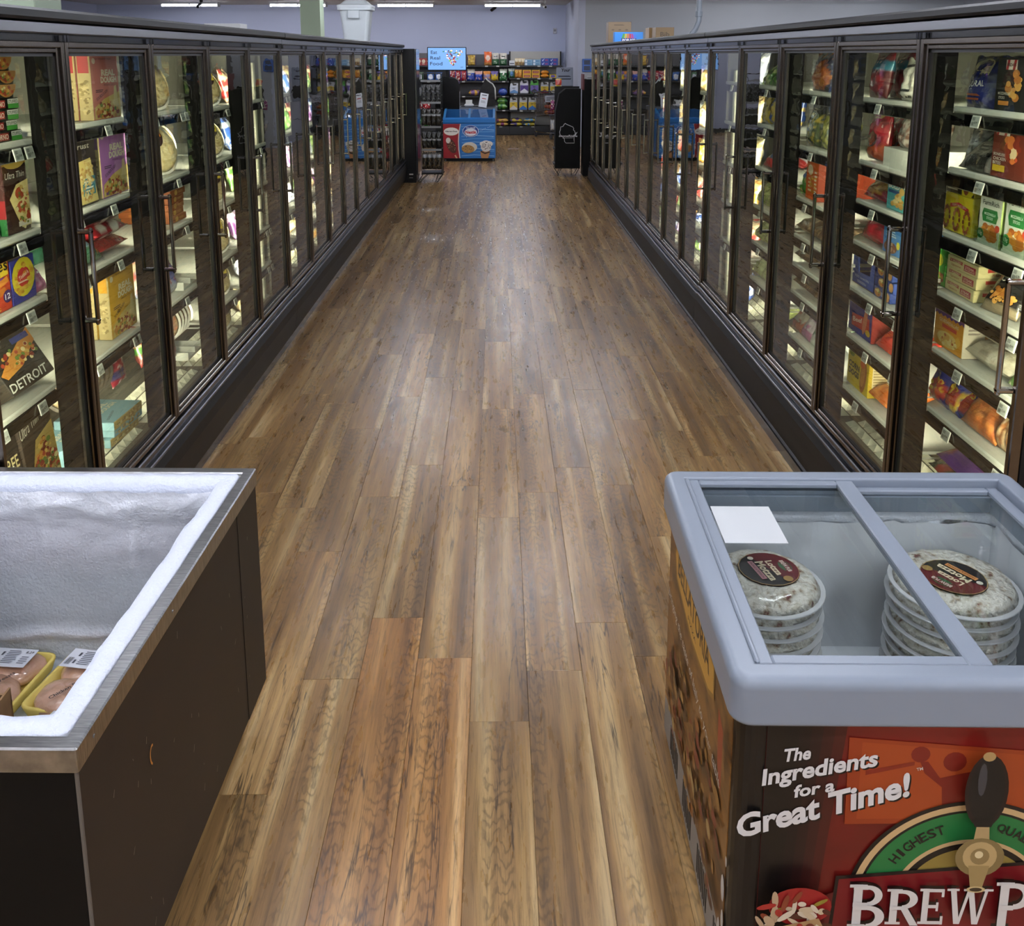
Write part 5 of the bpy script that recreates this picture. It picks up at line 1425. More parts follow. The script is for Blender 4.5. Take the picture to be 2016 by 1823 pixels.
def chest_pizza(n, x, y, r, lab, rot, seed, labels, groups):
    plain = make_disc('pizza', r, .026, CHZ, rx=-90, seed=seed, board='#c9cbce', mat=CHEESE)
    for i in range(n):
        top = (i == n - 1)
        if top:
            o = make_disc('pizza', r, .028, CHZ, rx=-90, seed=seed + 7, board='#c9cbce', label=(r * .5, LOT(lab), -.01, .02), mat=CHEESE)
        else:
            o = plain if i == 0 else copy_tree(plain)
        o.matrix_world = Matrix.Translation((x + .004 * math.sin(i * 2.1), y + .004 * math.cos(i * 1.7), .2815 + i * .0335)) @ Matrix.Rotation(math.radians(rot + i * 47 * (0 if top else 1)), 4, 'Z') @ Matrix.Translation((0, -r, 0))
        tag(o, labels[0] if top else labels[1], 'pizza', None if top else groups)
chest_pizza(10, .668, 2.095, .152, '#c98a92', -78, 400, ('wrapped pizza with maroon label and pink band topping its stack', 'wrapped pizza in the stack beneath the pink-banded label'), 'pizzas stacked beneath the pink-banded one')
chest_pizza(10, 1.15, 2.085, .156, '#d08a4a', 120, 420, ('wrapped pizza with maroon label and orange band topping its stack', 'wrapped pizza in the stack beneath the orange-banded label'), 'pizzas stacked beneath the orange-banded one')
chest_pizza(7, .89, 1.735, .156, '#d9c53a', 150, 440, ('wrapped pizza with yellow-banded label on the lowest stack', 'wrapped pizza under the yellow-banded one'), 'pizzas stacked beneath the yellow-banded one')
o = make_disc('pizza', .158, .026, CHZ, rx=-90, seed=460, board='#c9cbce')
# ------------------------------------------------------------------ open frosty chest
o.matrix_world = Matrix.Translation((1.215, 1.72, .2815)) @ Matrix.Translation((0, -.158, 0))
tag(o, 'single wrapped pizza on the chest floor between the stacks', 'pizza')
OC = empty('open_chest_freezer', (-1.092, 1.855, 0), math.radians(-1.5))
tag(OC, 'open chest freezer with dark brown sides, steel rim and thick frost', 'chest freezer')
hx, hy = .412, .52
BROWN = noise_mat('dark_brown_laminate', [(.3, '#120d0a'), (.55, '#19120f'), (.75, '#211814')], scale=4, rough=.5, stretch=(1, 1, .4))
o = ring(MB(), hx, hy, .004, [(.004, .733), (0, .735), (0, .777), (.003, .78), (.028, .78), (.03, .776), (.03, .733)], n=2).build('steel_rim', STEEL, OC); fixn(o.data)
o = ring(MB(), hx - .006, hy - .006, .004, [(0, .13), (0, .742), (.075, .742), (.075, .13)], n=2).build('outer_panels', BROWN, OC); fixn(o.data)
MB().cbox(-hx + .06, hx - .06, -hy + .06, hy - .06, 0, .16, .01).build('plinth', BLACK, OC)
MB().box(hx - .009, hx - .0045, -hy + .003, -hy + .0085, .13, .735).build('edge_strip', M('worn_edge', '#5d5852', .5), OC)
MB().box(-hx + .006, hx - .010, -hy + .004, -hy + .0065, .13, .735).build('end_panel', M('end_panel_black', '#030303', .6, spec=.2), OC)
MB().box(hx - .0065, hx - .0045, hy - .17, hy - .004, .13, .735).build('corner_panel', M('corner_dark', '#120d0b', .5), OC)
ix, iy = hx - .081, hy - .081
CREAM = M('chest_cream', '#c4c3bb', .5)
mb = MB()
mb.box(-ix, ix, -iy, iy, .24, .25)
mb.box(-ix - .004, -ix, -iy, iy, .24, .76); mb.box(ix, ix + .004, -iy, iy, .24, .76); mb.box(-ix, ix, -iy - .004, -iy, .24, .76); mb.box(-ix, ix, iy, iy + .004, .24, .76)
mb.build('liner', M('chest_liner_grey', '#aeb6bf', .45), OC)
o = ring(MB(), hx - .03, hy - .03, .004, [(0, .745), (0, .772), (.052, .768), (.052, .745)], n=2).build('cream_lip', CREAM, OC); fixn(o.data)
FROST = attr_mat('frost_rime', .85, bump=.5, bscale=120.0)
mb = MB()
def fj2(p, i):
    k = .006 if i in (2, 3, 4, 5) else .003
    return (p[0] + k * noise.noise(Vector((p[0] * 14, p[1] * 14, i * .4))), p[1] + k * noise.noise(Vector((p[0] * 14, p[1] * 14, i * .4 + 7))), p[2] + k * .5 * noise.noise(Vector((p[0] * 22, p[1] * 22, i))))
ring(mb, hx - .031, hy - .031, .02, [(0, .772), (.004, .779), (.03, .781), (.050, .776), (.058, .762), (.057, .735), (.050, .72), (.046, .75)], sub=30, n=3, jit=fj2, col='#dfe6f6')
o = mb.build('frost_lip', FROST, OC, smooth=True); fixn(o.data)
# frost grown on the far and the left inner walls
mb = MB()
def frostwall(L, fn, seed):
    nu, nv = 70, 56
    vs = []; vc = []
    for j in range(nv + 1):
        for i in range(nu + 1):
            u = (i / nu - .5) * L; z = .25 + (.765 - .25) * j / nv
            n1 = noise.noise(Vector((u * 9 + seed, z * 16, 1))); n2 = noise.noise(Vector((u * 34, z * 40 + seed, 2))); n3 = noise.noise(Vector((u * 26 + seed, z * 2.2, 5)))
            top = max(0, min(1, (z - .665 - .03 * n1) / .05)); mid = max(0, min(1, (z - .49 - .02 * n1) / .09)); rid = math.exp(-((z - .335 - .03 * u / L - .012 * n1) / .016) ** 2); low = max(0, min(1, (.33 - z + .02 * n1) / .05))
            d = .003 + top * (.022 + .008 * n1 + .004 * n2) + mid * (.010 + .008 * n1 + .003 * n2) + rid * .014 + low * .004 * (1 + n2) + max(0, n3 - .35) * .02 * mid
            vs.append(fn(u, z, d))
            wht = Vector(lin('#f2f6ff')[:3]); gr = Vector(lin('#c3cad2')[:3]); lil = Vector(lin('#cfd1da')[:3])
            c = gr.lerp(lil, mid); c = c.lerp(wht, min(1, top + .65 * rid + .35 * low + max(0, n3 - .3) * 1.2 * mid + .18 * max(0, n2)))
            vc.append(tuple(c))
    k = nu + 1
    fs = []; cs = []
    for j in range(nv):
        for i in range(nu):
            q = (j * k + i, j * k + i + 1, (j + 1) * k + i + 1, (j + 1) * k + i)
            fs.append(q); cs.append(tuple(vc[t] for t in q))
    n0 = len(mb.f)
    mb.add(vs, fs); mb.c[n0:] = cs
frostwall(2 * ix, lambda u, z, d: (u, iy - d, z), 3.0)
frostwall(2 * iy, lambda u, z, d: (-ix + d * .35, u, z), 9.0)
mb.build('wall_frost', FROST, OC, smooth=True)
# scratches, chips and a sticker scrap on the aisle side
mb = MB()
rr = random.Random(21)
for i in range(26):
    y, z = rr.uniform(-hy + .05, hy - .03), rr.uniform(.16, .68)
    l, a = rr.uniform(.004, .016), math.radians(rr.uniform(40, 110))
    d = (math.cos(a) * l, math.sin(a) * l); w_ = .0008
    P = [(y, z), (y + w_, z - w_), (y + d[0] + w_, z + d[1]), (y + d[0], z + d[1])]
    mb.add([(hx - .0042, p[0], p[1]) for p in P], [(0, 1, 2, 3)], '#b9b4ac')
for k in range(9):
    a, b_ = math.radians(60 + 22 * k), math.radians(60 + 22 * (k + 1))
    P = [(.012 * math.cos(a), .022 * math.sin(a)), (.012 * math.cos(b_), .022 * math.sin(b_)), (.008 * math.cos(b_), .017 * math.sin(b_)), (.008 * math.cos(a), .017 * math.sin(a))]
    mb.add([(hx - .0042, -.24 + p[0], .53 + p[1]) for p in P], [(0, 1, 2, 3)], '#b9752c')
mb.build('scratches', PRINT, OC)['kind'] = 'stuff'
for (y, z) in ((-hy + .06, .755), (-.1, .752), (.2, .75)):
    MB().tube([(hx - .001, y, z), (hx + .0015, y, z)], .004, 8).build('rivet', STEEL, OC)
# chicken trays
YEL = M('foam_yellow', '#dcc76a', .7)
MEAT = attr_mat('raw_chicken', .3, coat=.9, bump=.5, bscale=40.0)
def chicken(x, y, z, rz, label, w=.185, l=.235, seed=1):
    r = empty('chicken_tray', (x, y, z), math.radians(rz))
    tag(r, label, 'meat tray')
    t = MB(); ring(t, w / 2, l / 2, .03, [(.012, 0), (0, .034), (.004, .037), (.010, .036), (.020, .006)], n=4, closed=False)
    t.add([(p[0], p[1], .006) for p in rrect(w / 2 - .02, l / 2 - .02, .012, 4)], [tuple(range(20))])
    t.add([(p[0], p[1], 0) for p in rrect(w / 2 - .012, l / 2 - .012, .02, 4)], [tuple(range(19, -1, -1))])
    tr = t.build('foam_tray', YEL, r, smooth=True); fixn(tr.data)
    for i, cy in enumerate((-.052, .052)):
        m = MB(); nu, nv = 20, 12
        vs = []; vc = []
        for j in range(nv + 1):
            for k in range(nu):
                a = 2 * math.pi * k / nu; b_ = math.pi * (j / nv - .5)
                n = noise.noise(Vector((math.cos(a) * 1.4 + seed + i * 3, math.sin(a) * 1.4, b_)))
                q = 1 + .16 * n
                vs.append((math.cos(a) * math.cos(b_) * w * .43 * q, cy + math.sin(a) * math.cos(b_) * .066 * q, .028 + math.sin(b_) * .028 * q))
                kk = .5 + .5 * noise.noise(Vector((math.cos(a) * 2 + seed, math.sin(a) * 2 + i, b_ * 2)))
                A = Vector(lin('#b08c6a')[:3]); B = Vector(lin('#c79a86')[:3]); Cc = Vector(lin('#d4bda2')[:3])
                c = A.lerp(B, kk) if kk < .62 else B.lerp(Cc, (kk - .62) / .38)
                vc.append(tuple(c))
        fs = [(j * nu + k, j * nu + (k + 1) % nu, (j + 1) * nu + (k + 1) % nu, (j + 1) * nu + k) for j in range(nv) for k in range(nu)]
        m.add(vs, fs); m.c = [tuple(vc[t_] for t_ in f) for f in fs]
        m.build('chicken_breast', MEAT, r, smooth=True)
    lb = MB(); lb.box(-.062, .055, .012, .085, .0635, .0645, '#dfe2ea')
    art(lb, [('b', .35, .15, .7, .9, 8, '#6a6d78'), ('c', .06, .12, .2, .5, 8, '#2a2a2e'), ('t', .86, .8, .18, '8.29', '#22242a'), ('b', .24, .1, .3, .9, 2, '#4a4c55'), ('b', .76, .15, .96, .6, 4, '#8a8d98')], .117, .073, lambda px, pz, l: (px - .0035, pz + .012, .0646 + l))
    L = lb.build('price_label', PRINT, r)
    tx = MB(); art(tx, [('t', .5, .5, 1.0, 'Chicken Breasts', '#16120e', {'rot': 62, 'bold': .02})], .11, .08, lambda px, pz, l: (px + .018, pz - .095, .0632 + l * .3))
    tx.build('film_print', PRINT, r)
    return r
chicken(-1.305, 2.155, .2545, -6, 'yellow tray of chicken breasts against the frosty far wall and left wall', seed=2)
chicken(-1.10, 2.145, .2545, -10, 'yellow tray of chicken breasts beside the first tray along the far wall', seed=6)
chicken(-1.055, 1.90, .2545, -16, 'yellow tray of chicken breasts lying next to the cardboard box', seed=9)
CARD = noise_mat('cardboard', [(.3, '#7d5f3f'), (.7, '#96744d')], scale=20, rough=.85)
mb = MB(); bx0, bx1, by0, by1, bz0, bz1 = -.085, .085, -.17, .17, 0, .16
mb.box(bx0, bx1, by0, by1, 0, .005); mb.box(bx0, bx0 + .005, by0, by1, .005, bz1); mb.box(bx0, bx1, by1 - .005, by1, .005, bz1 - .01); mb.box(bx0, bx1, by0, by0 + .005, .005, bz1)
mb.prism([(by0, .005), (by1, .005), (by1, bz1 + .008), (.05, bz1 - .006), (by0, bz1)], bx1 - .005, bx1, 'x')
cb = mb.build('cardboard_box', CARD); fixn(cb.data)
cb.location = (-1.262, 1.79, .2515); cb.rotation_euler = (0, 0, math.radians(-5))
lb = MB(); lb.box(bx1, bx1 + .0008, -.10, .0, .04, .10, '#d8d8d8'); art(lb, [('b', .1, .1, .9, .9, 6, '#55565a')], .09, .055, lambda px, pz, l: (bx1 + .0009 + l, px - .05, pz + .042)); lb.build('shipping_label', PRINT, cb)
mb = MB(); mb.box(bx1, bx1 + .0006, .07, .08, .06, .12); mb.build('hand_slot', GASKET, cb)
tag(cb, 'open brown cardboard box with shipping label inside the frosty chest', 'box')
# ------------------------------------------------------------------ far end: wall shelving
GY = 21.92
def shelfunit(name, x0, x1, zs, top, label, panel):
    r = empty(name, ((x0 + x1) / 2, GY + .25, 0))
    tag(r, label, 'shelving')
    w = (x1 - x0) / 2
    MB().box(-w, w, .22, .26, .0, top).build('back_panel', panel, r)
    MB().box(-w, w, -.25, .24, 0, .20).build('base', BLACK, r)
    MB().box(-w, w, -.26, -.25, .02, .19).build('kick_plate', M('shelf_kick', '#1a1b1e', .5), r)
    for x in (-w, w - .03):
        MB().box(x, x + .03, .2, .27, 0, top).build('upright', BLACK, r)
    for z in zs:
        s = MB().box(-w + .004, w - .004, -.24, .22, z - .03, z).build('shelf', BLACK, r)
        MB().box(-w + .004, w - .004, -.255, -.24, z - .035, z + .004).build('price_rail', M('rail_black', '#151516', .4), s)
        n = 3 if x1 - x0 > 1 else 2
        for i in range(n):
            xx = -w + (i + .5) * 2 * w / n + .07 * ((i * 7 + int(z * 10)) % 3 - 1)
            MB().box(xx - .035, xx + .035, -.258, -.255, z - .03, z - .002).build('price_tag', M('rail_tag', '#b9bab6', .6), s)
    return r
PANELC = M('shelf_back_cream', '#b5b1a8', .7)
PANELG = M('shelf_back_dark', '#5a595a', .7)
ZR = (.21, .59, .985, 1.35, 1.64); ZLf = (.21, .60, .93, 1.28, 1.64)
shelfunit('wall_shelving', .30, 1.55, ZR, 1.97, 'black wall shelving with jugs below a cream top panel', PANELC)
shelfunit('wall_shelving', -.92, .295, ZLf, 1.90, 'black wall shelving behind the checkout counter', PANELG)
shelfunit('wall_shelving', -2.30, -.925, ZLf, 1.93, 'black wall shelving behind the rack of jerky bags', PANELG)
MB_ = None
FBAG = {}
def far_bag(x, z, w, h, cols, label, depth=.12, rx=0, grp=None, dy=0.0, seed=1, ops=None):
    o = make_bag('pet_food_bag', w, h, depth, cols, ops, rx=rx, seed=seed)
    o.matrix_world = Matrix.Translation((x, GY + .03 + dy, z))
    return tag(o, label, 'bag', grp)
def far_box(x, z, w, h, cols, arts, label, d=.2, grp=None):
    o = make_box('litter_box', w, d, h, cols, arts)
    o.matrix_world = Matrix.Translation((x, GY + .03, z))
    return tag(o, label, 'box', grp)
def jug(x, z, w, h, body, band, band2, label):
    b = MB(); d = .11
    b.cbox(-w / 2, w / 2, 0, d, 0, h * .68, .012, body)
    b.prism([(-w / 2 + .004, h * .68), (w / 2 - .004, h * .68), (w / 2 - .004, h * .93), (w / 2 - .02, h), (w * .02, h), (-w * .02, h * .97), (-w * .02, h * .93), (w * .3, h * .93), (w * .3, h * .80), (-w * .12, h * .76), (-w * .2, h * .93), (-w * .44, h * .93)][:], .02, d - .02, 'y', body)
    a = MB()
    art(a, [('r', .03, .05, .97, .62, band), ('p', [(.03, .05), (.97, .05), (.97, .16), (.5, .38), (.03, .16)], band2), ('b', .3, .44, .7, .56, 2, '#2a2a30')], w, h, lambda x_, z_, l: (x_, -l, z_))
    o = b.build('litter_jug', PRINT); fixn(o.data)
    a.build('printed_label', PRINT, o)
    c = MB().tube([(-w * .32, d / 2, h * .93), (-w * .32, d / 2, h * .99)], w * .1, 10); c.build('cap', WHITEP, o)
    o.matrix_world = Matrix.Translation((x, GY + .03, z))
    return tag(o, label, 'jug')
def ux(u): return (u - 978.0) / 1800.0 * (GY * .982 + .3) + .0 - 0.004
# top shelf
far_box(ux(1008), 1.64, .13, .115, '#cfd0d2', {'F': [('r', .1, .3, .9, .5, '#4a4a55')]}, 'white packet at the end of the top wall shelf beside tan bags')
for i in range(3):
    far_bag(ux(1017 + i * 6.5), 1.64, .085, .17, ['#b59a6a', ('band', .55, .9, '#d8c9a8'), ('blob', .5, .3, .3, .15, '#7a5a3a')], 'small tan pet treat bag on the top wall shelf', .06, grp='small tan treat bags', seed=500 + i)
for i in range(2):
    for j in range(2):
        far_box(ux(1040 + i * 16), 1.64 + j * .07, .185, .068, '#7fa6c0', {'F': [('e', .2, .5, .13, .4, '#dfe6ea'), ('b', .4, .3, .9, .7, 2, '#2f6a9a')]}, 'pale blue litter box on the top wall shelf', grp='pale blue litter boxes')
        far_box(ux(1073 + i * 16.5), 1.64 + j * .085, .195, .083, '#27489a', {'F': [('p', [(.08, .5), (.2, .2), (.38, .85), (.32, .85), (.2, .42), (.12, .6)], '#e6eaf2'), ('b', .45, .25, .9, .75, 2, '#b03a4a')]}, 'royal blue litter box with check mark on the top wall shelf', grp='royal blue litter boxes')
for i in range(2):
    far_bag(ux(976 + i * 15), 1.64, .17, .29, ['#2f5a38', ('band', .55, 1, '#c9c2b4'), ('blob', .5, .72, .3, .06, '#1a1a1a')], 'green and grey pet food bag on the top wall shelf', .1, grp='green and grey pet food bags', seed=510 + i, ops=[('b', .25, .15, .75, .4, 2, '#b9c9b0')])
far_bag(ux(961), 1.64, .18, .32, ['#d9642f', ('band', .0, .2, '#c98a4a'), ('blob', .5, .55, .3, .2, '#e8c9b0')], 'bright orange pet food bag standing alone on the top shelf', .1, seed=513)
far_bag(ux(929), 1.64, .22, .24, ['#a8863a', ('noise', 4, .1, '#d9b95a'), ('side', .1, '#4a3a5a')], 'golden pet food bag at the screen edge', .1, seed=514)
for i, x in enumerate((827, 836, 846)):
    far_box(ux(x), 1.64, .12, .17, '#8f2a2a', {'F': [('e', .5, .6, .35, .25, '#d8c9b0'), ('b', .2, .15, .8, .35, 2, '#e0d0b8')]}, 'dark red pet food box on the shelf behind the jerky rack', grp='dark red pet food boxes')
# second shelf
far_bag(ux(1007), 1.35, .15, .22, ['#3f6a4a', ('blob', .55, .45, .3, .25, '#4a7aa8'), ('band', .75, 1, '#c9cfc0')], 'green and blue seed bag on the second wall shelf', .1, seed=520)
for i in range(2):
    far_bag(ux(1017 + i * 7), 1.35, .09, .2, ['#c98a2c', ('blob', .5, .75, .4, .15, '#e8c03a'), ('noise', 5, .2, '#a8542c')], 'orange treat bag on the second wall shelf', .06, grp='orange treat bags', seed=522 + i)
for i in range(2):
    for j in range(2):
        far_box(ux(1037 + i * 17.5), 1.35 + j * .095, .195, .092, '#d9a52c', {'F': [('r', .12, .2, .88, .75, '#8f1f24'), ('t', .5, .48, .6, 'Meaty', '#f0e0c0', {'ht': .35})]}, 'yellow and crimson dog food box on the second wall shelf', grp='yellow and crimson boxes')
for j in range(2):
    far_bag(ux(1072), 1.35 + j * .085, .2, .2, ['#d98a2a', ('blob', .5, .5, .35, .3, '#3f5a9a')], 'orange pouch with blue oval lying on the second wall shelf', .085, rx=-86, grp='orange pouches', seed=526 + j)
far_box(ux(1088), 1.35, .16, .08, '#d9b52c', {'F': [('e', .5, .5, .35, .35, '#5a4a9a')]}, 'small yellow box with purple oval on the second wall shelf')
# third shelf: jugs, then a blue bag
jug(ux(1012), .985, .20, .245, '#c9cdd6', '#c4cad6', '#5f8fc0', 'white litter jug with light blue label on the third wall shelf')
jug(ux(1032), .985, .20, .31, '#cfcdd8', '#4a2f7a', '#d8d8e2', 'white litter jug with purple label on the third wall shelf')
jug(ux(1052), .985, .20, .315, '#4f9a3f', '#6a5aa0', '#2a2a38', 'green litter jug with violet label on the third wall shelf')
jug(ux(1072), .985, .19, .27, '#b5b4b2', '#c9ac2c', '#7a1f20', 'grey litter jug with yellow label and red peak')
jug(ux(1090), .985, .18, .27, '#b5b4b2', '#c9ac2c', '#b9b6a8', 'grey litter jug with plain yellow label')
far_bag(ux(990), .93, .22, .3, ['#24409a', ('noise', 4, .25, '#3a66c0'), ('blob', .2, .5, .15, .15, '#c98a5a')], 'blue dog food bag lying behind the counter end', .16, rx=-84, seed=530)
far_bag(ux(935), .93, .3, .28, ['#7a5a8a', ('noise', 4, .1, '#d9a83a')], 'purple and yellow bag lying on the shelf above the counter', .12, rx=-84, seed=531)
# fourth shelf
for i, (u, b2) in enumerate(((1011, '#d9d4cc'), (1030, '#2a6ab0'), (1048, '#2a6ab0'))):
    o = jug(ux(u), .59, .185, .305, '#b9b9b6', '#d3b52c', b2, 'yellow labelled litter jug with blue peak on the fourth wall shelf' if i else 'yellow labelled litter jug with white peak on the fourth wall shelf')
    if i: o['group'] = 'yellow jugs with blue peaks'
for i in range(2):
    far_bag(ux(989), .60 + i * .13, .25, .28, ['#2f6a34', ('noise', 4, .1, '#6fa84a'), ('blob', .3, .5, .2, .2, '#2a5a8a')], 'green seed bag lying in the pile beside the yellow jugs', .14, rx=-84, grp='green seed bags', seed=540 + i)
# base shelf
for i, (u, c1, c2, nm) in enumerate(((989, '#c9a24a', '#7a2f5a', 'yellow and plum'), (1016, '#c9b43a', '#4a3a7a', 'yellow and violet'), (1043, '#b9a83a', '#2a7ab0', 'yellow and azure'))):
    for j in range(2):
        far_bag(ux(u), .21 + j * .095, .30, .30, [c1, ('noise', 3, .1, c2), ('blob', .5, .5, .3, .3, c2 if j else c1)], nm + ' pet food bag lying on the base shelf', .08, rx=-87, grp=nm + ' bags', seed=550 + i * 2 + j)
# second shelf behind the counter
for i, (u, c1, c2, nm) in enumerate(((928, '#2c439a', '#c9c2b4', 'deep blue'), (943, '#2f4aa8', '#d9a89a', 'blue with salmon foot'), (959, '#8f86a8', '#d98a3a', 'lavender'), (974, '#d3b42c', '#6a5a9a', 'yellow starburst'), (1000 - 9, '#2f6a3a', '#cfd6c4', 'forest green'))):
    far_bag(ux(u), 1.28, .18, .28 if i in (0, 4) else .23, [c1, ('band', .7, 1, c2), ('noise', 4, .3, c2)], nm + ' pet food bag on the shelf above the counter', .1, seed=560 + i)
for i, u in enumerate((849, 865, 828)):
    far_bag(ux(u), 1.28, .17, .2, ['#2f5a9a' if i < 2 else '#5a7a5a', ('blob', .5, .5, .35, .3, '#d8dfe8')], 'blue and white bag on the shelf below the screen' if i < 2 else 'grey green bag on the shelf behind the jerky rack', .1, grp='blue and white bags below the screen' if i < 2 else None, seed=570 + i)
for i, u in enumerate((892, 903, 914)):
    far_bag(ux(u), 1.28, .15, .24, ['#8f1f28', ('noise', 5, .2, '#d8c4b8'), ('side', .12, '#2a3a8a')], 'crimson treat bag on the shelf below the screen', .1, grp='crimson treat bags', seed=575 + i)
for i, (z, c, nm) in enumerate(((.93, '#b9bcc2', 'silver'), (.60, '#a8242c', 'red'), (.21, '#3f8a3f', 'green'))):
    for j in range(2):
        far_bag(ux(829 + j * 12), z, .16, .2, [c, ('noise', 4, .2, '#e0ded8')], nm + ' bag on the shelf behind the jerky rack', .1, grp=nm + ' bags behind the jerky rack', seed=580 + i * 2 + j)

# ------------------------------------------------------------------ ice cream chest
IC = empty('ice_cream_freezer', (-.50, 16.45, 0))
tag(IC, 'blue ice cream chest with curved glass lid and printed front', 'chest freezer')
BLU = M('chest_blue', '#1f6fb8', .3)
mb = MB()
mb.prism([(0, .06), (0, .68), (-.012, .70), (-.012, .76), (.0, .775), (.04, .79), (.04, .06)], -.47, .47, 'x'); mb.prism([(.03, .06), (.03, .76), (.62, .90), (.66, .90), (.66, .06)], -.47, -.445, 'x'); mb.prism([(.03, .06), (.03, .76), (.62, .90), (.66, .90), (.66, .06)], .445, .47, 'x')
mb.box(-.47, .47, .60, .66, .06, .90); mb.box(-.445, .445, .03, .62, .06, .3)
o = mb.build('body', BLU, IC); fixn(o.data)
mb = MB(); mb.prism([(.02, .775), (.0, .782), (.6, .915), (.62, .905)], -.46, -.425, 'x'); mb.prism([(.02, .775), (.0, .782), (.6, .915), (.62, .905)], .425, .46, 'x'); mb.prism([(.02, .775), (.0, .782), (.6, .915), (.62, .905)], -.02, .02, 'x')
o = mb.build('lid_frame', M('lid_blue', '#3a8ccc', .3), IC); fixn(o.data)
for x0, x1 in ((-.425, -.02), (.02, .425)):
    mb = MB(); mb.prism([(.01, .772), (.01, .776), (.61, .906), (.61, .902)], x0, x1, 'x'); o = mb.build('glass_pane', LIDG, IC); fixn(o.data)
MB().box(-.455, .455, .05, .62, 0, .06).build('plinth', BLACK, IC)
for i in range(6):
    x = -.36 + i * .145
    b = MB().box(x - .06, x + .06, .12, .5, .30, .62 + .02 * (i % 3), ('#c9ccd0', '#a8b0b8', '#8a6a4a', '#d8d8d4', '#5a6a8a', '#c9b49a')[i])
    b.build('ice_cream_basket', MATTE, IC)
a = MB()
w, h = .94, .615
sw = [(.33, 0), (.31, .25), (.305, .5), (.315, .75), (.345, 1)]
ops = [('r', 0, 0, 1, 1, '#2b74c0')]
for i in range(10):
    y = .06 + i * .095
    ops.append(('p', [(.35 + .02 * (i % 3), y), (.6, y + .03), (.98, y - .01 + .05 * (i % 2)), (.98, y + .012 + .05 * (i % 2)), (.6, y + .045), (.35, y + .012)], '#6aa8dc' if i % 2 else '#8fc2ea'))
for i in range(16):
    ops.append(('e', .45 + (i * .137) % .52, .62 + (i * .091) % .34, .006, .009, '#cfe2f5'))
ops += [('p', [(0, 0)] + sw + [(0, 1)], '#d8d4d0'), ('p', [(0, 0)] + [(x - .018, y) for x, y in sw] + [(0, 1)], '#8e1722'),
    ('e', .16, .78, .145, .12, '#d8c7a8'), ('e', .16, .78, .138, .11, '#ece9e2'), ('t', .16, .78, .23, 'Häagen-Dazs', '#1a1518', {'ht': .055, 'bold': .03}),
    ('p', ellipse(.16, .36, .085, .22, 20, rot=14), '#4a2418'), ('f', .165, .34, .07, .17, 40, .007, ['#a87a55', '#6a3a24', '#c9a27a', '#3a1a12']), ('e', .10, .52, .045, .085, '#e0dad0'), ('p', [(.215, .08), (.24, .1), (.275, .0), (.245, .0)], '#d8b88a'),
    ('e', .53, .79, .155, .17, '#dfe6f0'), ('e', .53, .79, .145, .16, '#1d3f8a'), ('e', .53, .76, .12, .11, '#e9ecf2'), ('t', .53, .885, .17, 'ICE CREAM', '#eef2f8', {'ht': .04, 'bold': .03}), ('t', .53, .76, .2, 'Nestlé', '#b8242e', {'ht': .09, 'bold': .04}),
    ('p', ellipse(.505, .32, .145, .15, 22, rot=-32), '#dcd6c8'), ('p', ellipse(.475, .27, .125, .115, 22, rot=-32), '#a8804a'), ('f', .47, .27, .1, .1, 16, .009, ['#3a2418', '#5a3a20', '#c99a5a']),
    ('p', [(.73, .0), (.71, .2), (.82, .24), (.9, .2), (.86, 0)], '#c08a5a'), ('e', .82, .33, .1, .14, '#e4e0da'), ('e', .76, .42, .06, .07, '#e9e6e0'), ('e', .88, .42, .07, .08, '#e9e6e0'), ('e', .82, .46, .07, .06, '#efece6'), ('f', .83, .36, .09, .12, 60, .008, ['#3a2018', '#241410', '#efece6', '#5a3a2a', '#efece6']),
    ('p', [(.72, .22), (.8, .16), (.9, .2), (.9, .17), (.8, .12), (.72, .18)], '#2a1812')]
art(a, ops, w, h, lambda x, z, l: (x, -.001 - l, z + .062))
a.build('front_graphic', PRINT, IC)
for s in (-1, 1):
    MB().tube([(s * .42, .03, .02), (s * .44, .03, .02)], .02, 10).build('caster', M('caster_grey', '#77787a', .5), IC)

# ------------------------------------------------------------------ checkout
CK = empty('checkout_counter', (-.34, 17.42, 0))
tag(CK, 'wood fronted checkout counter behind the ice cream chest', 'counter')
WOODF = noise_mat('counter_wood', [(.3, '#6d5f4c'), (.7, '#87765f')], scale=6, rough=.5, stretch=(1, 1, 8))
MB().box(-.34, .33, -.25, .25, 0, .86).build('cabinet', WOODF, CK)
MB().cbox(-.36, .35, -.28, .3, .865, .935, .006).build('worktop', M('counter_grey', '#5b6068', .35), CK)
MB().box(-.33, .32, -.2, .25, .935, .945).build('conveyor_belt', M('belt_black', '#1a1a1c', .6), CK)
mb = MB()
mb.prism([(-.225, .0), (.225, .0), (.225, .50), (.20, .57), (.14, .61), (-.10, .61), (-.17, .575), (-.225, .50)], 0, .4, 'y')
reg = mb.build('register_kiosk', BLACKG, None); fixn(reg.data)
reg.location = (-.925, 17.2, .86)
MB().box(-.226, .226, .02, .38, -.86, 0).build('pedestal', BLACK, reg)
MB().box(.215, .227, .05, .3, .05, .35).build('side_screen', M('pad_grey', '#9a9aa0', .4), reg)
tag(reg, 'tall black checkout kiosk with rounded top beside the counter', 'kiosk')
tv = empty('display_screen', (-.937, 17.5, 1.4705))
tag(tv, 'bright light blue screen reading three words on a pole', 'screen')
MB().tube([(.0, .02, .0), (.0, .02, .2)], .03, 10).build('pole', BLACK, tv)
MB().cbox(-.11, .11, -.03, .05, .0, .012, .004).build('pole_foot', BLACK, tv)
MB().cbox(-.368, .368, -.02, .02, .13, .562, .006).build('bezel', BLACKG, tv)
SCR = M('screen_blue', '#0b0b0b', .3, emit='#79aef2', power=1.15)
sc = MB().box(-.352, .352, -.0215, -.0195, .146, .548).build('screen', SCR, tv)
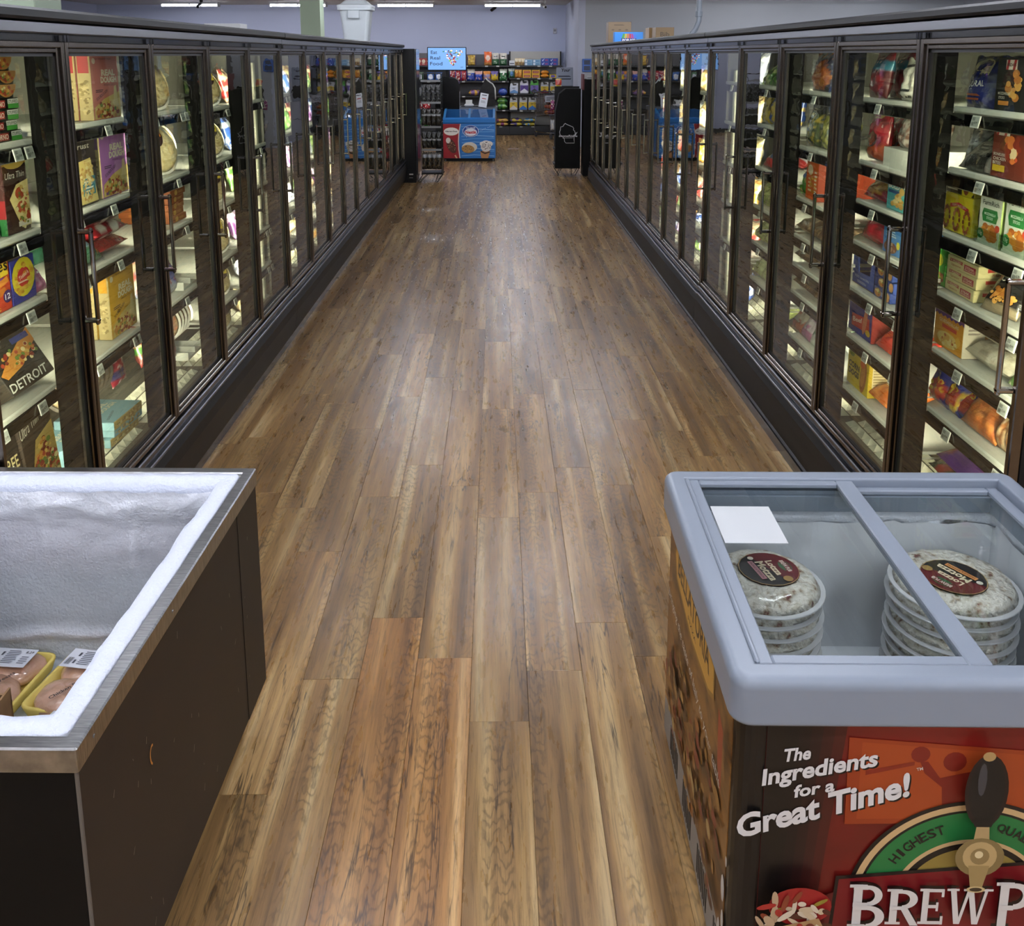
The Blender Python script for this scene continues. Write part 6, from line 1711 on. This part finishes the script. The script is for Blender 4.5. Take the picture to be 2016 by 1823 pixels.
SINK = attr_mat('screen_print', .3)
nt = SINK.node_tree; bs = nt.nodes['Principled BSDF']; at_ = [n for n in nt.nodes if n.type == 'ATTRIBUTE'][0]
nt.links.new(at_.outputs['Color'], bs.inputs['Emission Color']); bs.inputs['Emission Strength'].default_value = .9
a = MB()
ops = [('t', .16, .80, .17, 'Eat', '#16223c', {'ht': .16}), ('t', .19, .545, .26, 'Real', '#16223c', {'ht': .16}), ('t', .215, .28, .33, 'Food', '#16223c', {'ht': .16})]
rr = random.Random(3)
for i in range(70):
    q = rr.random() ** .7; yy = .2 + .68 * q
    xx = .66 + (rr.random() - .5) * .56 * (q * .95 + .05)
    ops.append(('e', xx, yy, rr.uniform(.012, .032), rr.uniform(.016, .042), rr.choice(('#7a1f2a', '#2f6a3a', '#c9502f', '#e0c9a0', '#d8d8e0', '#3a2a4a', '#c98a2c', '#5aa04a', '#9a3a5a', '#e8e4d8'))))
ops.append(('b', .86, .1, .96, .14, 1, '#2a3a5a'))
art(a, ops, .704, .402, lambda x, z, l: (x, -.0216 - l, z + .146))
a.build('screen_lettering', SINK, sc)
o = MB().cbox(-.075, .075, -.004, .004, 0, .26, .002, '#d9dce0')
art(o, [('t', .5, .86, .6, 'SELF CHECKOUT', '#22242a', {'ht': .05}), ('t', .52, .62, .5, 'CARD ONLY', '#a83a3a', {'ht': .05}), ('b', .2, .3, .8, .48, 3, '#8a8d92')], .15, .26, lambda x, z, l: (x, -.004 - l, z))
sg = o.build('notice_sign', PRINT)
sg.matrix_world = Matrix.Translation((-.27, 17.12, .936)) @ Matrix.Rotation(math.radians(10), 4, 'Y') @ Matrix.Rotation(math.radians(-8), 4, 'X') @ Matrix.Translation((0, 0, .0))
MB().box(-.08, .08, .004, .06, 0, .006).build('stand', M('acrylic_base', '#c9ccd0', .3), sg)
tag(sg, 'white notice sign leaning on the checkout worktop', 'sign')
mb = MB()
mb.prism([(-.14, 0), (.17, 0), (.17, .30), (.12, .40), (.03, .47), (-.01, .52), (-.04, .46), (-.14, .25)], 0, .2, 'y')
bg = mb.build('bagging_stand', BLACKG); fixn(bg.data)
bg.location = (-.20, 17.38, .9455)
mb = MB(); mb.tube([(-.01, -.004, .52), (.03, -.004, .47), (.12, -.004, .41), (.165, -.004, .33), (.175, -.004, .12)], .012, 8); mb.build('white_trim', WHITEP, bg, smooth=True)
tag(bg, 'black bagging stand with white curved trim on the counter', 'bag holder')
mb = MB(); mb.cbox(-.09, .09, -.05, .05, 0, .05, .02, '#d8d8d8'); o = mb.build('receipt_printer', PRINT); o.location = (-.52, 17.2, .9455)
MB().box(-.06, .06, -.02, .05, .05, .12).build('receipt_roll', WHITEP, o)
tag(o, 'small white receipt printer beside the black kiosk', 'printer')

# ------------------------------------------------------------------ tall black cooler, jerky rack
CO = empty('drink_cooler', (-1.62, 13.95, 0))
tag(CO, 'tall black cooler standing at the end of the freezer row', 'cooler')
MB().cbox(-.42, .41, -.28, .3, .04, 1.98, .006).build('cabinet', M('cooler_black', '#020203', .4, spec=.25), CO)
MB().box(.38, .435, -.26, .28, .12, 1.97).build('door', M('cooler_door', '#20242c', .12, spec=.8), CO)
MB().box(-.40, .40, -.26, .28, 0, .04).build('plinth', BLACK, CO)
mb = MB(); mb.box(.30, .36, -.283, -.28, .12, .14); mb.box(.30, .355, -.283, -.28, .075, .08); mb.build('rating_plate', WHITEP, CO)
RK = empty('jerky_rack', (-.985, 13.85, 0))
tag(RK, 'black wire rack hung with dark bags of jerky', 'rack')
WIRE = M('wire_black', '#0c0c0d', .35)
mb = MB()
x0, x1, y0, y1 = -.145, .155, -.15, .17
for (x, y) in ((x0, y0), (x1, y0), (x0, y1), (x1, y1)):
    mb.tube([(x, y, .14), (x, y, 1.62)], .006, 6)
for z in (.14, 1.62):
    mb.tube([(x0, y0, z), (x1, y0, z), (x1, y1, z), (x0, y1, z), (x0, y0, z)], .005, 6)
for z in (.3, .5, .7, .9, 1.1, 1.3, 1.5):
    mb.tube([(x0, y1, z), (x1, y1, z)], .003, 5); mb.tube([(x0, y0, z), (x0, y1, z)], .003, 5); mb.tube([(x1, y0, z), (x1, y1, z)], .003, 5)
mb.build('wire_frame', WIRE, RK)
MB().box(x0 - .005, x1 + .01, y0 - .01, y1, .125, .15).build('base_shelf', BLACK, RK)
for (x, y, sx) in ((x0 + .02, y0, -1), (x1 - .06, y0, -.2), (x0 + .02, y1, -1), (x1 - .06, y1, -.2)):
    mb = MB(); mb.tube([(x, y, .13), (x + .05 * sx - .03, y, .012), (x + .05 * sx - .01, y, .006), (x + .05 * sx + .01, y, .02), (x + .08, y, .13)], .005, 6); mb.build('hairpin_leg', WIRE, RK)
for z in (.48, .82, 1.18, 1.5):
    mb = MB(); mb.box(x0, x1, y0 - .004, y0, z, z + .03); mb.build('price_rail', M('rail_clear', '#8a8c90', .3), RK)
JP = None
for j, (z, cols) in enumerate(((.20, ['#2a241c', ('noise', 5, .2, '#5a4a30'), ('band', .72, .9, '#8a8c92')]), (.52, ['#101013', ('band', .48, .58, '#9a9ca0')]), (.86, ['#1a1714', ('band', .58, .66, '#9a9ca0'), ('noise', 5, .3, '#3a2c1e')]), (1.20, ['#232326', ('noise', 6, .2, '#6a6c72')]))):
    for r_ in range(2):
        for i in range(4):
            if r_ == 0 and i == 0:
                first = o = make_bag('jerky_bag', .068, .24 if j != 3 else .26, .03, cols, None, seed=600 + j)
            else:
                o = copy_tree(first)
            o.matrix_world = Matrix.Translation((-.985 - .105 + i * .073, 13.85 - .14 + r_ * .14, z))
            tag(o, ('brown jerky bag in the bottom row of the wire rack', 'black jerky bag with white stripe in the second lowest row of the wire rack', 'dark jerky bag with pale stripe in the second highest row of the wire rack', 'grey speckled snack bag in the top row of the wire rack')[j], 'bag', ('bottom row jerky bags', 'second lowest row jerky bags', 'second highest row jerky bags', 'top row snack bags')[j])

# ------------------------------------------------------------------ jerky stand with state outline
ST = empty('jerky_stand', (1.125, 14.42, 0))
tag(ST, 'black cut-corner display stand with white outline map and script', 'display stand')
mb = MB(); mb.prism([(-.205, .12), (.19, .12), (.19, 1.37), (-.05, 1.37), (-.15, 1.29), (-.205, 1.02)], 0, .30, 'y'); o = mb.build('side_board', M('board_black', '#030304', .6, spec=.2), ST); fixn(o.data)
for x in (-.19, -.09, .10, .16):
    pass
for (x, sgn) in ((-.16, -1), (.12, 1)):
    for y in (.03, .27):
        mb = MB(); mb.tube([(x - .06, y, .125), (x - .04 * sgn - .02, y, .006), (x + .0, y, .012), (x + .06, y, .125)], .005, 6); mb.build('hairpin_leg', WIRE, ST)
for z in (.18, .42):
    MB().cbox(-.235, -.2, .0, .25, z, z + .03, .006).build('bag_clip', M('clip_grey', '#4a4b50', .4), ST)
wi = [(.33, 1.0), (.36, .97), (.52, .9), (.74, .82), (.8, .74), (.78, .66), (.84, .62), (.88, .52), (.90, .44), (.86, .34), (.93, .46), (1.0, .56), (.9, .5), (.82, .36), (.82, .2), (.84, .0), (.38, .0), (.30, .08), (.29, .2), (.20, .32), (.05, .42), (.02, .56), (.06, .66), (.08, .82), (.2, .84), (.28, .96)]
mb = MB()
pts = [(-.145 + p[0] * .285, -.004, .525 + p[1] * .31) for p in wi]
mb.tube(pts + [pts[0]], .005, 5)
mb.build('state_outline', M('line_white', '#d4d4d8', .6), ST)
a = MB(); art(a, [('t', .5, .5, .98, 'StoneRidge', '#d6d6da', {'shear': .2, 'bold': .03, 'ht': .8}), ('p', [(.2, -.05), (.75, .0), (.75, .1), (.2, .06)], '#d6d6da')], .30, .055, lambda x, z, l: (x - .005, -.0045 - l, z + .605))
a.build('script_lettering', PRINT, ST)
for i, (x, z, c) in enumerate(((-.215, 1.02, '#8a2a6a'), (-.21, .70, '#b9bcc0'), (-.14, 1.33, '#d9b52c'))):
    o = make_bag('snack_bag', .10, .16 if i < 2 else .24, .04, [c, ('noise', 5, .2, '#e8e0d0')] + ([('band', .6, .9, '#c9402c')] if i == 2 else []), None, seed=640 + i, rx=0)
    o.matrix_world = Matrix.Translation((1.125 + x, 14.76, z if i < 2 else 1.28))
    tag(o, ('pink snack bag hanging off the stand edge', 'silver snack bag hanging low at the stand edge', 'yellow and red snack pack above the stand shoulder')[i], 'bag')
MB().box(-.205, .19, .30, .32, .12, 1.40).build('rear_panel', BLACK, ST)
RR = empty('tool_rack', (1.55, 14.3, 0))
tag(RR, 'dark narrow rack with clipped goods between stand and freezer row', 'rack')
MB().box(-.20, .3, .0, .35, .02, 1.52).build('rack_board', M('rack_black', '#030304', .6, spec=.2), RR)
MB().box(-.215, -.198, -.01, .36, 1.36, 1.60).build('red_edge', M('edge_red', '#5a1f22', .5), RR)
for j in range(5):
    for i in range(2):
        mb = MB(); z = .12 + j * .26
        mb.tube([(-.02 + i * .05, -.002, z), (-.03 + i * .05, -.08, z - .01)], .006, 6); mb.build('hook', CHROME, RR)
for j in range(5):
    o = make_bag('clip_strip_pack', .09, .16, .03, [('#7a2f3a', '#a8a4a0', '#3a4a6a', '#8a8a86', '#4a6a8a')[j], ('noise', 5, .2, '#d8d4cc')], None, seed=650 + j)
    o.matrix_world = Matrix.Translation((1.50, 14.20, .10 + j * .25))
    tag(o, ('plum', 'stone grey', 'navy', 'pale grey', 'steel blue')[j] + ' hanging pack on the dark narrow rack', 'pack')
o = MB(); o.cbox(-.05, .05, 0, .04, 0, .05, .004, '#c9cace'); art(o, [('c', .1, .2, .9, .8, 10, '#55565c')], .1, .05, lambda x, z, l: (x, -l, z))
o = o.build('shelf_card', PRINT); o.matrix_world = Matrix.Translation((1.44, 14.32, 1.5205)); tag(o, 'small white shelf card on top of the dark narrow rack', 'card')
b = MB(); b.lathe([(.05, 0), (.055, .02), (.055, .10), (.03, .16), (.018, .19), (.018, .215)], 14, '#8a5a3a'); o = b.build('syrup_bottle', PRINT, smooth=True); o.matrix_world = Matrix.Translation((1.535, 14.42, 1.5205))
MB().tube([(0, 0, .215), (0, 0, .25)], .02, 10, '#b8242c').build('cap', PRINT, o); MB().lathe([(.0565, .03), (.0565, .09)], 14, '#d8d4cc').build('label_band', PRINT, o)
tag(o, 'brown syrup bottle with red cap on the dark narrow rack', 'bottle')
o = MB().cbox(-.09, .09, 0, .06, 0, .26, .006, '#2f5fb0'); art(o, [('r', .15, .55, .85, .9, '#1a2a4a'), ('r', .15, .1, .85, .45, '#1a2a4a')], .18, .26, lambda x, z, l: (x, -l, z)); o = o.build('wall_dispenser', PRINT)
o.matrix_world = Matrix.Translation((1.84, JOGY - .062, 1.55)); tag(o, 'blue framed dispenser on the grey wall', 'dispenser')

# ------------------------------------------------------------------ shopping cart and floor notice
CT = empty('shopping_cart', (1.22, 21.25, 0), math.radians(20))
tag(CT, 'chrome wire shopping cart by the wall shelving', 'shopping cart')
mb = MB()
top = [(-.20, -.42, 1.0), (.20, -.42, 1.0), (.25, .42, 1.05), (-.25, .42, 1.05)]; bot = [(-.17, -.36, .55), (.17, -.36, .55), (.20, .38, .48), (-.20, .38, .48)]
for L in (top, bot): mb.tube(L + [L[0]], .008, 6)
for e in range(4):
    p, q, r_, s_ = Vector(top[e]), Vector(top[(e + 1) % 4]), Vector(bot[e]), Vector(bot[(e + 1) % 4])
    n = 12 if e % 2 else 7
    for i in range(n + 1):
        t = i / n; mb.tube([p.lerp(q, t), r_.lerp(s_, t)], .003, 4)
    for t in (.25, .5, .75): mb.tube([p.lerp(r_, t), q.lerp(s_, t)], .003, 4)
for i in range(8):
    t = i / 7; mb.tube([Vector(bot[0]).lerp(Vector(bot[1]), t), Vector(bot[3]).lerp(Vector(bot[2]), t)], .003, 4)
mb.build('basket', CHROME, CT)
mb = MB()
for s in (-1, 1):
    mb.tube([(s * .18, .40, .50), (s * .20, .42, .20), (s * .20, .38, .12), (s * .16, -.40, .14), (s * .15, -.44, .10)], .011, 6)
    mb.tube([(s * .22, .40, 1.0), (s * .22, .52, 1.04)], .01, 6)
mb.tube([(-.16, -.40, .14), (.16, -.40, .14)], .009, 6)
mb.build('chassis', CHROME, CT)
MB().tube([(-.24, .52, 1.04), (.24, .52, 1.04)], .014, 8).build('push_bar', M('bar_grey', '#55585e', .5), CT)
for (x, y) in ((-.19, .38), (.19, .38), (-.15, -.43), (.15, -.43)):
    MB().tube([(x - .014, y, .06), (x + .014, y, .06)], .06, 14).build('wheel', M('wheel_grey', '#3a3b3e', .5), CT)
o = MB().box(-.17, .17, -.004, 0, 0, .15, '#c9ccd2'); art(o, [('b', .1, .2, .9, .8, 3, '#6a6d74')], .34, .15, lambda x, z, l: (x, -.004 - l, z)); o = o.build('cart_notice', PRINT)
o.matrix_world = Matrix.Translation((1.24, 20.80, .84)) @ Matrix.Rotation(math.radians(20), 4, 'Z'); tag(o, 'white notice card tied to the front of the shopping cart', 'card')
for i in range(3):
    o = make_bag('dog_food_bag', .28, .3, .10, [('#6a1f24', '#8a3a2a', '#5a2030')[i], ('noise', 4, .2, '#c98a3a')], None, rx=-88, seed=660 + i)
    o.matrix_world = Matrix.Translation((1.22, 21.15, .53 + i * .125)); tag(o, ('lowest', 'middle', 'topmost')[i] + ' dark red bag loaded in the shopping cart', 'bag')
o = MB().box(-.115, .115, -.05, .05, 0, .0012).build('floor_sticker', M('sticker_pink', '#c9b9c0', .6)); o.location = (.335, 18.7, .0003); tag(o, 'pale rectangular sticker stuck to the floor before the shelving', 'sticker')
sd = empty('display_stand', (1.50, 20.2, 0)); tag(sd, 'grey wire display with script sign behind the black stand', 'display stand')
MB().box(-.20, .20, 0, .02, .9, 1.62).build('sign_board', M('sign_grey', '#9fa8b8', .6), sd)
a = MB(); art(a, [('t', .5, .92, .5, 'Your', '#1a1b20', {'shear': .2, 'bold': .03}), ('b', .1, .62, .9, .78, 2, '#3a4050'), ('r', .3, .1, .95, .45, '#14151a')], .40, .72, lambda x, z, l: (x, -l, z + .9)); a.build('printed_sign', PRINT, sd)
mb = MB()
for x in (-.19, .19): mb.tube([(x, .01, 0), (x, .01, 1.62)], .008, 6)
for z in (.1, .5, .9): mb.tube([(-.19, .01, z), (.19, .01, z)], .006, 6)
mb.build('wire_stand', CHROME, sd)

# ------------------------------------------------------------------ things on top of the cases, on the walls, under the ceiling
HT = 2.036
b = MB()
def sq(hw, z, r=.05): return [(p[0], p[1], z) for p in rrect(hw, hw * .85, r, 4)]
rows = [sq(.155, 0), sq(.16, .02), sq(.205, .46), sq(.215, .47), sq(.235, .475), sq(.235, .51), sq(.225, .515)]
vs = [p for r_ in rows for p in r_]; n = len(rows[0]); fs = [tuple(range(n - 1, -1, -1)), tuple((len(rows) - 1) * n + k for k in range(n))]
for i in range(len(rows) - 1):
    for k in range(n): fs.append((i * n + k, i * n + (k + 1) % n, (i + 1) * n + (k + 1) % n, (i + 1) * n + k))
b.add(vs, fs)
bn = b.build('waste_bin', M('bin_white', '#ccd3d6', .45)); bn.location = (-1.93, 12.95, HT - .02 + .001)
b = MB(); rows = [sq(.24, .512), sq(.24, .54), sq(.20, .555), sq(.15, .60), sq(.13, .612)]
vs = [p for r_ in rows for p in r_]; fs = [tuple(range(n - 1, -1, -1)), tuple((len(rows) - 1) * n + k for k in range(n))]
for i in range(len(rows) - 1):
    for k in range(n): fs.append((i * n + k, i * n + (k + 1) % n, (i + 1) * n + (k + 1) % n, (i + 1) * n + k))
b.add(vs, fs); b.build('lid', M('bin_white'), bn)
MB().cbox(-.09, .07, -.215, -.16, .36, .47, .01).build('grip', M('bin_white'), bn)
tag(bn, 'white plastic bin with domed lid on top of the freezer row', 'bin')
def top_box(name, x, y, w, d, h, cols, arts, label, rz=0, z=None):
    o = make_box(name, w, d, h, cols, arts); o.matrix_world = Matrix.Translation((x, y, (2.045 - .02) if z is None else z)) @ Matrix.Rotation(math.radians(rz), 4, 'Z'); tag(o, label, 'box')
    return o
top_box('carton_box', -2.0, 6.85, .26, .2, .105, {'*': '#cfd0d0', 'L': '#3a2a24'}, {'F': [('r', 0, .3, .55, .8, '#3a2824'), ('b', .6, .3, .9, .6, 2, '#8a8a8c')]}, 'white and brown carton on the pizza side freezer row', z=HT - .02)
top_box('freezer_pop_box', 1.75, 12.35, .38, .16, .165, {'*': '#2f7fd0', 'F': '#3a8ee0'}, {'F': [('t', .5, .36, .45, 'POP-ICE', '#f2f4fa', {'bold': .04, 'ht': .28}), ('r', .24, .22, .76, .5, '#1c2a7a'), ('t', .5, .36, .45, 'POP-ICE', '#f2f4fa', {'bold': .04, 'ht': .2})] + [('p', [(.25 + i * .09, .5), (.32 + i * .09, .52), (.36 + i * .07, .85), (.30 + i * .07, .88)], ('#5fb04a', '#d9c23a', '#e08a3a', '#d0404a', '#b84a9a', '#5a7ae0')[i]) for i in range(6)]}, 'bright blue freezer-pop box on top of the snack side freezer row')
top_box('cardboard_box', 1.72, 13.05, .32, .26, .32, '#8a7458', {'F': [('b', .25, .84, .75, .9, 1, '#5a4a38'), ('e', .2, .66, .06, .03, '#6a5844'), ('e', .5, .66, .06, .03, '#6a5844'), ('e', .8, .66, .06, .03, '#6a5844')]}, 'tall brown cardboard box behind the freezer-pop box')
top_box('cardboard_box', 1.82, 10.5, .21, .26, .17, '#a8895c', {'F': [('p', [(.35, .85), (.65, .85), (.65, .7), (.5, .6), (.35, .7)], '#2f5a9a'), ('e', .2, .4, .05, .07, '#4a3a24'), ('e', .75, .4, .05, .07, '#4a3a24')]}, 'tan cardboard box with blue shield on the snack side freezer row')
top_box('cardboard_box', 1.84, 10.2, .20, .26, .165, '#9a7d55', {'F': [('t', .5, .55, .5, 'Bib', '#5a4a34', {'ht': .3})]}, 'brown lettered cardboard box beside the blue-shield box', rz=0)
mb = MB(); mb.tube([(0, 0, CEIL - 2.045), (0, 0, .18), (-.03, 0, .10), (-.08, 0, .03), (-.12, 0, -.018)], .028, 12); o = mb.build('drain_pipe', M('pipe_grey', '#7f8790', .45), smooth=True); o.location = (2.0, 9.25, 2.045); 
MB().lathe([(.032, .22), (.036, .225), (.036, .27), (.032, .275)], 12).build('coupling', M('pipe_grey'), o)
tag(o, 'grey drain pipe bending down onto the snack side freezer row', 'pipe')
def seccam(x, y, z, m, label, rz):
    r = empty('security_camera', (x, y, z)); r.rotation_euler = (0, 0, math.radians(rz)); tag(r, label, 'camera')
    MB().tube([(0, 0, .0), (0, 0, -.05)], .035, 12).build('mount', m, r)
    MB().tube([(0, 0, -.05), (-.02, -.02, -.10)], .012, 8).build('arm', m, r)
    MB().tube([(-.02, .05, -.08), (-.05, -.12, -.15)], .035, 14).build('housing', m, r)
    MB().tube([(-.05, -.12, -.15), (-.051, -.124, -.1515)], .026, 14).build('lens', BLACKG, r)
seccam(-.03, 22.0, CEIL, BLACK, 'black security camera under the ceiling before the lavender wall', -20)
seccam(1.05, 20.6, CEIL, WHITEP, 'white security camera under the ceiling at the strip light end', 30)
seccam(-6.4, 20.5, CEIL, BLACK, 'black security camera under the ceiling behind the pizza side freezer row', 0)
o = MB().cbox(-.045, .045, -.03, 0, 0, .13, .006).build('wall_thermostat', M('thermo_grey', '#a8a7ae', .5)); o.location = (1.40, WALL_Y, 2.39)
MB().box(-.025, .025, -.033, -.03, .05, .1).build('display_window', M('thermo_dark', '#6a6a70', .4), o)
tag(o, 'small grey thermostat on the lavender wall', 'thermostat')
o = MB().box(-.06, .06, -.004, 0, 0, .2).build('wall_notice', M('paper_white')); o.location = (-3.12, 5.748, 2.25); tag(o, 'white notice taped to the pale green column', 'notice')
# drinks shelving beyond the snack side row, mirrored in the opposite doors
DK = empty('drink_shelving', (2.9, 17.6, 0), 0); tag(DK, 'shelving of green soda bottles beyond the snack side freezer row', 'shelving')
MB().box(-.6, .6, .28, .32, 0, 1.9).build('back_panel', PANELG, DK); MB().box(-.6, .6, -.1, .3, 0, .15).build('base', BLACK, DK)
for z in (.15, .55, .95, 1.35): MB().box(-.6, .6, -.1, .28, z - .02, z).build('shelf', BLACK, DK)
first = None
for z in (.15, .55, .95, 1.35):
    for i in range(9):
        if first is None:
            b = MB(); b.lathe([(.05, 0), (.055, .02), (.055, .19), (.045, .23), (.018, .28), (.016, .31)], 12); first = o = b.build('soda_bottle', M('bottle_green', '#1f6a3a', .15), smooth=True)
            MB().tube([(0, 0, .31), (0, 0, .33)], .018, 8).build('cap', WHITEP, o); MB().lathe([(.0565, .08), (.0565, .17)], 12).build('label_band', M('label_green', '#58a83f', .5), o)
        else: o = copy_tree(first)
        o.location = (2.9 - .52 + i * .13, 17.58, z + .0005)
        tag(o, 'green soda bottle on the shelving beyond the snack side freezer row', 'bottle', 'green soda bottles')
